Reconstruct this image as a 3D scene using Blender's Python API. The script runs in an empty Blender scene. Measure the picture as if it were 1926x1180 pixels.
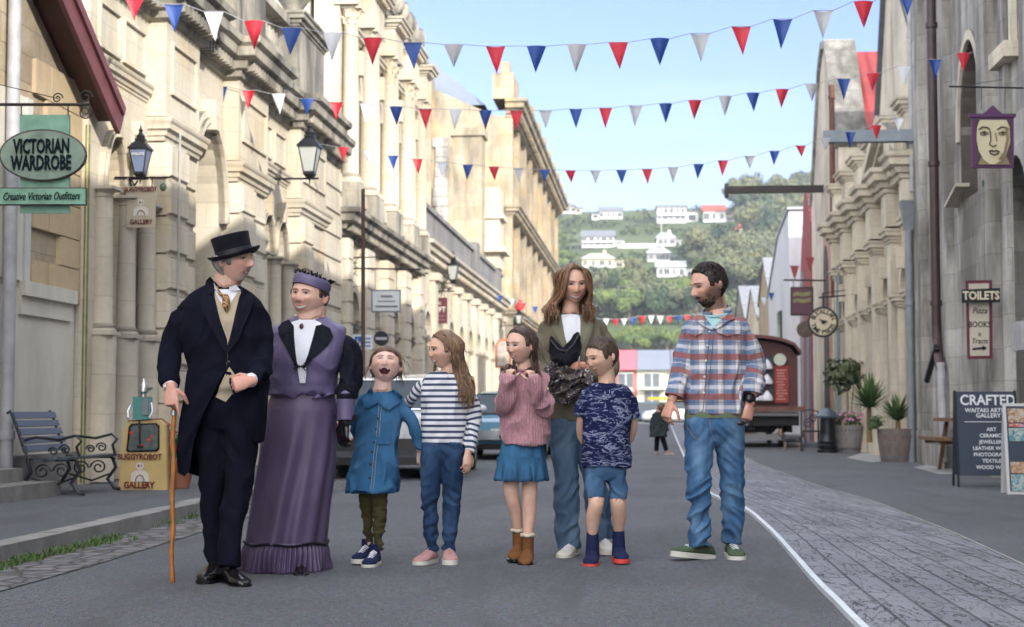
import bpy, bmesh, math, random
import numpy as np
from mathutils import Vector, Matrix, noise
from mathutils.bvhtree import BVHTree
R=math.radians; PI=math.pi; sin=math.sin; cos=math.cos
V=Vector
scene=bpy.context.scene
COL=scene.collection
rnd=random.Random(7)
# ---------------------------------------------------------------- camera numbers
FPX=3000.0; HOR=772.0; VPX=1220.0; CAMH=0.88
PSI=math.atan((VPX-963)/FPX); TH=math.atan((HOR-590)/FPX)
CAM=V((0,0,CAMH))
RGT=V((cos(PSI),sin(PSI),0)); FH=V((-sin(PSI),cos(PSI),0))
FWD=FH*cos(TH)+V((0,0,sin(TH))); UPV=RGT.cross(FWD)
def ray(px,py): return FWD*FPX+RGT*(px-963)-UPV*(py-590)
def G(px,py,z=0.0):
    d=ray(px,py); return CAM+d*((z-CAMH)/d.z)
def onX(px,py,X):
    d=ray(px,py); return CAM+d*(X/d.x)
def onY(px,py,Y):
    d=ray(px,py); return CAM+d*(Y/d.y)
# ---------------------------------------------------------------- mesh builder
class MB:
    def __init__(s): s.v=[]; s.f=[]; s.m=[]; s.sm=[]; s.c=[]
    def add(s,vs,fs,mi=0,smooth=False,col=None):
        o=len(s.v); s.v.extend([tuple(p) for p in vs])
        s.f.extend([tuple(i+o for i in f) for f in fs]); s.m.extend([mi]*len(fs)); s.sm.extend([smooth]*len(fs))
        s.c.extend([col or (1,1,1)]*len(vs)); return s
    def box(s,x0,x1,y0,y1,z0,z1,mi=0,col=None):
        if x0>x1:x0,x1=x1,x0
        if y0>y1:y0,y1=y1,y0
        if z0>z1:z0,z1=z1,z0
        return s.add([(x0,y0,z0),(x1,y0,z0),(x1,y1,z0),(x0,y1,z0),(x0,y0,z1),(x1,y0,z1),(x1,y1,z1),(x0,y1,z1)],
          [(0,3,2,1),(4,5,6,7),(0,1,5,4),(1,2,6,5),(2,3,7,6),(3,0,4,7)],mi,False,col)
    def obox(s,M,sx,sy,sz,mi=0,col=None):
        vs=[M@V((x*sx/2,y*sy/2,z*sz/2)) for z in(-1,1) for x,y in((-1,-1),(1,-1),(1,1),(-1,1))]
        return s.add(vs,[(0,3,2,1),(4,5,6,7),(0,1,5,4),(1,2,6,5),(2,3,7,6),(3,0,4,7)],mi,False,col)
    def beam(s,a,b,w,h,mi=0,col=None):
        a=V(a);b=V(b);d=b-a;L=d.length
        if L<1e-6:return s
        M=Matrix.Translation((a+b)/2)@d.to_track_quat('X','Z').to_matrix().to_4x4()
        return s.obox(M,L,w,h,mi,col)
    def tube(s,pts,r,n=8,mi=0,flat=1.0,col=None,caps=True,up=None,smooth=True):
        pts=[V(p) for p in pts]; k=len(pts); rs=r if isinstance(r,(list,tuple)) else [r]*k
        vs=[];prev=None
        for i,p in enumerate(pts):
            t=(pts[min(i+1,k-1)]-pts[max(i-1,0)])
            if t.length<1e-9:t=V((0,0,1))
            t.normalize()
            if prev is None:
                u=V(up) if up else (V((0,0,1)) if abs(t.z)<.9 else V((0,1,0)))
                a=t.cross(u).normalized()
            else:
                a=(prev-t*prev.dot(t))
                a=a.normalized() if a.length>1e-6 else t.orthogonal().normalized()
            prev=a;b=t.cross(a)
            rr=rs[i]; ra,rb=(rr if isinstance(rr,(list,tuple)) else (rr,rr*flat))
            for j in range(n):
                an=2*PI*j/n; vs.append(p+a*cos(an)*ra+b*sin(an)*rb)
        fs=[]
        for i in range(k-1):
            for j in range(n):
                j2=(j+1)%n; fs.append((i*n+j,i*n+j2,(i+1)*n+j2,(i+1)*n+j))
        if caps: fs.append(tuple(range(n-1,-1,-1))); fs.append(tuple((k-1)*n+j for j in range(n)))
        return s.add(vs,fs,mi,smooth,col)
    def lathe(s,prof,n=16,M=None,mi=0,col=None,smooth=True,a0=0,a1=2*PI):
        M=M or Matrix(); vs=[];full=abs(a1-a0-2*PI)<1e-6; m=n if full else n+1
        for (r,z) in prof:
            for j in range(m):
                a=a0+(a1-a0)*j/n; vs.append(M@V((r*cos(a),r*sin(a),z)))
        fs=[]
        for i in range(len(prof)-1):
            for j in range(n):
                j2=(j+1)%m; fs.append((i*m+j,i*m+j2,(i+1)*m+j2,(i+1)*m+j))
        if full:
            if prof[0][0]>1e-4: fs.append(tuple(range(m-1,-1,-1)))
            if prof[-1][0]>1e-4: fs.append(tuple((len(prof)-1)*m+j for j in range(m)))
        return s.add(vs,fs,mi,smooth,col)
    def sphere(s,c,r,n=12,k=8,mi=0,col=None,M=None):
        rx,ry,rz=r if isinstance(r,(list,tuple)) else (r,r,r); c=V(c); M=M or Matrix.Identity(3)
        vs=[c+M@V((0,0,-rz))]
        for i in range(1,k):
            p=-PI/2+PI*i/k
            for j in range(n):
                a=2*PI*j/n; vs.append(c+M@V((rx*cos(p)*cos(a),ry*cos(p)*sin(a),rz*sin(p))))
        vs.append(c+M@V((0,0,rz)));fs=[]
        for j in range(n): fs.append((0,1+(j+1)%n,1+j))
        for i in range(k-2):
            for j in range(n):
                a=1+i*n+j;b=1+i*n+(j+1)%n; fs.append((a,b,b+n,a+n))
        o=1+(k-2)*n;t=len(vs)-1
        for j in range(n): fs.append((o+j,o+(j+1)%n,t))
        return s.add(vs,fs,mi,True,col)
    def prism(s,poly,M,h,mi=0,col=None):
        # poly: 2D points; extruded 0..h along local z of M
        n=len(poly); vs=[M@V((x,y,0)) for x,y in poly]+[M@V((x,y,h)) for x,y in poly]
        fs=[tuple(range(n-1,-1,-1)),tuple(range(n,2*n))]+[(i,(i+1)%n,n+(i+1)%n,n+i) for i in range(n)]
        return s.add(vs,fs,mi,False,col)
    def extr(s,prof,axis,a,b,org=(0,0,0),mi=0):
        # profile [(d,z)] extruded along x or y ; d is the other horizontal axis
        n=len(prof);vs=[]
        for t in(a,b):
            for d,z in prof:
                vs.append((org[0]+d,org[1]+t,org[2]+z) if axis=='y' else (org[0]+t,org[1]+d,org[2]+z))
        fs=[tuple(range(n)),tuple(range(2*n-1,n-1,-1))]+[(i,n+i,n+(i+1)%n,(i+1)%n) for i in range(n)]
        return s.add(vs,fs,mi)
    def ring(s,rings,closed=True,mi=0,col=None,caps=True,smooth=True):
        n=len(rings[0]);vs=[p for r in rings for p in r];fs=[]
        for i in range(len(rings)-1):
            for j in range(n if closed else n-1):
                j2=(j+1)%n; fs.append((i*n+j,i*n+j2,(i+1)*n+j2,(i+1)*n+j))
        if caps and closed: fs.append(tuple(range(n-1,-1,-1))); fs.append(tuple((len(rings)-1)*n+j for j in range(n)))
        return s.add(vs,fs,mi,smooth,col)
    def quad(s,a,b,c,d,mi=0,col=None): return s.add([a,b,c,d],[(0,1,2,3)],mi,False,col)
    def mesh(s,name,off=(0,0,0)):
        me=bpy.data.meshes.new(name); o=V(off)
        vs=s.v if o.length==0 else [(x-o.x,y-o.y,z-o.z) for x,y,z in s.v]
        me.from_pydata(vs,[],s.f)
        me.polygons.foreach_set('material_index',s.m); me.polygons.foreach_set('use_smooth',s.sm)
        if any(c!=(1,1,1) for c in s.c):
            at=me.color_attributes.new('Col','FLOAT_COLOR','POINT')
            at.data.foreach_set('color',np.array([(c[0],c[1],c[2],1) for c in s.c],dtype=np.float32).ravel())
        me.update(); return me
def fixn(me):
    bm=bmesh.new();bm.from_mesh(me);bmesh.ops.recalc_face_normals(bm,faces=bm.faces);bm.to_mesh(me);bm.free()
def obj(name,mb,mats,parent=None,world=True,fix=True,sharp=40,**tags):
    off=(0,0,0)
    if parent is not None and world:
        p=parent; off=V((0,0,0))
        while p is not None: off=off+p.location; p=p.parent
    me=mb.mesh(name,off) if isinstance(mb,MB) else mb
    if fix: fixn(me)
    if sharp: me.set_sharp_from_angle(angle=R(sharp))
    for m in (mats if isinstance(mats,(list,tuple)) else [mats]): me.materials.append(m)
    o=bpy.data.objects.new(name,me); COL.objects.link(o)
    if parent: o.parent=parent
    for k,v in tags.items(): o[{'cat':'category'}.get(k,k)]=v
    return o
def thing(name,label,cat,loc=(0,0,0),rz=0,group=None):
    o=bpy.data.objects.new(name,None); COL.objects.link(o); o.empty_display_size=.2
    o.location=loc;o.rotation_euler=(0,0,rz);o['label']=label;o['category']=cat
    if group:o['group']=group
    return o
def single(name,mb,mats,label,cat,loc,group=None,**k):
    # one-mesh top level thing with its origin at loc
    me=mb.mesh(name,loc); o=obj(name,me,mats,None,**k); o.location=loc
    o['label']=label;o['category']=cat
    if group:o['group']=group
    return o
def copytree(o,parent=None,label=None,loc=None,rz=None):
    c=o.copy();COL.objects.link(c)
    if parent:c.parent=parent
    if label:c['label']=label
    if loc is not None:c.location=loc
    if rz is not None:c.rotation_euler=(0,0,rz)
    for ch in list(o.children): copytree(ch,c)
    return c
def structure(name,mb,mats,**k):
    o=obj(name,mb,mats,None,**k); o['kind']='structure'; return o
# ---------------------------------------------------------------- materials
class NT:
    def __init__(s,name):
        s.mat=bpy.data.materials.new(name);s.mat.use_nodes=True;s.t=s.mat.node_tree;s.t.nodes.clear()
        s.out=s.n('ShaderNodeOutputMaterial')
    def n(s,ty,**k):
        nd=s.t.nodes.new(ty)
        for a,b in k.items():
            if a=='i':
                for kk,vv in b.items(): s.set(nd.inputs[kk],vv)
            else:setattr(nd,a,b)
        return nd
    def set(s,sock,v):
        if isinstance(v,bpy.types.NodeSocket): s.t.links.new(v,sock)
        elif isinstance(v,(tuple,list)) and len(v)==3 and sock.type=='RGBA': sock.default_value=(*v,1)
        else: sock.default_value=v
    def coord(s,kind='Object'): return s.n('ShaderNodeTexCoord').outputs[kind]
    def geo(s,o='Position'): return s.n('ShaderNodeNewGeometry').outputs[o]
    def map(s,v,scale=(1,1,1),rot=(0,0,0),loc=(0,0,0)):
        return s.n('ShaderNodeMapping',i={'Vector':v,'Scale':scale,'Rotation':rot,'Location':loc}).outputs[0]
    def noise(s,v,scale,detail=4,rough=.55,dist=0,out='Fac'):
        return s.n('ShaderNodeTexNoise',i={'Vector':v,'Scale':scale,'Detail':detail,'Roughness':rough,'Distortion':dist}).outputs[out]
    def ramp(s,f,pts,interp='LINEAR'):
        nd=s.n('ShaderNodeValToRGB',i={'Fac':f});cr=nd.color_ramp;cr.interpolation=interp
        while len(cr.elements)<len(pts):cr.elements.new(.5)
        for e,(p,c) in zip(cr.elements,pts):
            e.position=p; e.color=(c,c,c,1) if isinstance(c,(int,float)) else (*c,1)
        return nd.outputs[0]
    def mix(s,f,a,b,mode='MIX'):
        nd=s.n('ShaderNodeMix',data_type='RGBA',blend_type=mode)
        s.set(nd.inputs[0],f);s.set(nd.inputs[6],a);s.set(nd.inputs[7],b);return nd.outputs[2]
    def math(s,op,a,b=0.0,c=None,clamp=False):
        nd=s.n('ShaderNodeMath',operation=op,use_clamp=clamp);s.set(nd.inputs[0],a);s.set(nd.inputs[1],b)
        if c is not None:s.set(nd.inputs[2],c)
        return nd.outputs[0]
    def sep(s,v):
        nd=s.n('ShaderNodeSeparateXYZ',i={0:v});return nd.outputs
    def comb(s,x,y,z): return s.n('ShaderNodeCombineXYZ',i={0:x,1:y,2:z}).outputs[0]
    def bump(s,h,strength=.3,dist=.01,normal=None):
        nd=s.n('ShaderNodeBump',i={'Height':h,'Strength':strength,'Distance':dist})
        if normal is not None:s.set(nd.inputs['Normal'],normal)
        return nd.outputs[0]
    def fin(s,color,rough=.7,metal=0,bump=None,**k):
        b=s.n('ShaderNodeBsdfPrincipled',i={'Base Color':color,'Roughness':rough,'Metallic':metal})
        if bump is not None:s.set(b.inputs['Normal'],bump)
        for a,v in k.items(): s.set(b.inputs[a.replace('_',' ')],v)
        s.t.links.new(b.outputs[0],s.out.inputs[0]);return s.mat
_mc={}
def plain(name,col,rough=.6,metal=0,var=.12,nscale=6,bump=.0,bscale=60,**k):
    if name in _mc:return _mc[name]
    t=NT(name);v=t.coord()
    n=t.noise(v,nscale,5)
    f=t.ramp(n,[(.25,1-var),(.75,1+var*.6)])
    c=t.mix(1.0,col,f,'MULTIPLY')
    bp=t.bump(t.noise(v,bscale,3),bump,.004) if bump else None
    rr=t.math('ADD',rough-.06,t.math('MULTIPLY',n,.12))
    _mc[name]=t.fin(c,rr,metal,bp,**k);return _mc[name]
def stone(name,col,dark,moss=(.05,.048,.04),course=.34,blen=.75,mortar=.55,stain=.5,lich=.9,rough=.9,vary=.12,bumps=.25,warm=None,yax=False,st0=.52):
    t=NT(name);g=t.geo();x,y,z=t.sep(g)
    u=t.math('ADD',x,y);uv=t.comb(u,z,0)
    br=t.n('ShaderNodeTexBrick',i={'Vector':uv,'Scale':1.0,'Color1':(1,1,1),'Color2':(1-vary*2,)*3,'Mortar':(mortar,)*3,'Mortar Size':.006,'Mortar Smooth':.3,'Bias':0.0,'Brick Width':blen,'Row Height':course})
    n1=t.noise(g,.55,6,.6);n2=t.noise(t.map(g,(1.6,1.6,.35)),1.0,6,.65);n3=t.noise(g,14,5,.6)
    c=t.mix(t.ramp(n1,[(.35,0),(.7,1)]),col,dark)
    if warm: c=t.mix(t.math('MULTIPLY',t.ramp(t.noise(g,1.3,4),[(.5,0),(.68,1)]),.6),c,warm)
    c=t.mix(t.math('MULTIPLY',t.ramp(n2,[(st0,0),(st0+.2,1)]),stain),c,tuple(q*.42 for q in dark))
    c=t.mix(.85,c,br.outputs[0],'MULTIPLY')
    c=t.mix(t.ramp(n3,[(.3,.22),(.7,0)]),c,tuple(q*.55 for q in dark))
    nz=t.sep(t.geo('Normal'))[2]
    up=t.math('MULTIPLY',t.ramp(nz,[(.25,0),(.7,1)]),lich,clamp=True)
    up=t.math('MULTIPLY',up,t.ramp(t.noise(g,3.5,5,.7),[(.3,.55),(.6,1)]))
    c=t.mix(up,c,moss)
    h=t.math('ADD',t.math('MULTIPLY',br.outputs[1],-1.0),t.math('MULTIPLY',n3,.5))
    return t.fin(c,rough,0,t.bump(h,bumps,.02))
M={}
# ================================================================ PEOPLE TOOLKIT
def sm(a,b,x):
    t=min(1,max(0,(x-a)/(b-a))); return t*t*(3-2*t)
def fuse(mb,voxel,name,smooth=4,sf=.5):
    me=mb.mesh(name+'_src'); fixn(me)
    o=bpy.data.objects.new('tmp',me);COL.objects.link(o)
    m=o.modifiers.new('r','REMESH');m.mode='VOXEL';m.voxel_size=voxel
    if smooth:
        s=o.modifiers.new('s','SMOOTH');s.iterations=smooth;s.factor=sf
    dg=bpy.context.evaluated_depsgraph_get()
    nm=bpy.data.meshes.new_from_object(o.evaluated_get(dg));nm.name=name
    bpy.data.objects.remove(o);bpy.data.meshes.remove(me)
    nm.polygons.foreach_set('use_smooth',[True]*len(nm.polygons))
    return nm
def getv(me):
    a=np.empty(len(me.vertices)*3,dtype=np.float32);me.vertices.foreach_get('co',a);return a.reshape(-1,3)
def getn(me):
    a=np.empty(len(me.vertices)*3,dtype=np.float32);me.vertices.foreach_get('normal',a);return a.reshape(-1,3)
def setv(me,a): me.vertices.foreach_set('co',np.ascontiguousarray(a,dtype=np.float32).ravel());me.update()
def setcol(me,c,name='Col'):
    at=me.color_attributes.get(name) or me.color_attributes.new(name,'FLOAT_COLOR','POINT')
    d=np.ones((len(me.vertices),4),dtype=np.float32);d[:,:c.shape[1]]=c;at.data.foreach_set('color',d.ravel())
def wrinkle(me,amp,scale=(14,14,7),seed=0,ridge=True,mask=None,ang=.5):
    v=getv(me);n=getn(me);out=v.copy()
    for i in range(len(v)):
        k=1.0 if mask is None else mask(v[i])
        if k<=0.01: continue
        x,y,z=v[i]
        zz=z+ang*x*math.copysign(1,x)
        p=V((x*scale[0]+seed,y*scale[1],zz*scale[2]))
        q=noise.noise_vector(p*.6)*.7
        a=noise.noise(p+q)
        if ridge: a=(1-2*abs(a)*1.6)-.45
        b=noise.noise(p*2.3+q)*.35
        out[i]=v[i]+n[i]*(amp*k*(a+b))
    setv(me,out)
def ell(c,rx,ry,n=24,ex=2.2,rot=0,ax=None):
    # horizontal ring, superellipse; front is -y
    pts=[];c=V(c);cr,sr=cos(rot),sin(rot)
    for j in range(n):
        a=2*PI*j/n; ca,sa=cos(a),sin(a)
        x=rx*math.copysign(abs(ca)**(2/ex),ca); y=ry*math.copysign(abs(sa)**(2/ex),sa)
        pts.append(c+V((x*cr-y*sr,x*sr+y*cr,0)))
    return pts
class Fig:
    """joints are read in photo pixels and turned into metres at the figure's own ground distance"""
    def __init__(s,px,py,adj=0.0):
        g=G(px,py); s.g=g; s.px=px;s.py=py
        s.s=FPX/((g-CAM).dot(FWD)); s.root=None
    def p(s,x,y,d=0.0): return V(((x-s.px)/s.s,d,(s.py-y)/s.s))
    def l(s,n): return n/s.s
    def make(s,label,cat='person',group='family group walking along the street'):
        s.root=thing('person',label,cat,(s.g.x,s.g.y,0),PSI,group);return s.root
    def part(s,name,me,mats,**k):
        o=obj(name,me,mats,s.root,world=False,**k)
        if name=='body': s.body=o
        elif k.get('sharp')==0 and name not in('hair','beard') or name=='glove':
            if not hasattr(s,'cl'): s.cl=[]
            s.cl.append(bvh_of(o.data))
        return o
    def tuck(s,dist=.016,inset=.005):
        me=s.body.data;v=getv(me);n=getn(me)
        for _ in range(2):
            for b in s.cl:
                for i in range(len(v)):
                    p=V(v[i]);r=b.find_nearest(p,dist)
                    if r[0] is not None and r[1].dot(V(n[i]))>.35 and (p-r[0]).dot(r[1])>-.003: v[i]=r[0]-r[1]*inset
        setv(me,v)
    def limb(s,mb,pts,n=16,sub=5,dome=True):
        # pts: (x,y,d,r) or (x,y,d,rx,ry) in px (d,metres); catmull-rom resampled
        P=[];
        for q in pts:
            c=s.p(q[0],q[1],q[2]);r=q[3]/s.s;r2=(q[4]/s.s if len(q)>4 else r);P.append((c,r,r2))
        mb_pts=[];rr=[]
        for i in range(len(P)-1):
            a=P[max(i-1,0)];b=P[i];c=P[i+1];d=P[min(i+2,len(P)-1)]
            for k in range(sub):
                t=k/sub
                def cr(A,B,C,D): return .5*((2*B)+(C-A)*t+(2*A-5*B+4*C-D)*t*t+(3*B-A-3*C+D)*t**3)
                mb_pts.append(cr(a[0],b[0],c[0],d[0]));rr.append((cr(a[1],b[1],c[1],d[1]),cr(a[2],b[2],c[2],d[2])))
        mb_pts.append(P[-1][0]);rr.append((P[-1][1],P[-1][2]))
        if dome:
            t=(mb_pts[0]-mb_pts[1]).normalized();a,b=rr[0];m=min(a,b)
            mb_pts=[mb_pts[0]+t*m*k for k in(.78,.68,.45,.2)]+mb_pts;rr=[(a*k,b*k) for k in(.15,.5,.83,.96)]+rr
        mb.tube(mb_pts,rr,n=n,up=(0,1,0)); return mb
    def stack(s,mb,rows,n=28,ex=2.3):
        # rows: (xc,y,d,halfwidth_px,halfdepth_m[,rot]) from top to bottom or reverse, horizontal rings
        P=rows;out=[];sub=4
        for i in range(len(P)-1):
            a=P[max(i-1,0)];b=P[i];c=P[i+1];d=P[min(i+2,len(P)-1)]
            for k in range(sub):
                t=k/sub
                out.append([.5*((2*b[j])+(c[j]-a[j])*t+(2*a[j]-5*b[j]+4*c[j]-d[j])*t*t+(3*b[j]-a[j]-3*c[j]+d[j])*t**3) for j in range(5)]+[b[5] if len(b)>5 else 0])
        out.append(list(P[-1][:5])+[P[-1][5] if len(P[-1])>5 else 0])
        mb.ring([ell(s.p(r[0],r[1],r[2]),r[3]/s.s,r[4],n,ex,r[5]) for r in out]);return mb
def gs(x,y,cx,cy,sx,sy): return math.exp(-((x-cx)/sx)**2-((y-cy)/sy)**2)
class Head:
    def __init__(s,fig,px,py,d,Hpx,yaw=0,pitch=0,roll=0,w=.345,jaw=.0,nose=1.0,smile=0,mouth=0,depth=.43,brow=1,chin=1,child=False,cheek=0):
        s.f=fig;s.H=Hpx/fig.s
        s.M=Matrix.Translation(fig.p(px,py,d))@Matrix.Rotation(R(yaw),4,'Z')@Matrix.Rotation(R(pitch),4,'X')@Matrix.Rotation(R(roll),4,'Y')
        s.w=w;s.jaw=jaw;s.nose=nose;s.smile=smile;s.mouth=mouth;s.dep=depth;s.brow=brow;s.chin=chin;s.child=child;s.cheek=cheek
        s.build()
    def surf(s,d):
        # d unit direction, returns point in head units (chin -.5, crown +.5), face -y
        x,y,z=d.x*s.w,d.y*s.dep,d.z*.5
        if z<0: # jaw
            t=sm(0,.5,-z); k=1-(.30-s.jaw)*t
            x*=k
            if y>0: y*=1-.62*sm(.02,.42,-z)
            else: y*=1-.10*t
        else:
            x*=1+.05*sm(0,.3,z)*(1-sm(.3,.5,z)); 
            if y>0: y*=1.04
        if y<0:
            f=sm(0,.25,-y/s.dep)
            # flatten face
            lim=-.40*(1-.25*(x/s.w)**2)
            y=y*(1-.0)*1.0
            fx=abs(x)
            y+=.030*gs(fx,z,.135,.02,.075,.055)*f*(1 if s.child else 1.35)       # sockets
            y-=.018*s.brow*gs(fx,z,.11,.105,.12,.035)*f
            y-=(.012+.022*s.cheek)*gs(fx,z,.19,-.10,.08,.08)*f
            nb=s.nose*(.055 if s.child else .085)
            zz=(z+.125)
            prof=0
            if z>-.165 and z<.09: prof=sm(.09,-.135,z)**1.1
            elif z<=-.165: prof=sm(-.20,-.165,z)
            nw=.028+.030*sm(.03,-.13,z)
            y-=nb*prof*math.exp(-(x/nw)**2)*1.25
            y-=.022*gs(fx,z,.052,-.145,.026,.024)*s.nose
            mz=-.27
            mo=s.mouth
            y-=.022*gs(x,z,0,mz+.022,.085,.022)
            y-=.024*gs(x,z,0,mz-.032-mo*.10,.075,.024)
            y+=.016*gs(x,z,0,mz-.085-mo*.08,.07,.022)
            if mo: y+=.11*mo*gs(x,z,0,mz-.04*mo,.075,.045)*1.6
            y-=.026*s.chin*gs(x,z,0,-.42,.10,.06)
        return V((x,y,z))
    def build(s):
        n,k=88,72;vs=[];H=s.H
        def dirn(i,j):
            # denser rows over face region
            p=-PI/2+PI*i/k; a=2*PI*j/n-PI/2
            a=a  # start at -y
            return V((cos(p)*cos(a),cos(p)*sin(a),sin(p)))
        mb=MB();rows=[]
        for i in range(1,k):
            rows.append([s.surf(dirn(i,j))*H for j in range(n)])
        vs=[p for r in rows for p in r];b=s.surf(V((0,0,-1)))*H;t=s.surf(V((0,0,1)))*H
        vs+= [b,t];fs=[]
        for i in range(k-2):
            for j in range(n):
                j2=(j+1)%n;fs.append((i*n+j,i*n+j2,(i+1)*n+j2,(i+1)*n+j))
        nb=len(vs)-2
        for j in range(n): fs.append((nb,(j+1)%n,j));fs.append((nb+1,(k-2)*n+j,(k-2)*n+(j+1)%n))
        s.lv=vs;s.lf=fs
        s.bvh=BVHTree.FromPolygons([tuple(p) for p in vs],fs)
    def add_to(s,mb,ears=True):
        mb.add([s.M@p for p in s.lv],s.lf,0,True)
        if ears:
            H=s.H
            for sg in(-1,1):
                M3=s.M.to_3x3()@Matrix.Rotation(R(-25*sg),3,'Z')@Matrix.Rotation(R(-10),3,'X')
                mb.sphere(s.M@V((sg*(s.w+.018)*H,.05*H,-.03*H)),(.030*H,.062*H,.105*H),10,8,M=M3)
    def fp(s,x,z,off=0.0):
        """point on the face at x,z (head units), pushed out by off metres -> figure space"""
        h=s.bvh.ray_cast(V((x*s.H,-s.H,z*s.H)),V((0,1,0)))
        q=h[0] if h[0] else V((x*s.H,-.3*s.H,z*s.H)); n=h[1] if h[0] else V((0,-1,0))
        return s.M@(q+V((0,-1,0))*off)
    def sp(s,d,off=0.0):
        """point on the skull in direction d"""
        d=V(d).normalized();p=s.surf(d)*s.H;return s.M@(p+d*off)
    def features(s,eye='open',iris=(.10,.16,.22),brow=(.12,.07,.04),lip=(.50,.20,.18),look=0,teeth=False,browthick=1.0,lash=1.0,eyez=.02):
        f=s.f;H=s.H
        for sg in(-1,1):
            e=MB()
            cx=sg*.135
            if eye!='shut':
                hh={'open':.030,'squint':.017,'down':.012}[eye]
                pts=[];N=10
                for i in range(N+1):
                    t=i/N*2-1; pts.append((cx+t*.062,eyez+hh*(1-t*t)))
                low=[(cx+(i/N*2-1)*.062,eyez-hh*.75*(1-(i/N*2-1)**2)) for i in range(N,-1,-1)]
                top=[s.fp(a,b,.0012) for a,b in pts];bot=[s.fp(a,b,.0012) for a,b in low]
                n=len(top);vs=top+bot[::-1]
                e.add(vs,[(i,i+1,n+i+1,n+i) for i in range(n-1)],0,True)
                if eye!='down' or True:
                    ic=cx+look*.022
                    r=.026;rr=[]
                    for i in range(14):
                        a=2*PI*i/14; zz=eyez+.003+r*sin(a); zz=min(zz,eyez+hh*.95);zz=max(zz,eyez-hh*.72)
                        rr.append(s.fp(ic+r*cos(a),zz,.0022))
                    e.add(rr,[tuple(range(14))],1,False)
                    r=.012;rr=[s.fp(ic+r*cos(2*PI*i/10),max(min(eyez+.003+r*sin(2*PI*i/10),eyez+hh*.95),eyez-hh*.7),.0028) for i in range(10)]
                    e.add(rr,[tuple(range(10))],2,False)
                e.tube([s.fp(a,b+.004,.0015) for a,b in pts],[.0006*lash*H/.22+.0011*lash*sin(PI*i/N) for i in range(N+1)],6,mi=2)
                if eye=='down': e.tube([s.fp(a,b-.003,.002) for a,b in low],[.0006+.0012*sin(PI*i/N) for i in range(N+1)],6,mi=2)
            else:
                pts=[(cx+(i/8*2-1)*.062,eyez+.016*(1-(i/8*2-1)**2)-.012) for i in range(9)]
                e.tube([s.fp(a,b,.0008) for a,b in pts],[.0006+.0013*sin(PI*i/8) for i in range(9)],6,mi=2)
            f.part('eye',e,[M['eyewhite'],plain('iris%s'%str(iris),iris,.2),M['black']],fix=False)
        for sg in(-1,1):
            b=MB()
            pts=[(sg*(.055+.17*t),.088+.030*sin(PI*(t*.8+.1))-.012*t) for t in [i/8 for i in range(9)]]
            b.tube([s.fp(a,c,.0005) for a,c in pts],[(.0022+.0028*browthick*sin(PI*min(1,(i+1.5)/9)),.0016) for i in range(9)],6,up=(0,0,1))
            f.part('eyebrow',b,[plain('brow%s'%str(brow),brow,.9)])
        l=MB();mw=.105+.045*s.smile+.02*s.mouth;up=.028*s.smile;mo=s.mouth;mz=-.268
        U=[];L=[]
        N=12
        for i in range(N+1):
            t=i/N*2-1; U.append((t*mw,mz+up*abs(t)**1.6+mo*.035*(1-t*t)+.004*(1-abs(t))));L.append((t*mw,mz+up*abs(t)**1.6-mo*.115*(1-abs(t)**2.5)-(.050 if teeth and not mo else .0)*(1-t*t)))
        th=[(.0007+.0024*(1-abs(i/N*2-1)**2)*H/.22) for i in range(N+1)]
        l.tube([s.fp(a,b+.008,.0005) for a,b in U],th,8)
        l.tube([s.fp(a,b-.010,.0005) for a,b in L],[q*1.15 for q in th],8)
        f.part('lips',l,[plain('lip%s'%str(lip),lip,.45)])
        if teeth or mo:
            t=MB();
            a=[s.fp(x,z,.0030) for x,z in U];b2=[s.fp(x,z,.0026) for x,z in L];n=N+1
            t.add(a+b2,[(i,i+1,n+i+1,n+i) for i in range(n-1)],1 if mo else 0,True)
            if mo:
                c=[s.fp(x*.86,z+.001,.005) for x,z in U];d=[s.fp(x*.8,z-.038*(1-(x/mw)**2)-.004,.005) for x,z in U]
                t.add(c+d,[(i,i+1,n+i+1,n+i) for i in range(n-1)],0,True)
            f.part('teeth',t,[M['teeth'],M['mouthin']],fix=False)
        else:
            t=MB();t.tube([s.fp(a,(b+c)/2,.0022) for (a,b),(_,c) in zip(U,L)],.0009,6);f.part('mouth_line',t,[M['mouthin']])
    def cap(s,mb,hair,thick=.035,seed=0,amp=.006,nscale=22,strand=(1,1,1),back=-.32,fine=True):
        """closed hair shell; hair(dir)->0..1 cover"""
        n,k=120,80;H=s.H;vs=[]
        for i in range(k+1):
            p=-PI/2+PI*i/k
            for j in range(n):
                a=2*PI*j/n-PI/2;d=V((cos(p)*cos(a),cos(p)*sin(a),sin(p)))
                c=hair(d);q=s.surf(d)
                nn=noise.noise(V((d.x*strand[0],d.y*strand[1],d.z*strand[2]))*nscale+V((seed,0,0)))
                r=(-.03+(thick+.03)*c)*H+amp*nn*c
                vs.append(s.M@(q*H+d*r))
        fs=[]
        for i in range(k):
            for j in range(n):
                j2=(j+1)%n;fs.append((i*n+j,i*n+j2,(i+1)*n+j2,(i+1)*n+j))
        mb.add(vs,fs,0,True)
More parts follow.
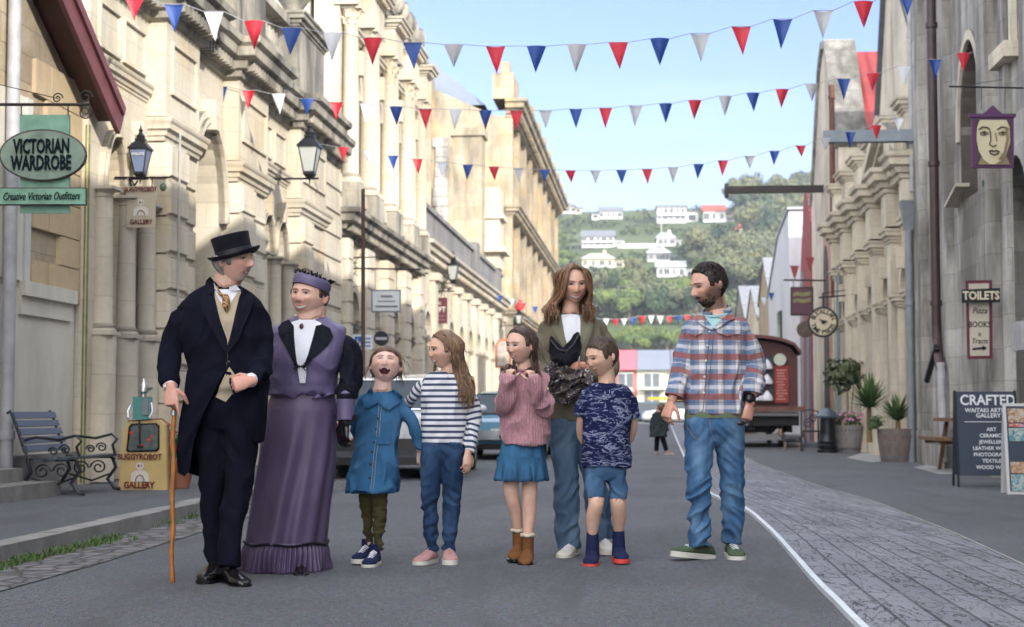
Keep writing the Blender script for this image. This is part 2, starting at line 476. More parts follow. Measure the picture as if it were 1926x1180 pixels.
def hand(mb,wrist,dirv,palm,side,size=.185,curl=(.5,.5,.55,.6),thumb=.5,spread=.10,grip=0):
    """wrist pos, direction wrist->fingers, palm normal (where palm faces), side=+1 thumb on right of dir x palm"""
    d=V(dirv).normalized();pn=V(palm);pn=(pn-d*pn.dot(d)).normalized();sd=d.cross(pn)*side
    k=size/.185;w=V(wrist)
    P=.098*k
    # palm
    pts=[w-d*.02*k,w+d*.012*k,w+d*.045*k,w+d*.080*k,w+d*P]
    rr=[(.026*k,.020*k),(.028*k,.019*k),(.038*k,.017*k),(.041*k,.015*k),(.038*k,.012*k)]
    # tube orientation: want wide axis along sd
    vs=[];n=14;rings=[]
    for p,(a,b) in zip(pts,rr):
        rings.append([p+sd*cos(2*PI*j/n)*a+pn*sin(2*PI*j/n)*b for j in range(n)])
    mb.ring(rings)
    L=[.072,.080,.075,.060];offs=[.030,.0105,-.010,-.029]
    for fi in range(4):
        b=w+d*(P-.008*k-(.006*k if fi in(0,3) else 0))+sd*offs[fi]*k
        ang=0;p=b;fp=[p];rad=[.0098*k]
        dd=(d+sd*(offs[fi]*spread*12)).normalized()
        for sgi,fr in enumerate((.45,.30,.25)):
            ang+=curl[fi]*(1.0 if sgi==0 else 1.15)
            v=dd*cos(ang)+pn*sin(ang)
            for q in(.5,1): fp.append(p+v*L[fi]*k*fr*q);rad.append((.0092-.0009*(sgi+q))*k)
            p=p+v*L[fi]*k*fr
        mb.tube(fp,rad,8)
    b=w+d*.022*k+sd*.028*k+pn*.004*k
    v1=(d*.62+sd*(.72-.5*max(0,thumb-.5))+pn*(.25+.3*thumb)).normalized();v2=(d*.85+sd*(.45-.5*thumb)+pn*(.25+.7*thumb)).normalized()
    p1=b+v1*.040*k;p2=p1+v2*.032*k;p3=p2+(v2*.9+pn*.2*thumb).normalized()*.024*k
    mb.tube([b,(b+p1)/2,p1,(p1+p2)/2,p2,p3],[.015*k,.0135*k,.0115*k,.011*k,.010*k,.0075*k],8)
def flats(s,mb,poly_px,thick=.006,d=-.15):
    pass
def strip(mb,pts,w,th,up,mi=0,col=None):
    """ribbon with thickness along pts"""
    pass
def lock(mb,pts,r0,r1,col,flat=.45,n=6,wave=0,wl=.08,ph=0,side=V((1,0,0))):
    P=[V(p) for p in pts];out=[];N=(len(P)-1)*4
    for i in range(N+1):
        u=i/N*(len(P)-1);a=min(int(u),len(P)-2);t=u-a
        A=P[max(a-1,0)];B=P[a];C=P[a+1];D=P[min(a+2,len(P)-1)]
        q=.5*((2*B)+(C-A)*t+(2*A-5*B+4*C-D)*t*t+(3*B-A-3*C+D)*t**3)
        g=i/N
        q=q+side*(wave*g*sin(ph+g*2*PI/wl))
        out.append(q)
    rr=[]
    for i in range(N+1):
        g=i/N; r=r0+(r1-r0)*g
        if g>.8: r*=max(.12,1-(g-.8)/.2)
        if g<.08:r*=.5+g/.16
        rr.append((r,r*flat))
    mb.tube(out,rr,n,col=col,up=(0,0,1))
def skinmat():
    t=NT('skin');v=t.n('ShaderNodeVertexColor',layer_name='Col').outputs[0]
    n=t.noise(t.coord(),38,4,.6)
    c=t.mix(1.0,v,t.ramp(n,[(.3,.90),(.7,1.05)]),'MULTIPLY')
    return t.fin(c,.52,0,t.bump(t.noise(t.coord(),240,2),.12,.001),Subsurface_Weight=.08,Subsurface_Radius=(.012,.004,.002),Subsurface_Scale=.6)
def hairmat():
    t=NT('hair');v=t.n('ShaderNodeVertexColor',layer_name='Col').outputs[0]
    n=t.noise(t.map(t.coord(),(160,160,9)),1,3,.6)
    c=t.mix(1.0,v,t.ramp(n,[(.3,.45),(.7,1.35)]),'MULTIPLY')
    return t.fin(c,.42,0,t.bump(n,.5,.003),Specular_IOR_Level=.4)
def cloth(name,col,weave=900,rough=.85,var=.14,col2=None,thr=None,sheen=.0,wear=None,bump=.25,metal=0,big=9):
    t=NT(name);v=t.coord();n=t.noise(v,big,5,.6)
    c=t.mix(1.0,col,t.ramp(n,[(.25,1-var),(.75,1+var)]),'MULTIPLY')
    if wear: c=t.mix(t.ramp(t.noise(t.map(v,(1,1,.45)),7,4,.55),[(.45,0),(.68,.75)]),c,wear)
    f=t.noise(v,weave,1)
    c=t.mix(1.0,c,t.ramp(f,[(.3,.8),(.7,1.2)]),'MULTIPLY')
    return t.fin(c,rough,metal,t.bump(t.math('ADD',f,t.math('MULTIPLY',t.noise(v,55,4,.65),1.2)),bump,.004),Sheen_Weight=sheen,Sheen_Roughness=.5,Specular_IOR_Level=.5 if rough<.7 else .12)
def uvmat(name,fn,rough=.85,bump=.2):
    t=NT(name);a=t.n('ShaderNodeAttribute',attribute_name='cuv').outputs['Vector']
    return fn(t,a)
M['skin']=skinmat();M['hair']=hairmat()
M['black']=plain('black',(.006,.006,.008),.25);M['eyewhite']=plain('eyewhite',(.55,.52,.50),.25)
M['teeth']=plain('teeth',(.85,.82,.76),.3,var=.04);M['mouthin']=plain('mouthin',(.07,.012,.012),.6)
M['suit']=cloth('suit_wool',(.0045,.005,.013),1100,.9,.2)
M['suit_edge']=cloth('suit_lapel',(.007,.0075,.017),1100,.85,.2)
M['felt']=cloth('hat_felt',(.006,.0065,.012),700,.72,.2,sheen=.05)
M['felt_band']=cloth('hat_ribbon',(.010,.010,.020),900,.5,.1)
M['waistcoat']=cloth('waistcoat_linen',(.42,.35,.26),900,.85,.1)
M['white_cloth']=cloth('white_cotton',(.72,.73,.80),1000,.85,.05)
M['leather']=plain('black_leather',(.009,.008,.009),.22,bump=.2)
M['purple']=cloth('purple_satin',(.115,.092,.19),420,.42,.16,bump=.3,big=5)
M['purple_skirt']=cloth('purple_skirt',(.092,.066,.135),420,.42,.22,bump=.35,big=4)
M['brocade']=cloth('black_brocade',(.008,.009,.017),160,.8,.6,bump=.4,big=60)
M['denim_b']=cloth('denim_blue',(.034,.118,.245),620,.9,.2,wear=(.075,.19,.35))
M['denim_skirt']=cloth('denim_skirt',(.034,.105,.20),620,.9,.16,wear=(.05,.17,.32))
M['jeans_dark']=cloth('jeans_dark',(.018,.040,.095),620,.85,.25,wear=(.055,.11,.21))
M['jeans_mid']=cloth('jeans_mid',(.075,.125,.205),620,.88,.15,wear=(.15,.22,.31))
M['jeans_light']=cloth('jeans_light',(.050,.120,.24),620,.88,.2,wear=(.17,.29,.43))
M['shorts']=cloth('shorts_denim',(.055,.12,.23),620,.88,.15,wear=(.11,.20,.34))
M['stitch']=plain('stitch',(.30,.30,.28),.8)
M['olive']=cloth('olive_leggings',(.065,.058,.026),700,.9,.15)
M['blazer']=cloth('blazer_olive',(.155,.14,.10),800,.9,.12)
M['blazer_l']=cloth('blazer_lapel',(.165,.16,.112),800,.9,.12)
M['teal']=cloth('teal_cotton',(.33,.55,.56),900,.9,.06)
M['suede']=cloth('tan_suede',(.165,.075,.030),300,.95,.2)
M['fleece']=cloth('fleece',(.62,.55,.45),120,.95,.1,bump=.8)
M['rubberwhite']=plain('rubber_white',(.62,.61,.56),.6)
M['canvas_navy']=cloth('canvas_navy',(.016,.022,.07),700,.85)
M['pinkshoe']=cloth('pink_mesh',(.46,.27,.26),260,.85,.12)
M['greenshoe']=cloth('green_canvas',(.075,.105,.065),600,.9,.12)
M['redsole']=plain('red_sole',(.62,.06,.05),.5)
M['whiteshoe']=plain('white_shoe',(.62,.60,.53),.5)
M['gold']=plain('gold',(.45,.30,.10),.3,.8);M['silver']=plain('silver',(.5,.5,.5),.3,.9)
M['cane']=plain('cane_wood',(.38,.15,.035),.4,var=.35,nscale=18)
M['button']=plain('button_dark',(.02,.018,.02),.35);M['buttonw']=plain('button_pearl',(.6,.58,.52),.3)
M['cravat']=(lambda t:t.fin(t.mix(t.ramp(t.n('ShaderNodeTexWave',wave_type='BANDS',bands_direction='DIAGONAL',i={'Vector':t.coord(),'Scale':22,'Distortion':7,'Detail':2,'Detail Scale':2}).outputs[0],[(.42,0),(.52,1)]),(.035,.018,.012),(.44,.22,.055)),.45))(NT('cravat'))
def _stripe(t,a):
    x,y,z=t.sep(a);w=t.math('FRACT',t.math('MULTIPLY',y,1/.034))
    f=t.ramp(w,[(0,0),(.04,1),(.42,1),(.48,0)])
    c=t.mix(f,(.66,.67,.71),(.055,.07,.125))
    return t.fin(c,.9,0,t.bump(t.noise(t.coord(),700,2),.2,.003),Specular_IOR_Level=.12)
M['stripe']=uvmat('striped_jersey',_stripe)
def _plaid(t,a):
    x,y,z=t.sep(a)
    def band(q,per,pts): return t.ramp(t.math('FRACT',t.math('MULTIPLY',q,1/per)),pts,'EASE')
    P=.118
    red=band(y,P,[(0,1),(.03,1),(.27,1),(.31,0),(.97,0),(1,1)])
    whiteh=band(y,P,[(.48,0),(.54,1),(.68,1),(.74,0)])
    dkh=band(y,P,[(.82,0),(.84,1),(.87,1),(.89,0)])
    wv=band(x,P*.92,[(.10,0),(.14,1),(.38,1),(.42,0)])
    bv=band(x,P*.92,[(.55,0),(.59,1),(.86,1),(.90,0)])
    lv=band(x,P*.92,[(.47,0),(.48,1),(.50,1),(.51,0)])
    base=(.19,.22,.31)
    c=t.mix(t.math('MULTIPLY',bv,.75),base,(.09,.17,.30))
    c=t.mix(t.math('MULTIPLY',wv,.65),c,(.56,.54,.54))
    c=t.mix(t.math('MULTIPLY',whiteh,.55),c,(.66,.66,.68))
    c=t.mix(t.math('MULTIPLY',whiteh,t.math('MULTIPLY',wv,.6)),c,(.72,.71,.72))
    c=t.mix(t.math('MULTIPLY',red,.80),c,(.27,.085,.065))
    c=t.mix(t.math('MULTIPLY',dkh,.4),c,(.08,.06,.10))
    c=t.mix(t.math('MULTIPLY',lv,.45),c,(.09,.07,.12))
    n=t.noise(t.coord(),700,2)
    c=t.mix(1.0,c,t.ramp(n,[(.3,.8),(.7,1.2)]),'MULTIPLY')
    return t.fin(c,.92,0,t.bump(n,.25,.003),Specular_IOR_Level=.12)
M['plaid']=uvmat('plaid_flannel',_plaid)
def _tee(t,a):
    # navy jersey with pale sketchy wave and peak marks
    n=t.noise(t.map(a,(3.4,8,5),(0,0,.3)),2.1,3,.5,2.4)
    ln=t.ramp(n,[(.535,0),(.56,1),(.60,1),(.63,0)])
    n2=t.noise(t.map(a,(5,11,9),(0,0,-.4)),2.2,3,.55,2.6)
    l2=t.ramp(n2,[(.57,0),(.59,1),(.62,1),(.65,0)])
    n3=t.noise(t.map(a,(16,16,9)),5,3,.6,1)
    f=t.math('MULTIPLY',t.math('MAXIMUM',ln,t.math('MULTIPLY',l2,.85)),t.ramp(n3,[(.35,.25),(.5,1)]))
    c=t.mix(t.math('MULTIPLY',f,.85),(.010,.014,.060),(.26,.29,.43))
    return t.fin(c,.9,0,t.bump(t.noise(t.coord(),700,2),.2,.003),Specular_IOR_Level=.12)
M['tee']=uvmat('navy_print',_tee)
def _camo(t,a):
    v=t.coord();n=t.noise(t.map(v,(14,14,20)),1,3,.6,2.5);n2=t.noise(t.map(v,(26,26,30),(0,.5,.3)),1,3,.6,2)
    c=t.ramp(n,[(.38,(.012,.012,.02)),(.44,(.10,.075,.065)),(.53,(.13,.10,.09)),(.56,(.012,.018,.05)),(.62,(.02,.03,.09)),(.66,(.12,.09,.08))],'CONSTANT')
    c=t.mix(t.ramp(n2,[(.60,0),(.62,1)]),c,(.55,.53,.52))
    return t.fin(c,.7,0,t.bump(n2,.5,.01))
M['camo']=uvmat('patterned_scarf',_camo)
def _knit(t,a):
    v=t.coord();x,y,z=t.sep(v)
    w=t.math('SINE',t.math('MULTIPLY',t.math('ADD',x,t.math('MULTIPLY',t.noise(v,6,3),.03)),420))
    n=t.noise(v,12,5,.6);g=t.noise(t.map(v,(1,1,.35)),120,3,.7)
    c=t.mix(1.0,(.47,.25,.29),t.ramp(n,[(.3,.85),(.7,1.12)]),'MULTIPLY')
    c=t.mix(t.ramp(g,[(.35,.55),(.6,0)]),c,(.25,.11,.15))
    return t.fin(c,.95,0,t.bump(t.math('ADD',w,t.math('MULTIPLY',g,2)),.5,.004),Sheen_Weight=.1)
M['knit']=uvmat('pink_knit',_knit)
def cuv(me,segs,fig):
    """cloth coordinates: nearest of segments [(A,B,radius_scale)]; u around, v along; torso uses (x,z)"""
    v=getv(me);out=np.zeros((len(v),3),dtype=np.float32)
    best=np.full(len(v),1e9);
    # torso default
    out[:,0]=v[:,0];out[:,1]=v[:,2];best[:]=1.0
    for (A,B,r) in segs:
        A=np.array(A);B=np.array(B);d=B-A;L=np.linalg.norm(d);d/=L
        t=np.clip((v-A)@d,0,L);q=v-(A+t[:,None]*d);dist=np.linalg.norm(q,axis=1)/r
        a=np.cross(d,np.array([0,1,0]));a/=np.linalg.norm(a)
        m=(dist<best)&(dist<1.25)
        # signed sideways coordinate
        uu=q@a
        out[m,0]=uu[m];out[m,1]=(A[2]-( (v-A)@d ))[m];best[m]=dist[m]
    at=me.attributes.new('cuv','FLOAT_VECTOR','POINT');at.data.foreach_set('vector',out.ravel())
def bvh_of(me):
    return BVHTree.FromPolygons([tuple(p) for p in getv(me)],[tuple(p.vertices) for p in me.polygons])
def patch(fig,name,bvh,poly,mat,off=.003,th=.004,cuts=3,dback=.5,bulge=0,mb=None):
    """cloth piece cut to the outline poly (px) and laid on the garment surface under it"""
    bm=bmesh.new();vs=[bm.verts.new(fig.p(x,y)) for x,y in poly];bm.faces.new(vs)
    bmesh.ops.triangulate(bm,faces=bm.faces[:])
    for _ in range(cuts):
        bmesh.ops.subdivide_edges(bm,edges=[e for e in bm.edges if e.calc_length()>.02],cuts=1)
        bmesh.ops.triangulate(bm,faces=bm.faces[:])
    last=0
    for v in bm.verts:
        h=bvh.ray_cast(V((v.co.x,-2,v.co.z)),V((0,1,0)))
        if h[0] is not None and h[0].y<dback: v.co.y=h[0].y-off
        else:
            q=bvh.find_nearest(V((v.co.x,-.1,v.co.z)))[0];v.co.y=q.y-off
    for _ in range(2): bmesh.ops.smooth_vert(bm,verts=bm.verts,factor=.4,use_axis_x=False,use_axis_y=True,use_axis_z=False)
    bmesh.ops.recalc_face_normals(bm,faces=bm.faces)
    r=bmesh.ops.extrude_face_region(bm,geom=bm.faces[:])
    for v in [g for g in r['geom'] if isinstance(g,bmesh.types.BMVert)]: v.co.y-=th
    me=bpy.data.meshes.new(name);bm.to_mesh(me);bm.free()
    me.polygons.foreach_set('use_smooth',[True]*len(me.polygons))
    return fig.part(name,me,mat,sharp=50)
def on(fig,bvh,x,y,off=0):
    p=fig.p(x,y);h=bvh.ray_cast(V((p.x,-2,p.z)),V((0,1,0)))
    return V((p.x,(h[0].y if h[0] else 0)-off,p.z))
def seam(fig,mb,bvh,pts,r=.0022,off=.0,col=None,n=6):
    P=[]
    for i in range(len(pts)-1):
        for k in range(6):
            t=k/6;P.append(on(fig,bvh,pts[i][0]*(1-t)+pts[i+1][0]*t,pts[i][1]*(1-t)+pts[i+1][1]*t,off))
    P.append(on(fig,bvh,*pts[-1],off));mb.tube(P,r,n,col=col)
def buttons(fig,bvh,pts,mat,r=.006):
    for x,y in pts:
        mb=MB();c=on(fig,bvh,x,y,.003);mb.sphere(c,(r,r*.5,r),10,6);fig.part('button',mb,mat)
def skincol(me,base,head=None,red=(.45,.13,.10),beard=None,beardcol=(.07,.045,.03),hands=[],lipdark=0):
    v=getv(me);n=len(v);c=np.tile(np.array(base,dtype=np.float32),(n,1))
    def blend(mask,col): 
        nonlocal c
        m=np.clip(mask,0,1)[:,None];c=c*(1-m)+np.array(col,dtype=np.float32)*m
    if head:
        Mi=np.array(head.M.inverted());q=(v@Mi[:3,:3].T+Mi[:3,3])/head.H
        x,y,z=q[:,0],q[:,1],q[:,2];ax=np.abs(x);inh=(z>-.62)&(z<.6)&(np.abs(y)<.6)&(ax<.5);fr=(y<.05)&inh
        g=lambda cx,cz,sx,sz:np.exp(-((ax-cx)/sx)**2-((z-cz)/sz)**2)
        blend(.42*g(.19,-.11,.10,.09)*fr,red);blend(.40*g(0,-.12,.05,.05)*fr,red)
        blend(.5*np.exp(-((ax-head.w-.02)/.03)**2-((z+.03)/.09)**2)*inh,red)
        dk=tuple(b*.55 for b in base)  # socket, nostril and fold shading put into the skin colour
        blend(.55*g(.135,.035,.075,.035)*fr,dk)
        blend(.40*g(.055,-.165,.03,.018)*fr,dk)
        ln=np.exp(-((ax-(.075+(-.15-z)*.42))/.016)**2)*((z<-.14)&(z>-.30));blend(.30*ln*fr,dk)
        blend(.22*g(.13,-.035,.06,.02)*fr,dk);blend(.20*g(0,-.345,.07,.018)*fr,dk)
        blend(.25*g(.19,-.055,.06,.03)*fr,tuple(min(1,b*1.35) for b in base));blend(.22*g(0,.22,.14,.08)*fr,tuple(min(1,b*1.25) for b in base))  # cheek and forehead highlights put into the skin colour
        if beard:
            m=np.array([beard(a,b,d) for a,b,d in q])*inh;blend(m,beardcol)
    for h,r in hands:
        d=np.linalg.norm(v-np.array(h),axis=1);blend(.35*(d<r),red)
    # gentle mottling
    setcol(me,c)
def scalp(front=.30,side=.02,back=-.38,sideburn=-.05,part=None,w=.10):
    """hairline in direction space: returns cover(dir)"""
    def f(d):
        a=abs(math.atan2(d.x,-d.y)) # 0 front..pi back
        pts=[(0,front),(.55,front-.02),(.85,front-.07),(1.06,side+.16),(1.16,sideburn),(1.36,sideburn),(1.46,side+.02),(1.75,side-.16),(2.1,back+.05),(PI,back)]
        for (a0,h0),(a1,h1) in zip(pts,pts[1:]):
            if a<=a1:
                t=(a-a0)/(a1-a0);h=h0+(h1-h0)*t;break
        else:h=back
        return sm(h-w*.5,h+w*.5,d.z*.5)
    return f
def shoe(fig,x,y,d,yaw,L=.28,W=.10,Ht=.075,upper=None,sole=None,solecol=None,pitch=0,toe=1.0,lace=None,high=0,soleh=.022,ball=.0,extra=None,name='shoe',heelblock=0):
    base=fig.p(x,y,d)
    Mx=Matrix.Translation(base)@Matrix.Rotation(R(yaw),4,'Z')@Matrix.Rotation(R(pitch),4,'X')
    # local: heel at y=+.25L , toe at y=-.75L
    mb=MB();prof=[(-.02,.30,.55),(.03,.36,.85),(.12,.38,1.0),(.25,.38,1.0),(.38,.40,.92),(.5,.43,.80),(.62,.48,.66),(.74,.50,.56),(.85,.46,.50),(.94,.34,.42),(1.0,.12,.25)]
    rings=[]
    for t,w,h in prof:
        rings.append([Mx@V((cos(2*PI*j/16)*w*W, (.25-t)*L, soleh*.6+ (Ht*h)*(.5+.5*sin(2*PI*j/16)))) for j in range(16)])
    mb.ring(rings)
    if high: mb.tube([Mx@V((0,.10*L,Ht*.5)),Mx@V((0,.10*L,Ht+high))],[.36*W,.38*W],12)
    me=mb.mesh('shoe');up=fig.part(name,me,upper)
    s=MB();poly=[]
    for t,w,h in prof+[]: poly.append((w*W*1.06,(.25-t)*L*1.02))
    poly=poly+[(-a,b) for a,b in poly[::-1]]
    s.prism(poly,Mx,soleh)
    fig_sole=obj('sole',s.mesh('sole'),sole,up,world=False)
    if lace:
        l=MB()
        for i in range(5):
            t=.30+.09*i;h=Ht*(1.02-.09*i)+soleh*.6
            l.tube([Mx@V((-.22*W,(.25-t)*L,h-.010)),Mx@V((0,(.25-t)*L,h+.004)),Mx@V((.22*W,(.25-t)*L,h-.010))],.004,6)
        if lace!='none': obj('laces',l.mesh('laces'),lace,up,world=False)
    return up

def fly(mb,h,n,col,seed,back=True):
    """loose single strands round the hair outline"""
    rg=random.Random(seed)
    for i in range(n):
        d=V((rg.uniform(-1,1),rg.uniform(.12,1),rg.uniform(-.1,1))).normalized()
        a=h.sp(d,.016);o=(h.M.to_3x3()@d)
        b=a+o*rg.uniform(.006,.02)+V((rg.uniform(-.02,.02),0,-rg.uniform(.02,.05)));c=b+o*rg.uniform(.0,.02)+V((rg.uniform(-.02,.02),0,-rg.uniform(.03,.08)))
        k=rg.uniform(.6,1.5);mb.tube([a,b,c],[.0016,.0014,.0006],4,col=tuple(q*k for q in col))
# ================================================================ OLD MAN
def smallrand(seed): return random.Random(seed)
def strands(fig,head,mb,rng,n,dirs,ends,cols,r=(.007,.004),off=.012,wave=.0,wl=.5):
    """locks from skull directions to end points. dirs(i,u)->list of skull dirs; ends(i,u)->list of fig points"""
    for i in range(n):
        u=(i+.5)/n
        pts=[head.sp(d,off+rng.uniform(-.003,.004)) for d in dirs(u,rng)]+ends(u,rng)
        lock(mb,pts,r[0]*rng.uniform(.8,1.25),r[1],cols(u,rng),wave=wave*rng.uniform(.4,1.3),wl=wl,ph=rng.uniform(0,6.3))
def old_man():
    f=Fig(430,1093);f.make('elderly man in a black top hat and tailcoat walking with a wooden cane')
    h=Head(f,433,489,.0,88,yaw=62,pitch=-3,roll=-3,w=.35,jaw=.10,nose=1.25,brow=1.3,mouth=.2)
    b=MB();h.add_to(b)
    f.limb(b,[(424,505,.03,26),(418,540,.03,28),(416,570,.04,36)])
    f.stack(b,[(418,560,.05,50,.08),(415,600,.05,75,.10),(418,700,.03,62,.10),(422,770,.03,60,.10),(424,790,.03,40,.08)])
    f.limb(b,[(340,575,.04,18),(318,660,.02,15),(326,718,-.10,11),(328,732,-.13,10)])
    f.limb(b,[(468,585,.04,18),(486,690,-.03,15),(482,716,-.17,11)])
    f.limb(b,[(400,780,.03,22),(398,900,.03,14),(401,1060,.05,9)]);f.limb(b,[(446,780,.0,22),(449,900,-.05,14),(439,1060,-.11,9)])
    hw=f.p(329,728,-.155);hand(b,hw,(.08,-.2,-1),(.25,1,0),1,.19,(.15,1.1,1.3,1.3),.6)
    hw2=f.p(482,717,-.19);hand(b,hw2,(-.9,-.35,-.25),(-.1,1,-.25),-1,.185,(1.3,1.3,1.3,1.3),.8)
    me=fuse(b,.0042,'body',2,.4)
    skincol(me,(.62,.38,.30),h,(.64,.22,.17),lambda x,y,z:.6*sm(-.30,-.38,z)*sm(-.10,-.24,y)*sm(-.60,-.54,z)*sm(.26,.12,abs(x))+ .6*gs(x,z,0,-.215,.10,.018)*(1 if y<-.2 else 0),(.42,.38,.35),[(hw,.2),(hw2,.2)])
    f.part('body',me,M['skin'],sharp=0)
    h.features(eye='squint',iris=(.10,.14,.18),brow=(.35,.30,.27),lip=(.32,.10,.09))
    # grey hair
    mb=MB();h.cap(mb,lambda d,g=scalp(.40,-.02,-.40,-.10):g(d)*sm(.26,.12,d.z-.25*d.y),.05,3,.010,14,(1,1,3));f.part('hair',_hc(mb,(.30,.27,.24),.35,5),M['hair'],sharp=0)
    # glasses
    g=MB()
    for sg in(-1,1):
        cx=sg*.14;g.tube([h.fp(cx+.085*cos(a),.01+.062*sin(a),.014) for a in [2*PI*i/14 for i in range(15)]],.0013,6)
        g.tube([h.M@(V((sg*.24,-.36,.02))*h.H),h.M@(V((sg*(h.w+.02),0,.03))*h.H)],.0012,6)
    g.tube([h.fp(-.055,.02,.014),h.fp(0,.03,.012),h.fp(.055,.02,.014)],.0013,6)
    f.part('glasses',g,M['gold'])
    # top hat
    hm=Matrix.Translation(f.p(434,476,.0))@Matrix.Rotation(R(-14),4,'Y')@Matrix.Rotation(R(5),4,'X')
    t=MB();s=f.l(1)
    prof=[(.0,38*s),(30*s,38*s),(36.5*s,36.5*s),(37*s,34*s),(35.5*s,18*s),(35.5*s,2*s),(37*s,-5*s)]
    prof=[(a,b+1*s) for a,b in prof]
    t.lathe(prof[::-1],40,hm)
    f.part('hat_crown',t,M['felt'],sharp=50)
    t=MB();rr=[]
    for (r,z) in [(34*s,0),(42*s,-1*s),(49*s,2.5*s),(51*s,5*s),(50.5*s,7*s),(48*s,4.5*s),(42*s,1.5*s),(34*s,3*s)]:
        rr.append([hm@V((r*cos(a),r*sin(a)*1.0,z-5*s+ (4.0*s*abs(cos(a))**2 if r>38*s else 0)*((r/s-34)/17)-2*s*abs(sin(a))*((r/s-34)/17))) for a in [2*PI*j/48 for j in range(48)]])
    t.ring(rr+[rr[0]],caps=False);f.part('hat_brim',t,M['felt'],sharp=60)
    t=MB();t.lathe([(37.2*s,-4*s),(36.8*s,0),(36.4*s,9*s),(35.8*s,9.5*s)],40,hm);f.part('hat_band',t,M['felt_band'])
    # coat body
    c=MB()
    f.stack(c,[(408,528,.05,20,.06),(410,540,.05,46,.08),(409,557,.05,68,.105),(409,580,.05,80,.135),(410,620,.04,84,.15),(416,660,.03,76,.15),(424,700,.02,76,.145),(424,735,.02,76,.145)],ex=2.5)
    f.limb(c,[(350,580,.05,25,26),(326,615,.05,25),(316,655,.03,23),(316,690,-.04,22),(324,728,-.12,19)])
    f.limb(c,[(462,576,.05,25,26),(480,612,.05,24),(490,660,.02,22),(490,695,-.06,22),(484,712,-.13,18),(476,717,-.17,14)])
    me=fuse(c,.0075,'coat',6);wrinkle(me,0.0093,(10,10,6),3,mask=lambda p:1.0 if p[2]<1.42 else .3)
    f.part('tailcoat',me,M['suit'],sharp=0);bv=bvh_of(me)
    # tails: shell sheets
    def tail(rows,name='coat_tail'):
        t=MB();out=[];inn=[]
        for pts in rows:
            P=[f.p(*q) for q in pts];o=[]
            for i in range(len(P)-1):
                for k in range(4): o.append(P[i].lerp(P[i+1],k/4))
            o.append(P[-1]);out.append(o)
        # smooth between rows
        full=[]
        for i in range(len(out)-1):
            for k in range(4): full.append([a.lerp(b,k/4)+V((0,.006*sin(i*4+k+j*.8),0)) for j,(a,b) in enumerate(zip(out[i],out[i+1]))])
        full.append(out[-1])
        nv=len(full[0]);vs=[p for r in full for p in r];vs+= [p+V((.0,.006,0)) for p in vs]
        N=len(full)*nv;fs=[]
        for i in range(len(full)-1):
            for j in range(nv-1): a=i*nv+j;fs.append((a,a+1,a+nv+1,a+nv));fs.append((N+a,N+a+nv,N+a+nv+1,N+a+1))
        for i in range(len(full)-1): a=i*nv;fs.append((a,a+nv,N+a+nv,N+a));a=i*nv+nv-1;fs.append((a,N+a,N+a+nv,a+nv))
        for j in range(nv-1): a=(len(full)-1)*nv+j;fs.append((a,a+1,N+a+1,N+a))
        t.add(vs,fs,0,True);f.part(name,t,M['suit'],sharp=60)
    tail([[(348,700,.02),(352,702,-.08),(385,705,-.13),(428,700,-.15)],[(344,740,.02),(348,745,-.09),(380,745,-.14),(410,735,-.15)],[(338,790,.03),(340,795,-.09),(365,795,-.14),(388,780,-.14)],[(334,840,.05),(335,845,-.08),(352,845,-.12),(370,830,-.12)],[(333,875,.10),(334,890,-.03),(350,896,-.08),(362,885,-.10)]])
    tail([[(428,700,-.15),(460,704,-.14),(498,705,-.08),(500,700,.02)],[(442,735,-.15),(465,740,-.14),(497,740,-.08),(500,740,.02)],[(462,780,-.14),(478,790,-.12),(494,790,-.07),(497,790,.03)],[(474,820,-.11),(480,830,-.09),(489,835,-.05),(492,830,.05)]])
    tail([[(346,705,.02),(350,720,.14),(424,725,.17),(498,720,.14),(500,705,.02)],[(338,800,.04),(345,800,.17),(415,800,.20),(480,800,.17),(496,800,.05)],[(333,880,.10),(340,895,.19),(372,905,.22),(376,900,.22),(378,890,.2)]])
    # shirt and waistcoat pieces
    patch(f,'shirt',bv,[(399,548),(412,544),(444,544),(450,550),(440,600),(428,620),(402,556)],M['white_cloth'],.006,.004)
    patch(f,'waistcoat',bv,[(399,545),(408,560),(427,585),(443,552),(450,545),(444,600),(432,655),(430,640),(404,570)],M['waistcoat'],.010,.005)
    patch(f,'waistcoat_lower',bv,[(436,692),(446,705),(462,740),(466,752),(440,742),(428,757),(410,748),(424,715)],M['waistcoat'],.010,.008)
    # cravat
    k=MB();k.tube([on(f,bv,404,540,.02),on(f,bv,412,553,.026),on(f,bv,424,560,.03)],[.007,.008,.010],10);
    k.tube([on(f,bv,425,556,.03),on(f,bv,426,566,.034),on(f,bv,427,578,.036),on(f,bv,428,590,.018)],[(.011,.009),(.020,.012),(.018,.010),(.003,.003)],12)
    f.part('cravat',k,M['cravat'])
    w=MB()
    w.add([on(f,bv,430,548,.03),on(f,bv,450,546,.03),on(f,bv,440,536,.05),on(f,bv,430,541,.05)],[(0,1,2,3)]);f.part('shirt_collar',w,M['white_cloth'],fix=False);w=MB();w.add([on(f,bv,399,543,.02),on(f,bv,414,555,.03),on(f,bv,410,548,.05),on(f,bv,399,531,.03)],[(0,1,2,3)])
    f.part('shirt_collar',w,M['white_cloth'],fix=False)
    for poly in ([(390,528),(397,536),(404,562),(432,656),(431,668),(418,648),(384,590),(376,565),(386,568),(378,556)],[(453,540),(462,546),(474,562),(478,570),(468,572),(472,580),(452,640),(432,668),(431,655),(444,598),(449,560)]):
        patch(f,'lapel',bv,poly,M['suit_edge'],.016,.005)
    patch(f,'collar',bv,[(384,528),(392,520),(400,536),(402,552),(390,556),(378,552)],M['suit_edge'],.022,.006)
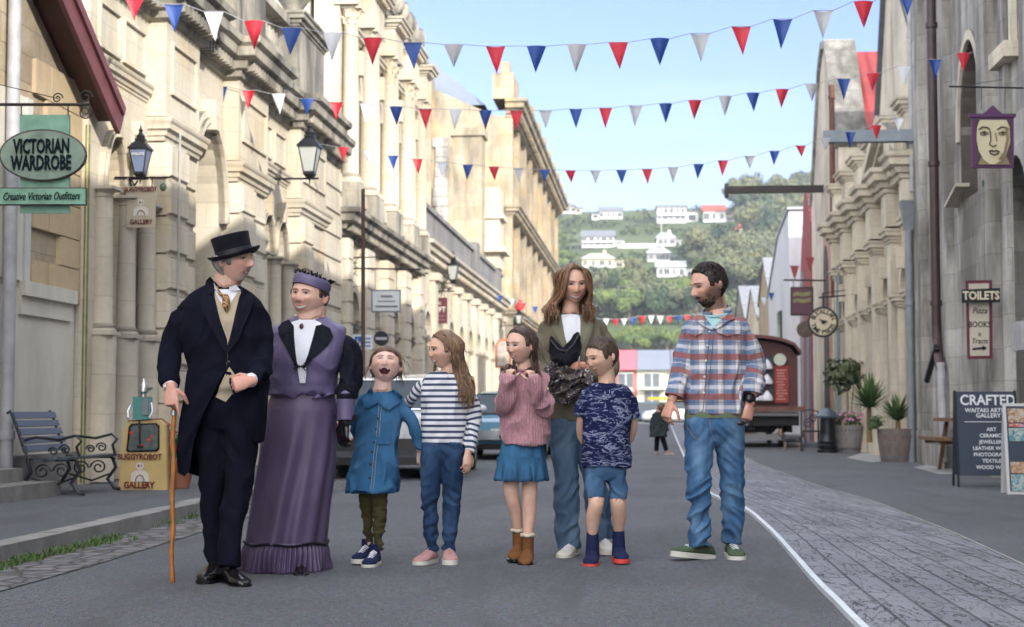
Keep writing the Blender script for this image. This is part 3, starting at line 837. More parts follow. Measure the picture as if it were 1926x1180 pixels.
    sb=MB();seam(f,sb,bv,[(432,664),(430,690)],.002);f.part('coat_seam',sb,M['black'])
    buttons(f,bv,[(431,603),(431,625),(433,640)],M['button'],.006);buttons(f,bv,[(434,683)],M['button'],.009);buttons(f,bv,[(443,712),(449,728)],M['button'],.006)
    c=MB();f.limb(c,[(480,716,-.165,13.5),(473,718,-.178,12.5)],sub=3);f.part('shirt_cuff',c,M['white_cloth']);c=MB();f.limb(c,[(325,726,-.12,14),(326,733,-.13,13)],sub=3);f.part('shirt_cuff',c,M['white_cloth'])
    # trousers
    t=MB();f.stack(t,[(424,735,.02,66,.125),(424,765,.02,66,.13),(424,785,.02,62,.12),(424,810,.02,44,.09),(424,820,.02,20,.05)],ex=2.6)
    f.limb(t,[(398,770,.03,36,38),(397,840,.03,32,34),(397,910,.03,27),(398,980,.04,22),(401,1062,.05,18.5,24)])
    f.limb(t,[(450,770,0,36,38),(452,840,-.02,32,34),(450,910,-.05,27),(440,980,-.09,24),(438,1062,-.12,21,27)])
    me=fuse(t,.0075,'tr',5);wrinkle(me,0.0124,(9,9,6),9,mask=lambda p:.35+.65*sm(.9,.3,p[2]));f.part('trousers',me,M['suit'],sharp=0)
    for x,d in((401,.05),(438,-.12)): c=MB();f.limb(c,[(x,1040,d,12),(x,1072,d,12)],sub=3);f.part('sock',c,M['leather'])
    shoe(f,402,1091,.02,-4,.30,.105,.085,M['leather'],M['leather'],soleh=.02)
    shoe(f,441,1096,-.12,28,.31,.105,.085,M['leather'],M['leather'],soleh=.02)
    # cane (held thing)
    cn=thing('walking_cane','knotty honey coloured wooden walking cane in the elderly man\'s hand','walking cane',tuple(f.root.location),0)
    cn.rotation_euler=(0,0,PSI)
    mb=MB();pts=[];rs=[]
    for i in range(30):
        tt=i/29;q=f.p(331.5+2*tt+1.2*sin(tt*21),745+(1100-745)*tt,-.115-.02*tt);pts.append(q);rs.append(.0125+.0018*sin(i*1.9))
    mb.tube(pts,rs,10);obj('shaft',mb,M['cane'],cn,world=False)
    mb=MB();mb.tube([f.p(331.5,773,-.117),f.p(331.5,782,-.117)],.016,12);obj('collar_ring',mb,M['silver'],cn,world=False)
    mb=MB();mb.tube([f.p(331,740,-.115),f.p(331,752,-.115)],[.018,.014],12);obj('handle',mb,M['cane'],cn,world=False)
    mb=MB();mb.tube([f.p(333,1092,-.135),f.p(333.5,1103,-.135)],[.015,.012],12);obj('ferrule',mb,M['black'],cn,world=False)
    f.tuck()
def _hc(mb,col,var,seed):
    """give a hair shell its own streaked colour"""
    me=mb.mesh('hair');fixn(me);v=getv(me);c=np.zeros((len(v),3),dtype=np.float32)
    for i,p in enumerate(v):
        k=1+var*noise.noise(V((p[0]*60+seed,p[1]*60,p[2]*12)))*1.6
        c[i]=[max(.002,q*k) for q in col]
    setcol(me,c);return me
# ================================================================ LADY
def lady():
    f=Fig(545,1074);f.make('smiling woman in a purple Victorian dress and small feathered hat')
    h=Head(f,577,557,.02,85,yaw=-24,pitch=-6,roll=5,w=.395,jaw=.16,nose=.95,smile=1.3,cheek=1,chin=.7)
    b=MB();h.add_to(b)
    f.limb(b,[(580,575,.04,30),(578,595,.04,31),(574,620,.05,40)])
    f.stack(b,[(574,612,.06,50,.09),(572,650,.05,66,.11),(568,740,.04,52,.10),(565,780,.04,40,.08)])
    f.limb(b,[(628,655,.05,14),(655,700,.04,14),(650,750,.0,12),(648,790,-.03,11)])
    f.limb(b,[(520,655,.05,14),(506,690,.10,14),(512,720,.10,12)])
    hw=f.p(647,792,-.03);hand(b,hw,(-.08,-.15,-1),(.6,.8,0),-1,.175,(.5,.55,.6,.7),.4)
    me=fuse(b,.0042,'body',2,.4);skincol(me,(.66,.41,.32),h,(.68,.26,.20));f.part('body',me,M['skin'],sharp=0)
    h.features(eye='squint',iris=(.05,.04,.03),brow=(.10,.06,.045),lip=(.50,.20,.18),teeth=True,lash=1.4)
    mb=MB();h.cap(mb,lambda d,g=scalp(.36,.06,-.40,-.02):g(d),.03,8,.008,14,(1,1,3))
    rg=smallrand(4)
    for i in range(14): # loose ends behind the ear
        a=h.sp((.9,.5+.1*rg.random(),.1),.01);lock(mb,[a,f.p(604+rg.uniform(-3,4),575,.05),f.p(598+rg.uniform(-6,6),596+rg.uniform(-5,5),.06)],.007,.004,(.035,.022,.018))
    f.part('hair',_hc(mb,(.040,.026,.022),.4,2),M['hair'],sharp=0)
    # hat: tilted band with flat top
    s=f.l(1);hm=Matrix.Translation(f.p(581,534,.02))@Matrix.Rotation(R(17),4,'Y')@Matrix.Rotation(R(-10),4,'X')
    t=MB();t.lathe([(33*s,-9*s),(36*s,-8*s),(37.5*s,0),(37*s,8*s),(34*s,12*s),(0,16*s)],36,hm);f.part('hat',t,M['purple'],sharp=50)
    t=MB();rg=smallrand(5)
    for i in range(54):
        a=rg.uniform(0,2*PI);r=rg.uniform(26,36)*s;p=hm@V((r*cos(a),r*sin(a),12*s));q=p+V((cos(a)*rg.uniform(2,12)*s,sin(a)*.02,rg.uniform(2,9)*s));t.tube([p,(p+q)/2+V((0,0,.006)),q],[.002,.004,.0006],5)
    for i in range(9):
        a=-PI/2+(i-4)*.26;p=hm@V((30*s*cos(a),34*s*sin(a),11*s));t.sphere(p,(.010,.008,.012),8,6)
    f.part('hat_trim',t,M['felt'])
    # bodice
    c=MB();f.stack(c,[(578,592,.05,26,.065),(577,602,.05,48,.08),(575,616,.05,70,.11),(573,640,.04,74,.14),(569,675,.02,70,.165),(566,705,.02,66,.15),(565,735,.03,66,.145),(565,744,.03,67,.147)],ex=2.4)
    me=fuse(c,.0065,'bodice',5);wrinkle(me,0.0062,(10,10,7),31);f.part('bodice',me,M['purple'],sharp=0);bv=bvh_of(me)
    for poly in ([(506,728),(508,741),(530,743),(556,751),(575,735),(574,728)],[(573,728),(574,738),(590,751),(612,747),(628,741),(630,728)]):
        patch(f,'bodice_point',bv,poly,M['purple'],.008,.01)
    # sleeves
    c=MB();f.limb(c,[(630,640,.05,17,20),(652,660,.05,22),(655,700,.04,24),(652,738,.0,23),(650,750,-.01,17)])
    me=fuse(c,.0065,'sl',4);wrinkle(me,0.0093,(12,12,8),5);f.part('sleeve',me,M['brocade'],sharp=0);c=MB();f.limb(c,[(516,640,.05,16,20),(506,665,.08,22),(506,705,.09,20),(516,730,.05,18)])
    me=fuse(c,.0065,'sl',4);wrinkle(me,0.0093,(12,12,8),5);f.part('sleeve',me,M['brocade'],sharp=0)
    c=MB();f.limb(c,[(650,744,-.01,19),(649,770,-.02,17),(649,792,-.03,16)]);f.part('cuff',c,M['purple'])
    for yy in(748,790): 
        c=MB();f.limb(c,[(650,yy-3,-.01,19.5),(650,yy+3,-.01,19.5)],sub=2);f.part('cuff_braid',c,M['felt'])
    c=MB();f.limb(c,[(649,790,-.03,14),(648,800,-.03,13)]);hand(c,hw,(-.08,-.15,-1),(.6,.8,0),-1,.198,(.5,.55,.6,.7),.4)
    me=fuse(c,.005,'gl',2);f.part('glove',me,M['leather'],sharp=0)
    patch(f,'blouse',bv,[(546,606),(560,602),(590,602),(603,608),(598,640),(578,690),(577,722),(567,722),(562,690),(555,640)],M['white_cloth'],.006,.006)
    n=MB();f.limb(n,[(577,596,.045,30,26),(577,612,.045,38,34)],sub=3);f.part('blouse_collar',n,M['white_cloth'])
    patch(f,'lapel',bv,[(521,617),(527,606),(540,601),(552,614),(555,640),(563,688),(559,690),(545,662),(526,634)],M['brocade'],.016,.006)
    patch(f,'lapel',bv,[(594,614),(606,611),(620,618),(627,634),(619,648),(595,672),(579,690),(576,688),(590,650)],M['brocade'],.016,.006)
    q=MB()
    for sg in(-1,1):
        for (ox,oy,rr) in((9,-4,3),(9,4,3),(4,0,2.5)):
            cc=(569+sg*ox,691+oy);q.tube([on(f,bv,cc[0]+rr*cos(a),cc[1]+rr*sin(a),.018) for a in [2*PI*i/8 for i in range(9)]],.0025,5)
    q.tube([on(f,bv,562,691,.018),on(f,bv,578,691,.018)],.003,6);f.part('frog_clasp',q,M['felt'])
    q=MB();q.sphere(on(f,bv,567,615,.022),(.012,.005,.016),12,8);f.part('brooch',q,[plain('garnet',(.06,.02,.04),.15)])
    q=MB();q.tube([on(f,bv,567+5*cos(a),615+6.5*sin(a),.022) for a in [2*PI*i/14 for i in range(15)]],.0016,5);f.part('brooch_rim',q,M['silver'])
    # skirt with folds
    t=MB();rows=[(566,738,.04,60,.14),(564,770,.04,67,.17),(558,830,.04,72,.19),(550,900,.04,73,.21),(542,960,.04,74,.22),(536,1020,.04,75,.235)]
    full=[];N=112
    for i in range(len(rows)-1):
        for k in range(8):
            u=k/8;r=[rows[i][j]*(1-u)+rows[i+1][j]*u for j in range(5)];full.append(r)
    full.append(list(rows[-1]));rings=[]
    for q in full:
        c=f.p(q[0],q[1],q[2]);dd=sm(740,900,q[1]);ring=[]
        for j in range(N):
            a=2*PI*j/N;fold=.010*sin(a*7+q[1]*.008)+.008*sin(a*13+1.3+.01*q[1])+.012*noise.noise(V((a*2.5,q[1]*.012,3)))
            k=1+ (fold*dd)*4.0/ .9
            ring.append(c+V((q[3]/f.s*cos(a)*(1+fold*dd*3),q[4]*sin(a)*(1+fold*dd*6),0)))
        rings.append(ring)
    t.ring(rings,caps=False);f.part('skirt',t,M['purple_skirt'],sharp=0)
    t=MB();rings=[]
    for yy,w,dp in((1018,75,.235),(1022,77,.242),(1034,78,.25),(1050,78.5,.255),(1066,79,.26),(1071,79,.258)):
        c=f.p(536-(yy-1020)*.06,yy,.04);ring=[]
        for j in range(360):
            a=2*PI*j/360;pl=.016*(sm(1018,1040,yy))*sin(a*52+.6*sin(a*9))+.02*sm(1040,1071,yy)*sin(a*8+.6)
            ring.append(c+V(((w/f.s+pl)*cos(a),(dp+pl)*sin(a),0)))
        rings.append(ring)
    t.ring(rings,caps=False);f.part('skirt_ruffle',t,M['purple_skirt'],sharp=0)
    t=MB();ring=[]
    c=f.p(536,1021,.04);t.tube([c+V(((79/f.s)*cos(a),.25*sin(a),.006*sin(a*6))) for a in [2*PI*j/60 for j in range(61)]],.007,8);f.part('hem_braid',t,M['felt'])
    shoe(f,572,1080,-.14,8,.24,.085,.06,M['leather'],M['leather'],soleh=.012)
    shoe(f,520,1073,.05,-8,.24,.085,.06,M['leather'],M['leather'],soleh=.012)
    f.tuck()
# ================================================================ GIRL IN DENIM DRESS
def denim_girl():
    f=Fig(702,1062);f.make('laughing girl in a blue denim shirt dress with her head thrown back')
    h=Head(f,722,688,.05,72,yaw=3,pitch=-24,roll=3,w=.385,jaw=.06,nose=.8,smile=.6,mouth=1.0,cheek=.8,child=True)
    b=MB();h.add_to(b)
    f.limb(b,[(720,702,.05,17),(717,730,.04,17.5),(713,756,.04,24)])
    f.stack(b,[(714,750,.05,36,.06),(710,790,.04,34,.08),(706,850,.02,32,.08),(705,900,.02,34,.08)])
    f.limb(b,[(685,768,.05,10),(670,810,.10,8),(680,850,.16,7)]);f.limb(b,[(748,768,.05,10),(778,815,.08,8),(788,850,.12,7)])
    f.limb(b,[(690,890,.03,15),(690,950,.03,9.5),(690,1030,.08,5.5)]);f.limb(b,[(712,890,0,15),(714,950,-.03,10),(712,1040,-.03,6)])
    for w,dv,sd in((f.p(788,850,.12),(.1,.2,-1),1),(f.p(680,850,.16),(.1,.2,-1),-1)): hand(b,w,dv,(0,1,0),sd,.14,(.4,.4,.5,.5),.4)
    me=fuse(b,.0040,'body',2,.4);skincol(me,(.72,.48,.41),h,(.74,.32,.27));f.part('body',me,M['skin'],sharp=0)
    h.features(eye='shut',brow=(.35,.22,.14),lip=(.52,.22,.20),teeth=True,browthick=.6,eyez=.03)
    mb=MB();h.cap(mb,scalp(.25,.02,-.38,.0),.045,8,.004,20,(1,1,1));h2=MB()
    rg=smallrand(9)
    for i in range(16):
        a=h.sp((.9*(1 if i%2 else -1),.45,.05),.005);x=(749 if i%2 else 697);lock(mb,[a,f.p(x+rg.uniform(-3,5),702,.10),f.p(x+rg.uniform(-4,10)*(1 if i%2 else -1),712+rg.uniform(-4,8),.12)],.004,.002,(.10,.05,.03))
    fly(mb,h,80,(1,1,1),8)
    f.part('hair',_hc(mb,(.12,.058,.035),.4,2),M['hair'],sharp=0)
    c=MB();f.stack(c,[(713,738,.05,24,.05),(713,748,.05,42,.065),(713,765,.05,46,.085),(710,800,.035,42,.095),(706,840,.02,40,.10),(703,880,.01,45,.12),(701,908,0,50,.14),(700,926,0,50,.15)],ex=2.4)
    f.limb(c,[(748,766,.05,15),(768,785,.05,14),(782,815,.07,12.5),(789,845,.11,11)])
    f.limb(c,[(682,764,.05,14),(668,785,.07,13),(666,815,.12,12),(676,845,.15,11)])
    me=fuse(c,.006,'dress',4);wrinkle(me,0.0139,(11,11,7),17,mask=lambda p:.5+.5*sm(.9,.5,p[2]));f.part('dress',me,M['denim_b'],sharp=0);bv=bvh_of(me)
    patch(f,'neckline',bv,[(697,733),(712,757),(728,738),(722,728),(700,728)],M['skin'],.004,.003) if 0 else None
    patch(f,'collar',bv,[(686,742),(697,729),(703,745),(712,757),(693,768),(684,766),(682,752)],M['denim_b'],.014,.007)
    patch(f,'collar',bv,[(712,757),(728,738),(742,733),(757,746),(752,758),(731,773),(722,768)],M['denim_b'],.014,.007)
    sb=MB();seam(f,sb,bv,[(712,765),(709,820),(704,860),(700,926)],.0016,.001);seam(f,sb,bv,[(717,765),(714,820),(709,860),(705,926)],.0016,.001);f.part('placket_stitching',sb,M['stitch'])
    patch(f,'pocket',bv,[(708,822),(735,822),(735,836),(708,836)],M['denim_b'],.006,.004)
    buttons(f,bv,[(711,788),(708,808),(704,832),(701,850),(699,873),(698,898)],M['button'],.007)
    q=MB();q.tube([f.p(650+98*(i/12),908+18*sin(PI*i/12)**.6,-.02) for i in range(2)],.001,4)
    t=MB();f.stack(t,[(703,880,.02,30,.085),(703,905,.02,32,.09),(703,925,.02,30,.08)])
    f.limb(t,[(688,895,.03,17,24),(688,945,.04,15),(690,985,.06,11),(690,1022,.08,9)]);f.limb(t,[(713,895,0,18,24),(714,945,-.03,15.5),(714,985,-.03,12),(712,1035,-.03,9.5)])
    me=fuse(t,.0055,'leg',4);wrinkle(me,0.0093,(10,10,22),4,ang=.1,mask=lambda p:.3+.7*sm(.45,.15,p[2]));f.part('leggings',me,M['olive'],sharp=0)
    for (x,y,d,yw) in((686,1058,.07,-14),(705,1064,-.06,-8)): shoe(f,x,y,d,yw,.225,.088,.07,M['canvas_navy'],M['rubberwhite'],lace=M['white_cloth'],high=.055,soleh=.026)
    f.tuck()
# ================================================================ GIRL IN STRIPED TOP
def striped_girl():
    f=Fig(828,1060);f.make('girl with very long brown hair in a navy and white striped top and blue jeans')
    h=Head(f,834,659,.02,70,yaw=-58,pitch=2,roll=2,w=.365,nose=.85,smile=.9,cheek=.6,child=True)
    b=MB();h.add_to(b)
    f.limb(b,[(842,678,.04,15),(843,695,.04,15),(841,708,.04,20)])
    f.stack(b,[(838,704,.05,34,.06),(836,750,.04,34,.08),(834,830,.03,34,.08),(832,860,.03,36,.08)])
    f.limb(b,[(868,735,.05,11),(890,790,.03,9),(884,835,-.01,7),(880,852,-.02,6.5)]);f.limb(b,[(802,728,.06,10),(772,745,.12,8),(755,770,.16,7)])
    f.limb(b,[(812,870,.02,16),(810,930,.0,12),(811,1035,.02,8)]);f.limb(b,[(851,870,.02,16),(848,930,.03,12),(844,1035,.03,8)])
    hw=f.p(880,852,-.02);hand(b,hw,(-.05,-.25,-1),(-.55,.8,0),1,.145,(.35,.4,.45,.5),.3)
    hand(b,f.p(755,770,.16),(-.8,.1,-.5),(0,-1,0),1,.14,(.3,.3,.3,.3),.3)
    me=fuse(b,.0040,'body',2,.4);skincol(me,(.68,.42,.31),h,(.68,.27,.22));f.part('body',me,M['skin'],sharp=0)
    h.features(eye='open',iris=(.05,.03,.02),brow=(.14,.08,.05),lip=(.46,.16,.15),teeth=True,look=-.5)
    mb=MB();h.cap(mb,scalp(.36,.06,-.42,-.05),.045,12,.004,18,(1,1,.4))
    rg=smallrand(21)
    def colr(u,r):
        k=1;return (.2,.1,.06)
    for i in range(340):
        u=rg.random()
        # start along parting (top), go over the side/back of the skull, hang on the image-right side and behind
        a=PI*(.15+.85*u)            # angle around from right side toward back/left
        side=1
        d0=V((.15,-.75+1.1*rg.random(),1));d1=V((sin(a)*.9+.15,-cos(a)*.55+.35,.45));d2=V((sin(a)*1+.1,-cos(a)*.5+.45,-.15))
        tx=856+30*rg.random()*(.5+.5*u)+2;ty=700;dy=.0+.10*rg.random()
        ex=862+30*rg.random();ey=738+34*rg.random()
        lc=V((.235,.145,.085))*rg.uniform(.6,1.35)
        lock(mb,[h.sp(d0,.016),h.sp(d1,.020+.006*rg.random()),h.sp(d2,.018+.008*rg.random()),f.p(tx-6,ty,dy-.02),f.p(ex-2,ey-28,dy-.05),f.p(ex,ey,dy-.07)],.0065,.0038,tuple(lc),wave=.006,wl=.45,ph=rg.uniform(0,6))
    for i in range(14):
        lock(mb,[h.sp((-.6,-.1,.5),.012),h.sp((-.85,.2,-.1),.014),f.p(814+5*rg.random(),690,.04),f.p(813+6*rg.random(),700,.03)],.005,.003,(.10,.06,.04))
    for i in range(20): # sweep across temple
        z=.9-.04*i;lock(mb,[h.sp((.0,-.75+.02*i,.95),.010),h.sp((.55,-.55+.03*i,.55),.013),h.sp((.95,-.05+.02*i,.05),.018),h.sp((1,.35,-.4),.02)],.007,.005,tuple(V((.20,.12,.07))*rg.uniform(.6,1.3)))
    fly(mb,h,70,(.22,.14,.08),7)
    me=mb.mesh('hair');fixn(me)
    # cap part has white default colour -> fill
    _fill(me,(.22,.135,.08),3);f.part('hair',me,M['hair'],sharp=0)
    c=MB();f.stack(c,[(841,699,.05,26,.05),(840,706,.05,40,.065),(838,722,.05,48,.085),(836,755,.04,45,.095),(834,795,.03,43,.095),(834,838,.03,44,.10)],ex=2.4)
    f.limb(c,[(868,732,.05,15),(887,760,.05,13.5),(892,795,.03,12.5),(887,825,.0,11),(882,850,-.02,10)])
    f.limb(c,[(806,726,.06,14),(786,732,.09,13),(772,748,.12,12),(758,768,.16,11)])
    me=fuse(c,.0055,'top',4);wrinkle(me,0.0093,(11,11,7),41)
    cuv(me,[(f.p(878,735,.05),f.p(892,795,.03),.055),(f.p(892,795,.03),f.p(880,852,-.02),.055),(f.p(795,724,.07),f.p(756,770,.16),.055)],f)
    f.part('striped_top',me,M['stripe'],sharp=0)
    t=MB();f.stack(t,[(833,832,.03,41,.095),(832,845,.03,42,.10),(831,858,.03,40,.095),(831,872,.03,30,.07),(831,880,.03,14,.04)],ex=2.5)
    f.limb(t,[(811,850,.02,21,28),(810,880,.01,21,25),(809,920,.0,18.5),(808,960,.0,16),(810,1000,.01,13.5),(811,1036,.02,13.5)]);f.limb(t,[(852,850,.02,21,28),(851,880,.02,21,25),(850,920,.02,18.5),(848,960,.03,16),(845,1000,.03,13.5),(843,1036,.03,13.5)])
    me=fuse(t,.006,'jeans',4);wrinkle(me,0.0109,(9,9,15),14,ang=.6,mask=lambda p:.4+.6*sm(.5,.25,p[2]));f.part('jeans',me,M['jeans_dark'],sharp=0)
    for (x,y,d,yw) in((808,1061,.0,-22),(844,1059,.02,6)): shoe(f,x,y,d,yw,.225,.09,.068,M['pinkshoe'],M['rubberwhite'],lace=M['pinkshoe'],soleh=.028)
    f.tuck()
def _fill(me,col,seed,var=.35):
    """streaks for the shell under the locks (vertices still white)"""
    at=me.color_attributes.get('Col');n=len(me.vertices);a=np.empty(n*4,dtype=np.float32);at.data.foreach_get('color',a);a=a.reshape(-1,4);v=getv(me)
    for i in range(n):
        if a[i,0]>.99 and a[i,1]>.99:
            p=v[i];k=1+var*1.6*noise.noise(V((p[0]*60+seed,p[1]*60,p[2]*12)));a[i,:3]=[max(.002,q*k) for q in col]
    at.data.foreach_set('color',a.ravel())
# ================================================================ GIRL IN PINK
def pink_girl():
    f=Fig(985,1058);f.make('brown haired girl in a pink knitted jumper and short denim skirt clasping her hands')
    h=Head(f,980,650,.0,70,yaw=-42,pitch=3,roll=2,w=.365,nose=.8,smile=.0,cheek=.5,child=True,mouth=.18)
    b=MB();h.add_to(b)
    f.limb(b,[(985,670,.03,14.5),(986,690,.03,15),(986,704,.03,20)])
    f.stack(b,[(986,700,.05,34,.06),(986,750,.05,34,.08),(986,830,.03,34,.08),(984,870,.03,36,.08)])
    f.limb(b,[(955,730,.05,10),(950,770,.0,9),(952,740,-.12,7),(955,730,-.14,6.5)]);f.limb(b,[(1018,730,.05,10),(1022,770,0,9),(1008,740,-.13,7),(1003,730,-.15,6.5)])
    f.limb(b,[(965,860,.02,20),(961,905,.01,15.5),(963,935,.0,13.5),(970,968,.04,12),(975,1010,.08,8),(976,1035,.09,8)]);f.limb(b,[(1000,860,.02,20),(997,905,.0,15.5),(996,935,-.01,14),(996,968,.0,13),(992,1012,-.01,8.5),(991,1035,-.01,8)])
    hand(b,f.p(956,720,-.15),(.1,-.1,1),(.6,.6,0),-1,.13,(1.0,1.1,1.1,1.1),.7);hand(b,f.p(1002,722,-.16),(-.15,-.1,1),(-.6,.6,0),1,.13,(1.0,1.1,1.1,1.1),.7)
    me=fuse(b,.0040,'body',2,.4);skincol(me,(.66,.42,.33),h,(.68,.28,.23));f.part('body',me,M['skin'],sharp=0)
    h.features(eye='down',iris=(.05,.03,.02),brow=(.12,.07,.05),lip=(.46,.17,.16),look=-.3)
    mb=MB();h.cap(mb,scalp(.36,.06,-.40,-.02),.035,12,.004,18,(1,1,.4));rg=smallrand(31)
    for i in range(190):
        u=rg.random();a=PI*(.25+.75*u)
        d0=V((.0,-.7+1.0*rg.random(),1));d1=V((sin(a)*.9,-cos(a)*.55+.35,.45));d2=V((sin(a)*1,-cos(a)*.5+.45,-.2))
        ex=990+25*rg.random();ey=700+18*rg.random();dy=-.02+.09*rg.random()
        lock(mb,[h.sp(d0,.010),h.sp(d1,.014),h.sp(d2,.013),f.p(1004+8*rg.random(),685,dy),f.p(ex,ey-8,dy-.05),f.p(ex,ey,dy-.07)],.006,.0036,tuple(V((.085,.050,.040))*rg.uniform(.6,1.5)),wave=.006,wl=.6,ph=rg.uniform(0,6))
    for i in range(34):
        ex=943+22*rg.random();ey=698+18*rg.random()
        lock(mb,[h.sp((-.3,.3,.9),.010),h.sp((-.85,.45,.0),.012),f.p(965+4*rg.random(),685,.03),f.p(ex+8,ey-12,-.04),f.p(ex,ey,-.07)],.007,.004,tuple(V((.085,.050,.040))*rg.uniform(.6,1.5)))
    for i in range(20):
        lock(mb,[h.sp((.0,-.72+.02*i,.98),.008),h.sp((.55,-.50+.03*i,.62),.011),h.sp((.92,-.05+.03*i,.2),.013),h.sp((1,.5,-.2),.014)],.006,.004,tuple(V((.060,.036,.030))*rg.uniform(.6,1.4)))
    fly(mb,h,70,(.09,.055,.045),6)
    me=mb.mesh('hair');fixn(me);_fill(me,(.080,.047,.038),3);f.part('hair',me,M['hair'],sharp=0)
    c=MB();f.stack(c,[(986,694,.05,28,.055),(986,701,.05,42,.07),(986,716,.05,48,.09),(987,755,.04,47,.11),(988,795,.03,46,.115),(989,830,.03,45,.12),(990,838,.03,44,.12)],ex=2.4)
    f.limb(c,[(954,728,.05,17),(949,750,.02,17),(950,772,-.02,17),(953,748,-.11,16.5),(956,722,-.15,14),(957,707,-.16,11)])
    f.limb(c,[(1018,726,.05,17),(1025,748,.03,17),(1024,772,-.02,17),(1013,750,-.12,16.5),(1004,724,-.16,14),(1001,709,-.17,11)])
    me=fuse(c,.006,'knit',4);wrinkle(me,0.0170,(9,9,7),51,mask=lambda p:1);f.part('jumper',me,M['knit'],sharp=0)
    c=MB();cc=f.p(986,698,.04);c.tube([cc+V((.075*cos(a),.06*sin(a),.004*sin(2*a))) for a in [2*PI*i/24 for i in range(25)]],.011,8);f.part('jumper_collar',c,M['knit'])
    t=MB();rings=[];N=120
    for k in range(13):
        u=k/12;yy=822+83*u;w=(37+14*u)/f.s;dp=.085+.060*u
        rings.append([f.p(983-3*u,yy,.03)+V((cos(a)*(w+.010*u*sin(9*a+1)),sin(a)*(dp+.016*u*sin(9*a+1)),.004*u*sin(9*a))) for a in [2*PI*j/N for j in range(N)]])
    for yy,sc in((905,.93),(860,.9)):
        rings.append([f.p(980,yy,.03)+V((cos(a)*51/f.s*sc,sin(a)*.145*sc,0)) for a in [2*PI*j/N for j in range(N)]])
    t.ring(rings,caps=False);f.part('skirt',t,M['denim_skirt'],sharp=0)
    for (x,y,d,yw,hx) in((974,1054,.055,-8,(975,1000)),(992,1060,-.05,-6,(992,1016))):
        up=shoe(f,x,y,d,yw,.225,.092,.085,M['suede'],M['leather'],high=.075,soleh=.014,name='boot')
        c=MB();cc=f.p(x,y,d)+V((0,.0225,.165));c.tube([cc+V((.034*cos(a),.036*sin(a),.003*sin(5*a))) for a in [2*PI*i/20 for i in range(21)]],.010,8);f.part('boot_trim',c,M['fleece'])
    f.tuck()
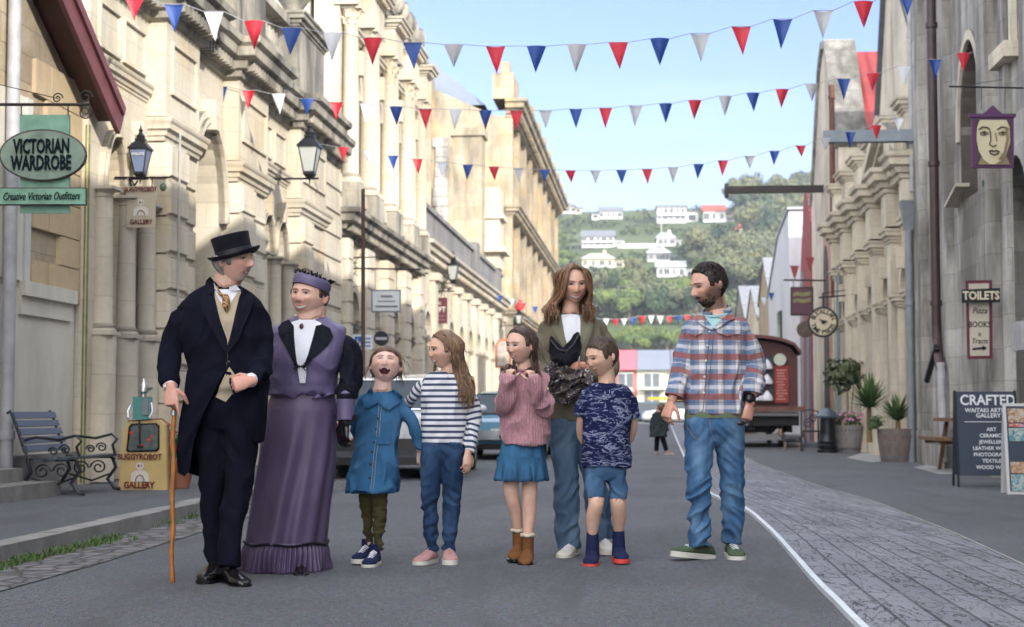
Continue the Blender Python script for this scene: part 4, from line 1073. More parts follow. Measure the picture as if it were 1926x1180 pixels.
# ================================================================ WOMAN
def woman():
    f=Fig(1090,1050);f.make('tall smiling woman with wavy brown hair in an olive blazer holding a folded black hat')
    h=Head(f,1082,529,.22,78,yaw=10,pitch=6,roll=-2,w=.365,jaw=.05,nose=.85,smile=.95,cheek=.3)
    b=MB();h.add_to(b)
    f.limb(b,[(1079,555,.24,16),(1077,578,.24,16.5),(1076,596,.24,22)])
    f.stack(b,[(1078,606,.25,44,.06),(1080,640,.25,54,.09),(1085,720,.24,40,.09),(1088,790,.24,46,.10)])
    f.limb(b,[(1034,632,.25,12),(1020,690,.2,11),(1061,690,.0,8)]);f.limb(b,[(1130,632,.25,12),(1150,700,.2,11),(1097,692,.02,8)])
    f.limb(b,[(1066,790,.22,22),(1067,900,.19,14),(1071,1035,.2,9)]);f.limb(b,[(1114,790,.24,27),(1122,900,.26,19),(1140,1025,.3,12)])
    h1=f.p(1062,690,-.01);hand(b,h1,(.95,-.2,-.05),(0,.9,.3),-1,.165,(.9,1.,1.,1.),.7);h2=f.p(1096,688,.0);hand(b,h2,(-.95,-.25,.05),(0,.9,.4),1,.165,(.9,1.,1.,1.),.7)
    me=fuse(b,.0042,'body',2,.4);skincol(me,(.62,.37,.27),h,(.63,.23,.18),hands=[(h1,.18),(h2,.18)]);f.part('body',me,M['skin'],sharp=0)
    h.features(eye='squint',iris=(.05,.04,.03),brow=(.09,.05,.035),lip=(.46,.14,.13),teeth=True,lash=1.6,look=.2)
    mb=MB();h.cap(mb,scalp(.42,.12,-.42,-.02),.04,12,.004,18,(1,1,.4));rg=smallrand(51)
    mb.tube([f.p(1082,510,.28),f.p(1080,545,.31),f.p(1078,580,.33),f.p(1078,600,.31)],[(.085,.06),(.105,.07),(.115,.055),(.08,.03)],16)
    def lc(g=0): 
        k=rg.uniform(.55,1.35);return tuple(V((.14,.070,.040)).lerp(V((.34,.19,.10)),g)*k)
    for i in range(430):
        sg=-1 if i%2 else 1;u=rg.random();a=.30+u*2.7
        d0=V((sg*.04,-.85+1.0*rg.random(),1));d1=V((sg*sin(a)*.9,-cos(a)*.75+.15,.5));d2=V((sg*sin(a)*1.0,-cos(a)*.65+.25,-.1))
        x0=1080+sg*(22+10*rg.random());x1=(1052-26*rg.random()) if sg<0 else (1098+22*rg.random())
        ey=585+26*rg.random();dd=.22+.10*(u-.4)
        ww=rg.uniform(.4,1)
        lock(mb,[h.sp(d0,.012),h.sp(d1,.020+.008*rg.random()),h.sp(d2,.018+.012*rg.random()),f.p(x0+sg*6,566,dd-.02),f.p(x1,ey-16,dd-.06),f.p(x1+sg*8*rg.uniform(-.6,1),ey,dd-.08)],.0055,.0034,lc(.55*rg.random()),wave=.014*ww,wl=.42,ph=rg.uniform(0,2))
    for i in range(26):
        e=rg.random();lock(mb,[h.sp((-1,.1,.0),.02),f.p(1046-8*e,556,.2),f.p(1034-8*rg.random(),574,.17),f.p(1022+10*e,592-8*e,.15)],.006,.003,lc(.9),wave=.02,wl=.5,ph=e*6)
    fly(mb,h,90,(.16,.09,.05),5)
    me=mb.mesh('hair');fixn(me);_fill(me,(.15,.078,.045),3);f.part('hair',me,M['hair'],sharp=0)
    c=MB();f.stack(c,[(1078,585,.26,24,.06),(1079,594,.26,46,.075),(1081,608,.25,66,.10),(1083,640,.25,64,.12),(1086,690,.24,55,.115),(1088,740,.24,56,.125),(1090,780,.24,60,.13),(1090,792,.24,60,.13)],ex=2.5)
    f.limb(c,[(1034,622,.25,18),(1019,650,.25,18.5),(1016,690,.19,18),(1040,706,.08,16),(1058,694,.02,12)])
    f.limb(c,[(1130,622,.25,18),(1148,650,.25,18.5),(1152,695,.19,18),(1130,706,.08,16),(1104,697,.03,12)])
    me=fuse(c,.007,'blazer',5);wrinkle(me,0.0109,(9,9,6),61,mask=lambda p:.6);f.part('blazer',me,M['blazer'],sharp=0);bv=bvh_of(me)
    patch(f,'tshirt',bv,[(1056,592),(1066,589),(1088,589),(1094,592),(1097,620),(1094,680),(1078,680),(1066,640)],M['white_cloth'],.006,.006)
    n=MB();cc=f.p(1076,590,.24);n.tube([cc+V((.062*cos(a),.06*sin(a)-.01,-.006*sin(a+PI)*0)) for a in [2*PI*i/24 for i in range(25)]],.008,8);f.part('tshirt_neckband',n,M['white_cloth'])
    patch(f,'lapel',bv,[(1046,588),(1058,588),(1064,630),(1080,690),(1076,694),(1060,650),(1040,616),(1048,612),(1042,600)],M['blazer_l'],.014,.006)
    patch(f,'lapel',bv,[(1095,590),(1106,590),(1120,606),(1116,625),(1108,650),(1098,690),(1093,690),(1096,640)],M['blazer_l'],.014,.006)
    t=MB();f.stack(t,[(1089,770,.24,56,.12),(1090,796,.24,57,.125),(1090,812,.24,55,.12),(1090,832,.24,40,.085),(1090,840,.24,20,.05)],ex=2.5)
    f.limb(t,[(1064,800,.22,30,38),(1064,835,.22,29,34),(1066,880,.2,26),(1068,930,.18,24),(1068,985,.19,24),(1071,1038,.2,24,27)]);f.limb(t,[(1116,800,.24,30,38),(1117,835,.24,29,34),(1120,880,.26,26),(1126,930,.28,24),(1132,985,.3,23),(1139,1026,.32,23,26)])
    me=fuse(t,.0065,'jeans',4);wrinkle(me,0.0124,(8,8,9),71,mask=lambda p:.35+.65*sm(.6,.35,p[2]));f.part('jeans',me,M['jeans_mid'],sharp=0)
    shoe(f,1074,1054,.14,-18,.255,.095,.07,M['whiteshoe'],M['whiteshoe'],soleh=.028,lace=M['white_cloth']);shoe(f,1142,1047,.28,6,.255,.095,.07,M['whiteshoe'],M['whiteshoe'],soleh=.028,lace=M['white_cloth'])
    # what she carries
    loc=tuple(f.root.location)
    hh=thing('folded_hat','black felt hat folded into two points held against the woman\'s chest','hat',loc,PSI)
    t=MB();t.tube([f.p(1040,655,.03),f.p(1052,672,.01),f.p(1064,682,.0),f.p(1078,672,.0),f.p(1090,640,.02)],[(.045,.03),(.075,.045),(.085,.05),(.07,.04),(.03,.02)],14)
    t.tube([f.p(1037,632,.0),f.p(1042,650,-.01),f.p(1052,668,-.01)],[(.006,.006),(.032,.014),(.05,.02)],12);t.tube([f.p(1088,624,.0),f.p(1084,640,-.01),f.p(1072,664,-.01)],[(.008,.006),(.034,.014),(.055,.02)],12)
    me=fuse(t,.006,'hat',3);wrinkle(me,0.0093,(12,12,12),5);obj('felt_body',me,M['felt'],hh,world=False,sharp=0)
    t=MB();t.tube([f.p(1036,640,-.025),f.p(1050,658,-.055),f.p(1066,662,-.065),f.p(1080,648,-.05),f.p(1090,628,-.02)],.006,8);obj('brim_edge',t,M['felt_band'],hh,world=False)
    sc=thing('patterned_scarf','crumpled patterned cloth in brown, navy and white hanging from the woman\'s arm','cloth',loc,PSI)
    t=MB();f.limb(t,[(1052,690,-.0,22,14),(1056,712,-.02,28,16),(1066,735,-.01,26,16),(1070,756,.0,14,12)]);f.limb(t,[(1042,700,.0,14),(1070,704,-.03,16),(1098,712,.0,14),(1104,728,.02,9)])
    me=fuse(t,.006,'sc',2);wrinkle(me,0.0341,(16,16,16),15);obj('cloth_folds',me,M['camo'],sc,world=False,sharp=0)
    f.tuck()
# ================================================================ BOY
def boy():
    f=Fig(1140,1062);f.make('boy with short hair in a navy printed T-shirt and denim shorts, hands behind his back')
    h=Head(f,1134,671,.0,74,yaw=-56,pitch=13,roll=0,w=.36,nose=.75,cheek=.5,child=True)
    b=MB();h.add_to(b)
    f.limb(b,[(1141,694,.02,16),(1143,712,.03,16),(1143,722,.03,17)])
    f.stack(b,[(1143,734,.04,36,.055),(1143,780,.04,36,.08),(1141,860,.03,34,.08),(1140,890,.03,36,.08)])
    f.limb(b,[(1108,754,.05,11),(1096,785,.07,9),(1096,822,.14,8),(1112,842,.18,7)]);f.limb(b,[(1178,754,.05,11),(1193,785,.06,9.5),(1192,820,.12,8),(1178,842,.18,7)])
    f.limb(b,[(1123,880,.02,22),(1122,925,.0,17),(1121,948,-.03,14.5),(1116,975,.0,13.5),(1115,1012,.03,8.5),(1115,1040,.04,8.5)]);f.limb(b,[(1162,880,.03,22),(1163,925,.03,17),(1164,948,.02,14.5),(1167,975,.06,13),(1166,1005,.1,8.5),(1166,1035,.1,8.5)])
    hand(b,f.p(1112,842,.18),(.8,.2,-.4),(0,1,0),1,.14,(.4,.4,.4,.4),.3);hand(b,f.p(1178,842,.18),(-.8,.2,-.4),(0,1,0),-1,.14,(.4,.4,.4,.4),.3)
    me=fuse(b,.0040,'body',2,.4);skincol(me,(.68,.43,.32),h,(.68,.28,.22));f.part('body',me,M['skin'],sharp=0)
    h.features(eye='down',iris=(.05,.04,.03),brow=(.17,.10,.07),lip=(.50,.20,.18),browthick=.8)
    mb=MB();hl=scalp(.30,.02,-.34,-.04,w=.10);h.cap(mb,hl,.026,22,.005,30,(1,1,1));rg=smallrand(5)
    for i in range(420):
        d=V((rg.uniform(-1,1),rg.uniform(-.9,.9),rg.uniform(-.1,1))).normalized()
        if hl(d)>.35: p=h.sp(d,.002);q=h.sp(d+V((rg.uniform(-.1,.1),-.10,-.06)),.010);mb.tube([p,q],[.0022,.0007],4)
    f.part('hair',_hc(mb,(.065,.042,.030),.4,6),M['hair'],sharp=0)
    c=MB();f.stack(c,[(1143,722,.04,24,.055),(1143,729,.04,40,.07),(1143,745,.04,49,.09),(1143,790,.03,46,.105),(1143,835,.02,46,.11),(1142,880,.02,46,.11)],ex=2.4)
    f.limb(c,[(1110,748,.05,17),(1101,764,.06,16.5),(1096,784,.07,16)]);f.limb(c,[(1178,748,.05,17),(1188,764,.05,16.5),(1193,786,.06,16)])
    me=fuse(c,.006,'tee',4);wrinkle(me,0.0093,(10,10,6),81);cuv(me,[],f);f.part('tshirt',me,M['tee'],sharp=0)
    c=MB();cc=f.p(1143,726,.03);c.tube([cc+V((.072*cos(a),.058*sin(a)-.004,.010*sin(a))) for a in [2*PI*i/24 for i in range(25)]],.005,8);f.part('tshirt_neckband',c,M['canvas_navy'])
    t=MB();f.stack(t,[(1141,868,.02,39,.085),(1141,880,.02,39,.088),(1141,888,.02,38,.085),(1141,900,.02,28,.07),(1141,906,.02,12,.04)],ex=2.5)
    f.limb(t,[(1121,884,.02,19,24),(1121,896,.02,20,24),(1120,915,.0,19.5),(1120,938,-.01,18.5)]);f.limb(t,[(1162,884,.03,19,24),(1162,896,.03,20,24),(1163,915,.03,19.5),(1163,940,.03,18.5)])
    me=fuse(t,.0055,'sh',3);wrinkle(me,0.0078,(10,10,12),91);f.part('shorts',me,M['shorts'],sharp=0)
    for (x,y,d,yw) in((1115,1064,.0,-10),(1166,1058,.09,4)):
        shoe(f,x,y,d,yw,.22,.09,.075,M['canvas_navy'],M['redsole'],high=.06,soleh=.024)
        c=MB();lx,ld=(1115,.032) if x<1140 else (1166,.10);f.limb(c,[(lx,1002,ld,11),(lx,1020,ld,12),(lx,1048,ld,13.5)],sub=3,dome=False);f.part('sock',c,M['canvas_navy'])
    f.tuck()
# ================================================================ PLAID MAN
def plaid_man():
    f=Fig(1345,1052);f.make('bearded man in a plaid flannel shirt and light blue jeans looking down to the left')
    h=Head(f,1338,535,.0,84,yaw=-64,pitch=13,roll=0,w=.34,jaw=.06,nose=1.15,brow=1.5)
    b=MB();h.add_to(b)
    f.limb(b,[(1347,558,.02,20),(1352,580,.03,21),(1354,600,.03,27)])
    f.stack(b,[(1353,606,.05,42,.06),(1352,640,.05,56,.10),(1348,720,.04,48,.10),(1345,790,.03,48,.10)])
    f.limb(b,[(1312,628,.05,13),(1287,690,.03,12),(1268,740,-.06,9.5),(1262,756,-.08,8.5)]);f.limb(b,[(1394,628,.05,13),(1426,685,.05,12),(1416,740,-.03,10),(1410,762,-.05,9)])
    f.limb(b,[(1318,800,.02,22),(1312,910,-.06,12),(1312,1025,-.08,9)]);f.limb(b,[(1375,800,.03,22),(1380,910,.06,12),(1382,1025,.1,9)])
    h1=f.p(1261,757,-.08);hand(b,h1,(-.35,-.15,-.95),(.6,.6,-.3),1,.185,(.55,.8,.9,.9),.5);h2=f.p(1410,760,-.05);hand(b,h2,(-.18,-.1,-1),(-.5,.8,0),1,.18,(1.0,1.1,1.1,1.1),.8)
    me=fuse(b,.0042,'body',2,.4)
    def beard(x,y,z):
        a=abs(x)
        k=sm(-.13,-.34,z-.26*sm(.14,.33,a)) * (1-sm(.10,.24,y))
        if a<.09 and -.30<z<-.235: k*=.35
        mou=.7*gs(x,z,0,-.215,.12,.022)*(1 if y<0 else 0)
        return min(.80,.80*k+mou)*(1 if z>-.56 else 0)
    skincol(me,(.60,.36,.27),h,(.62,.23,.17),beard,(.085,.048,.034),[(h1,.2),(h2,.2)]);f.part('body',me,M['skin'],sharp=0)
    h.features(eye='down',iris=(.08,.10,.12),brow=(.08,.045,.03),lip=(.34,.12,.11),browthick=1.3)
    mb=MB();hl=scalp(.34,.04,-.36,-.02,w=.08);h.cap(mb,hl,.026,33,.007,30,(1,1,1));rg=smallrand(77)
    for i in range(260):
        d=V((rg.uniform(-.8,.8),rg.uniform(-.75,.9),rg.uniform(.35,1))).normalized()
        if hl(d)>.8: 
            p=h.sp(d,.004);q=h.sp(d+V((rg.uniform(-.15,.15),-.12,.05)),.015);mb.tube([p,q],[.0035,.001],5)
    f.part('hair',_hc(mb,(.022,.014,.013),.4,6),M['hair'],sharp=0)
    # beard volume
    mb=MB();n=0
    for i in range(520):
        x=rg.uniform(-.34,.34);z=rg.uniform(-.5,-.08)
        a=math.atan2(x,.42);d=V((x*1.5,-.75+abs(x)*1.9,z*1.9)).normalized();s_=h.surf(d)
        if beard(s_.x,s_.y,s_.z)>.6 and s_.z>-.52:
            p=h.M@(s_*h.H);q=h.M@(s_*h.H+d*.006+V((0,0,-.006)));mb.tube([p,q],[.0022,.0006],4)
    f.part('beard',_hc(mb,(.050,.027,.018),.4,6),M['hair'],sharp=0)
    c=MB();f.stack(c,[(1354,588,.05,30,.06),(1354,597,.05,50,.08),(1353,612,.05,64,.11),(1350,650,.04,62,.13),(1347,700,.03,60,.13),(1345,750,.02,60,.13),(1346,780,.02,59,.13)],ex=2.5)
    f.limb(c,[(1312,621,.05,20),(1299,648,.05,21),(1287,685,.03,21),(1280,715,-.02,19),(1269,742,-.06,17)])
    f.limb(c,[(1393,618,.05,21),(1411,642,.05,22),(1424,685,.05,22),(1421,715,.0,21),(1415,742,-.03,19)])
    me=fuse(c,.0065,'shirt',4);wrinkle(me,0.0124,(9,9,6),101)
    cuv(me,[(f.p(1300,615,.05),f.p(1286,690,.03),.085),(f.p(1286,690,.03),f.p(1266,748,-.07),.085),(f.p(1410,612,.05),f.p(1425,690,.05),.085),(f.p(1425,690,.05),f.p(1413,748,-.04),.085)],f)
    f.part('plaid_shirt',me,M['plaid'],sharp=0);bv=bvh_of(me)
    patch(f,'tshirt',bv,[(1328,592),(1345,594),(1362,592),(1372,592),(1358,606),(1340,622),(1331,606)],M['teal'],.006,.006)
    n=MB();cc=f.p(1350,590,.03);n.tube([cc+V((.080*cos(a),.070*sin(a)-.006,.016*sin(a)+.008*cos(a))) for a in [2*PI*i/24 for i in range(25)]],.010,8);f.part('tshirt_neckband',n,M['teal'])
    def pl(poly,nm,off,th):
        o=patch(f,nm,bv,poly,M['plaid'],off,th);cuv(o.data,[],f);return o
    pl([(1372,588),(1384,592),(1384,600),(1372,604),(1348,620),(1341,618),(1362,598)],'shirt_collar',.014,.010)
    pl([(1326,592),(1316,596),(1313,606),(1320,612),(1338,622),(1341,616),(1332,604)],'shirt_collar',.014,.010)
    pl([(1300,620),(1322,618),(1322,626),(1308,634),(1298,628)],'pocket_flap',.008,.006);pl([(1346,620),(1392,622),(1392,628),(1368,634),(1348,626)],'pocket_flap',.008,.006)
    sb=MB();seam(f,sb,bv,[(1337,618),(1331,660),(1327,700),(1322,760),(1320,780)],.0022,.002);seam(f,sb,bv,[(1344,618),(1339,660),(1334,700),(1329,760)],.0018,.002);f.part('shirt_placket',sb,[plain('seam_dk',(.10,.08,.10),.9)])
    buttons(f,bv,[(1335,625),(1330,652),(1327,680),(1324,710),(1322,740),(1367,625)],M['buttonw'],.008)
    for pts in([(1272,733,-.055,18.5),(1268,747,-.065,18.5)],[(1416,726,-.02,21),(1414,741,-.03,21)]):
        c=MB();f.limb(c,pts,sub=3);me=c.mesh('cuff');fixn(me);cuv(me,[(f.p(pts[0][0],pts[0][1]-20,pts[0][2]),f.p(pts[1][0],pts[1][1]+10,pts[1][2]),.2)],f);f.part('cuff',me,M['plaid'])
    n=MB();cc=f.p(1352,584,.04);n.tube([cc+V((.083*cos(a)+.0,.074*sin(a),.026*sin(a)+.016*cos(a))) for a in [PI*(-.36)+PI*1.72*i/24 for i in range(25)]],[(.009,.020)]*25,10,up=(0,0,1));me=n.mesh('cs');fixn(me);cuv(me,[],f);f.part('collar_stand',me,M['plaid'])
    t=MB();f.stack(t,[(1347,776,.02,57,.125),(1346,787,.02,57,.125)],ex=2.5);f.part('tshirt_hem',t,[cloth('sage_hem',(.13,.17,.10))])
    w=MB();f.limb(w,[(1411,748,-.045,11.5),(1410,757,-.05,11.5)],sub=3);w.sphere(f.p(1409,752,-.085),(.022,.009,.022),14,8);f.part('wristwatch',w,M['black'])
    t=MB();f.stack(t,[(1346,772,.02,54,.12),(1345,796,.02,56,.125),(1345,812,.02,54,.12),(1345,832,.02,40,.085),(1345,840,.02,22,.05)],ex=2.5)
    f.limb(t,[(1317,800,.01,29,38),(1317,835,.0,28.5,34),(1314,870,-.03,26.5),(1312,915,-.06,23.5),(1312,960,-.07,21.5),(1313,1000,-.08,20),(1313,1026,-.08,19)]);f.limb(t,[(1375,800,.03,29,38),(1376,835,.04,28.5,34),(1378,870,.05,26.5),(1380,915,.06,24),(1382,960,.08,22),(1382,1000,.09,20),(1382,1024,.1,19)])
    me=fuse(t,.0065,'jeans',4);wrinkle(me,0.0155,(8,8,13),111,ang=.7,mask=lambda p:.3+.7*sm(.65,.4,p[2]));f.part('jeans',me,M['jeans_light'],sharp=0);bj=bvh_of(me)
    sb=MB();seam(f,sb,bj,[(1332,790),(1336,815),(1345,832)],.0018,.001);seam(f,sb,bj,[(1290,800),(1302,822),(1316,828)],.0016,.001);f.part('jeans_stitching',sb,[plain('stitch_tan',(.22,.17,.11),.8)])
    shoe(f,1318,1051,-.03,-56,.30,.105,.08,M['greenshoe'],M['rubberwhite'],soleh=.032,lace=M['white_cloth'],pitch=-7)
    shoe(f,1382,1054,.10,2,.29,.105,.08,M['greenshoe'],M['rubberwhite'],soleh=.032,lace=M['white_cloth'])
    g=thing('sunglasses','dark folded sunglasses dangling from the bearded man\'s hand','sunglasses',tuple(f.root.location),PSI)
    for k in range(2):
        m=MB();c=f.p(1389+k*14,797+k*4,-.14);m.sphere(c,(.023,.006,.014),14,8);obj('lens',m,M['black'],g,world=False)
    m=MB();m.tube([f.p(1400,790,-.12),f.p(1412,797,-.12),f.p(1415,806,-.12),f.p(1404,808,-.13)],.0028,6);obj('temple_arm',m,M['black'],g,world=False)
    f.tuck()
def far_child():
    f=Fig(1246,855);f.make('small child in a dark coat walking far down the road','person',None)
    h=Head(f,1245,768,0,18,yaw=150,w=.37,child=True)
    b=MB();h.add_to(b);f.limb(b,[(1240,768,0,5),(1240,778,0,6)]);f.stack(b,[(1240,776,0,10,.08),(1239,800,0,10,.09),(1240,815,0,9,.08)])
    for sg in(-1,1): f.limb(b,[(1240+sg*10,782,0,3.5),(1240+sg*13,800,0,3),(1240+sg*14,814,0,2.4)]);hand(b,f.p(1240+sg*14,814,0),(0,0,-1),(-sg,0,0),1,.12)
    f.limb(b,[(1237,815,0,5),(1235,850,.05,3)]);f.limb(b,[(1243,815,0,5),(1254,850,-.05,3)])
    me=fuse(b,.007,'body',1);skincol(me,(.5,.3,.22),h);f.part('body',me,M['skin'],sharp=0)
    mb=MB();h.cap(mb,scalp(.25,-.1,-.45,-.1),.08,2);f.part('hair',_hc(mb,(.16,.09,.05),.3,1),M['hair'],sharp=0)
    c=MB();f.stack(c,[(1240,775,0,8,.07),(1240,780,0,12,.09),(1239,800,0,13,.11),(1238,822,0,17,.16)]);
    for sg in(-1,1): f.limb(c,[(1240+sg*9,782,0,5),(1240+sg*13,800,0,4.6),(1240+sg*14,812,0,4)])
    me=fuse(c,.012,'coat',2);wrinkle(me,0.0155,(12,12,12));f.part('coat',me,[cloth('coat_dark',(.03,.04,.045))],sharp=0)
    c=MB();f.limb(c,[(1237,815,0,5.5),(1235,848,.05,4)]);f.limb(c,[(1244,815,0,5.5),(1253,848,-.05,4)]);f.part('tights',c,M['suit'])
    shoe(f,1235,856,.05,170,.16,.07,.05,[plain('pinkish_shoe',(.45,.22,.2))],M['rubberwhite']);shoe(f,1256,855,-.05,120,.16,.07,.05,[plain('pinkish_shoe',(.45,.22,.2))],M['rubberwhite'])
    f.tuck()
def people():
    old_man();lady();denim_girl();striped_girl();pink_girl();woman();boy();plaid_man();far_child()
# ================================================================ MATERIALS FOR THE PLACE
def asphalt():
    t=NT('asphalt');g=t.geo();x,y,z=t.sep(g)
    a=t.noise(g,38,4,.8);b=t.noise(g,.5,5,.6);c=t.noise(g,320,2);d=t.noise(t.map(g,(1.2,.25,1)),1.6,5,.6,.8)
    col=t.mix(t.ramp(b,[(.3,0),(.7,1)]),(.068,.075,.097),(.145,.156,.184))
    col=t.mix(t.ramp(a,[(.40,1),(.54,0)]),col,(.045,.046,.052))
    v=t.n('ShaderNodeTexVoronoi',i={'Vector':g,'Scale':95.0}).outputs['Color']
    col=t.mix(.65,col,t.mix(1.0,col,v,'MULTIPLY'));col=t.mix(t.ramp(c,[(.58,0),(.64,.8)]),col,(.44,.45,.48))
    col=t.mix(t.ramp(d,[(.52,0),(.64,.5)]),col,(.06,.06,.066))
    vc=t.n('ShaderNodeTexVoronoi',feature='DISTANCE_TO_EDGE',i={'Vector':t.map(g,(.30,.16,1)),'Scale':1.0,'Randomness':1.0}).outputs['Distance']
    cr=t.math('MULTIPLY',t.ramp(vc,[(0,1),(.004,0)]),t.ramp(t.noise(g,.35,2),[(.6,0),(.64,.7)]))
    col=t.mix(cr,col,(.03,.03,.03))
    vs=t.n('ShaderNodeTexVoronoi',i={'Vector':g,'Scale':3.2,'Randomness':1.0})
    sp=t.math('MULTIPLY',t.ramp(vs.outputs['Distance'],[(.02,1),(.03,0)]),.4)
    col=t.mix(sp,col,(.05,.05,.055))
    h=t.math('ADD',a,t.math('MULTIPLY',c,.7))
    return t.fin(col,.82,0,t.bump(h,.55,.008))
def cobble():
    t=NT('cobble');g=t.geo()
    v=t.n('ShaderNodeTexVoronoi',feature='DISTANCE_TO_EDGE',i={'Vector':t.map(g,(7,5.2,1)),'Scale':1.0,'Randomness':.75}).outputs[0]
    v2=t.n('ShaderNodeTexVoronoi',i={'Vector':t.map(g,(7,5.2,1)),'Scale':1.0,'Randomness':.75}).outputs['Color']
    c=t.mix(t.sep(v2)[0],(.13,.13,.14),(.20,.19,.20));c=t.mix(t.ramp(v,[(.02,1),(.10,0)]),c,(.045,.042,.036))
    c=t.mix(t.ramp(t.noise(g,30,4),[(.3,.5),(.6,0)]),c,(.08,.08,.08))
    return t.fin(c,.85,0,t.bump(t.ramp(v,[(0,0),(.18,1)]),.8,.03))
def planks():
    t=NT('boardwalk_planks');a=t.n('ShaderNodeAttribute',attribute_name='cuv').outputs['Vector']
    br=t.n('ShaderNodeTexBrick',offset=.37,i={'Vector':a,'Scale':1.0,'Color1':(.225,.235,.265),'Color2':(.135,.142,.165),'Mortar':(.008,.008,.009),'Mortar Size':.009,'Mortar Smooth':.25,'Brick Width':.95,'Row Height':.165})
    g=t.noise(t.map(a,(1.1,3.6,1)),2.6,4,.6,1.2)
    cr=t.ramp(g,[(.482,0),(.495,1),(.505,1),(.518,0)]);m=t.ramp(t.noise(a,1.3,3),[(.36,0),(.50,1)])
    crk=t.math('MULTIPLY',cr,m)
    fine=t.noise(t.map(a,(2,16,1)),9,5,.7)
    c=t.mix(t.ramp(fine,[(.35,.5),(.55,0)]),br.outputs[0],(.11,.11,.12))
    c=t.mix(t.ramp(t.noise(a,.9,4),[(.4,0),(.7,.5)]),c,(.27,.275,.29))
    c=t.mix(crk,c,(.012,.012,.012))
    h=t.math('ADD',t.math('MULTIPLY',br.outputs[1],-1.2),t.math('ADD',t.math('MULTIPLY',fine,.5),t.math('MULTIPLY',crk,-1.2)))
    return t.fin(c,.62,0,t.bump(h,.8,.012))
M['asphalt']=asphalt();M['cobble']=cobble();M['planks']=planks()
M['cream']=stone('limestone_cream',(.69,.635,.52),(.55,.48,.37),st0=.47,stain=.40,vary=.05,mortar=.72,warm=(.62,.49,.30))
M['cream2']=stone('limestone_pale',(.63,.57,.46),(.46,.42,.35),stain=.5,vary=.06,mortar=.7,course=.42,blen=.9)
M['warmstone']=stone('limestone_warm',(.50,.42,.30),(.34,.29,.215),st0=.46,stain=.8,vary=.10,mortar=.7,course=.5,blen=1.1,warm=(.52,.34,.15))
M['greystone']=stone('weathered_stone',(.62,.61,.575),(.33,.315,.285),st0=.40,stain=.95,vary=.16,mortar=.5,course=.42,blen=.8)
M['whitestone']=stone('lime_washed_stone',(.74,.675,.54),(.52,.46,.37),st0=.48,stain=.6,vary=.05,mortar=.75,course=.45,blen=.9)
M['rubble']=stone('rubble_stone',(.56,.45,.30),(.30,.235,.165),course=.27,blen=.47,mortar=.6,stain=.55,vary=.16,warm=(.60,.55,.44),bumps=.9)
M['render']=(lambda t:(lambda g:t.fin(t.mix(t.ramp(t.noise(t.map(g,(1,1,.4)),1.8,6,.65),[(.4,0),(.75,.8)]),(.64,.61,.52),(.42,.39,.33)),.9,0,t.bump(t.noise(g,20,5),.25,.01)))(t.geo()))(NT('lime_render'))
M['shade_stone']=stone('recess_shade_stone',(.30,.28,.245),(.19,.18,.16),stain=.6);M['grime']=stone('grimy_limestone',(.56,.51,.41),(.26,.245,.215),stain=1.0,vary=.05,mortar=.75,lich=1.0,moss=(.05,.048,.043),st0=.43);M['plinth']=plain('plinth_stone',(.20,.19,.18),.9,var=.4,nscale=5,bump=.5,bscale=22)  # shade_stone: shade of the arch recesses put into the stone colour
M['kerb']=plain('kerb_stone',(.25,.245,.235),.85,var=.35,nscale=4,bump=.4,bscale=40)
M['concrete']=plain('concrete',(.30,.30,.30),.85,var=.25,nscale=3,bump=.3,bscale=60)
M['whitepaint']=plain('white_edge_paint',(.62,.66,.70),.6,var=.15,nscale=9)
M['iron']=plain('black_iron',(.012,.014,.018),.38,.3,bump=.2);M['iron2']=plain('worn_iron',(.035,.030,.028),.6,.3,var=.4)
M['rust']=plain('rusty_pipe',(.12,.045,.03),.7,var=.45,nscale=12,bump=.3);M['pipe_grey']=plain('pipe_grey',(.20,.225,.25),.5,var=.25)
M['pipe_lilac']=plain('pipe_lilac',(.37,.37,.39),.55,var=.3);M['pipe_brown']=plain('pipe_brown',(.055,.030,.032),.5,var=.35)
M['slate']=(lambda t:(lambda g:t.fin(t.mix(t.n('ShaderNodeTexBrick',i={'Vector':t.map(g,(1,1,1)),'Scale':3.0,'Color1':(1,1,1),'Color2':(.6,.6,.6),'Mortar':(.3,.3,.3),'Mortar Size':.02}).outputs[1],t.mix(t.ramp(t.noise(g,5,5),[(.3,0),(.7,1)]),(.15,.16,.18),(.24,.25,.27)),(.08,.08,.09)),.8,0,None))(t.geo()))(NT('slate_roof'))
def corr(name,col,col2=None,ax=1,per=.15):
    t=NT(name);g=t.geo();s=t.sep(g)
    w=t.math('SINE',t.math('MULTIPLY',s[ax],2*PI/per))
    c=t.mix(t.ramp(t.noise(t.map(g,(1,1,.3)),1.2,5,.65),[(.4,0),(.7,1)]),col,col2 or tuple(q*.7 for q in col))
    return t.fin(c,.6,0,t.bump(w,.8,.03))
M['redroof']=corr('red_corrugated',(.42,.055,.05));M['redwall']=corr('red_boards',(.30,.055,.06),per=.2);M['whitecorr']=corr('white_corrugated',(.66,.68,.72),(.5,.52,.55))
M['redroof_x']=corr('red_corrugated_x',(.27,.035,.035),ax=0,per=.3)
M['winglass']=plain('window_glass',(.02,.025,.03),.06,var=.05);M['winglass2']=plain('hazy_glass',(.10,.12,.14),.12,var=.2,nscale=2)
M['greendoor']=plain('green_paint',(.015,.06,.045),.45);M['wframe']=plain('white_frame',(.58,.58,.55),.5)
M['wood']=plain('brown_wood',(.16,.085,.045),.7,var=.4,nscale=14,bump=.3);M['greywood']=plain('grey_wood',(.19,.185,.19),.8,var=.4,nscale=10,bump=.4)
M['greybeam']=plain('grey_beam',(.22,.26,.30),.6,var=.2)
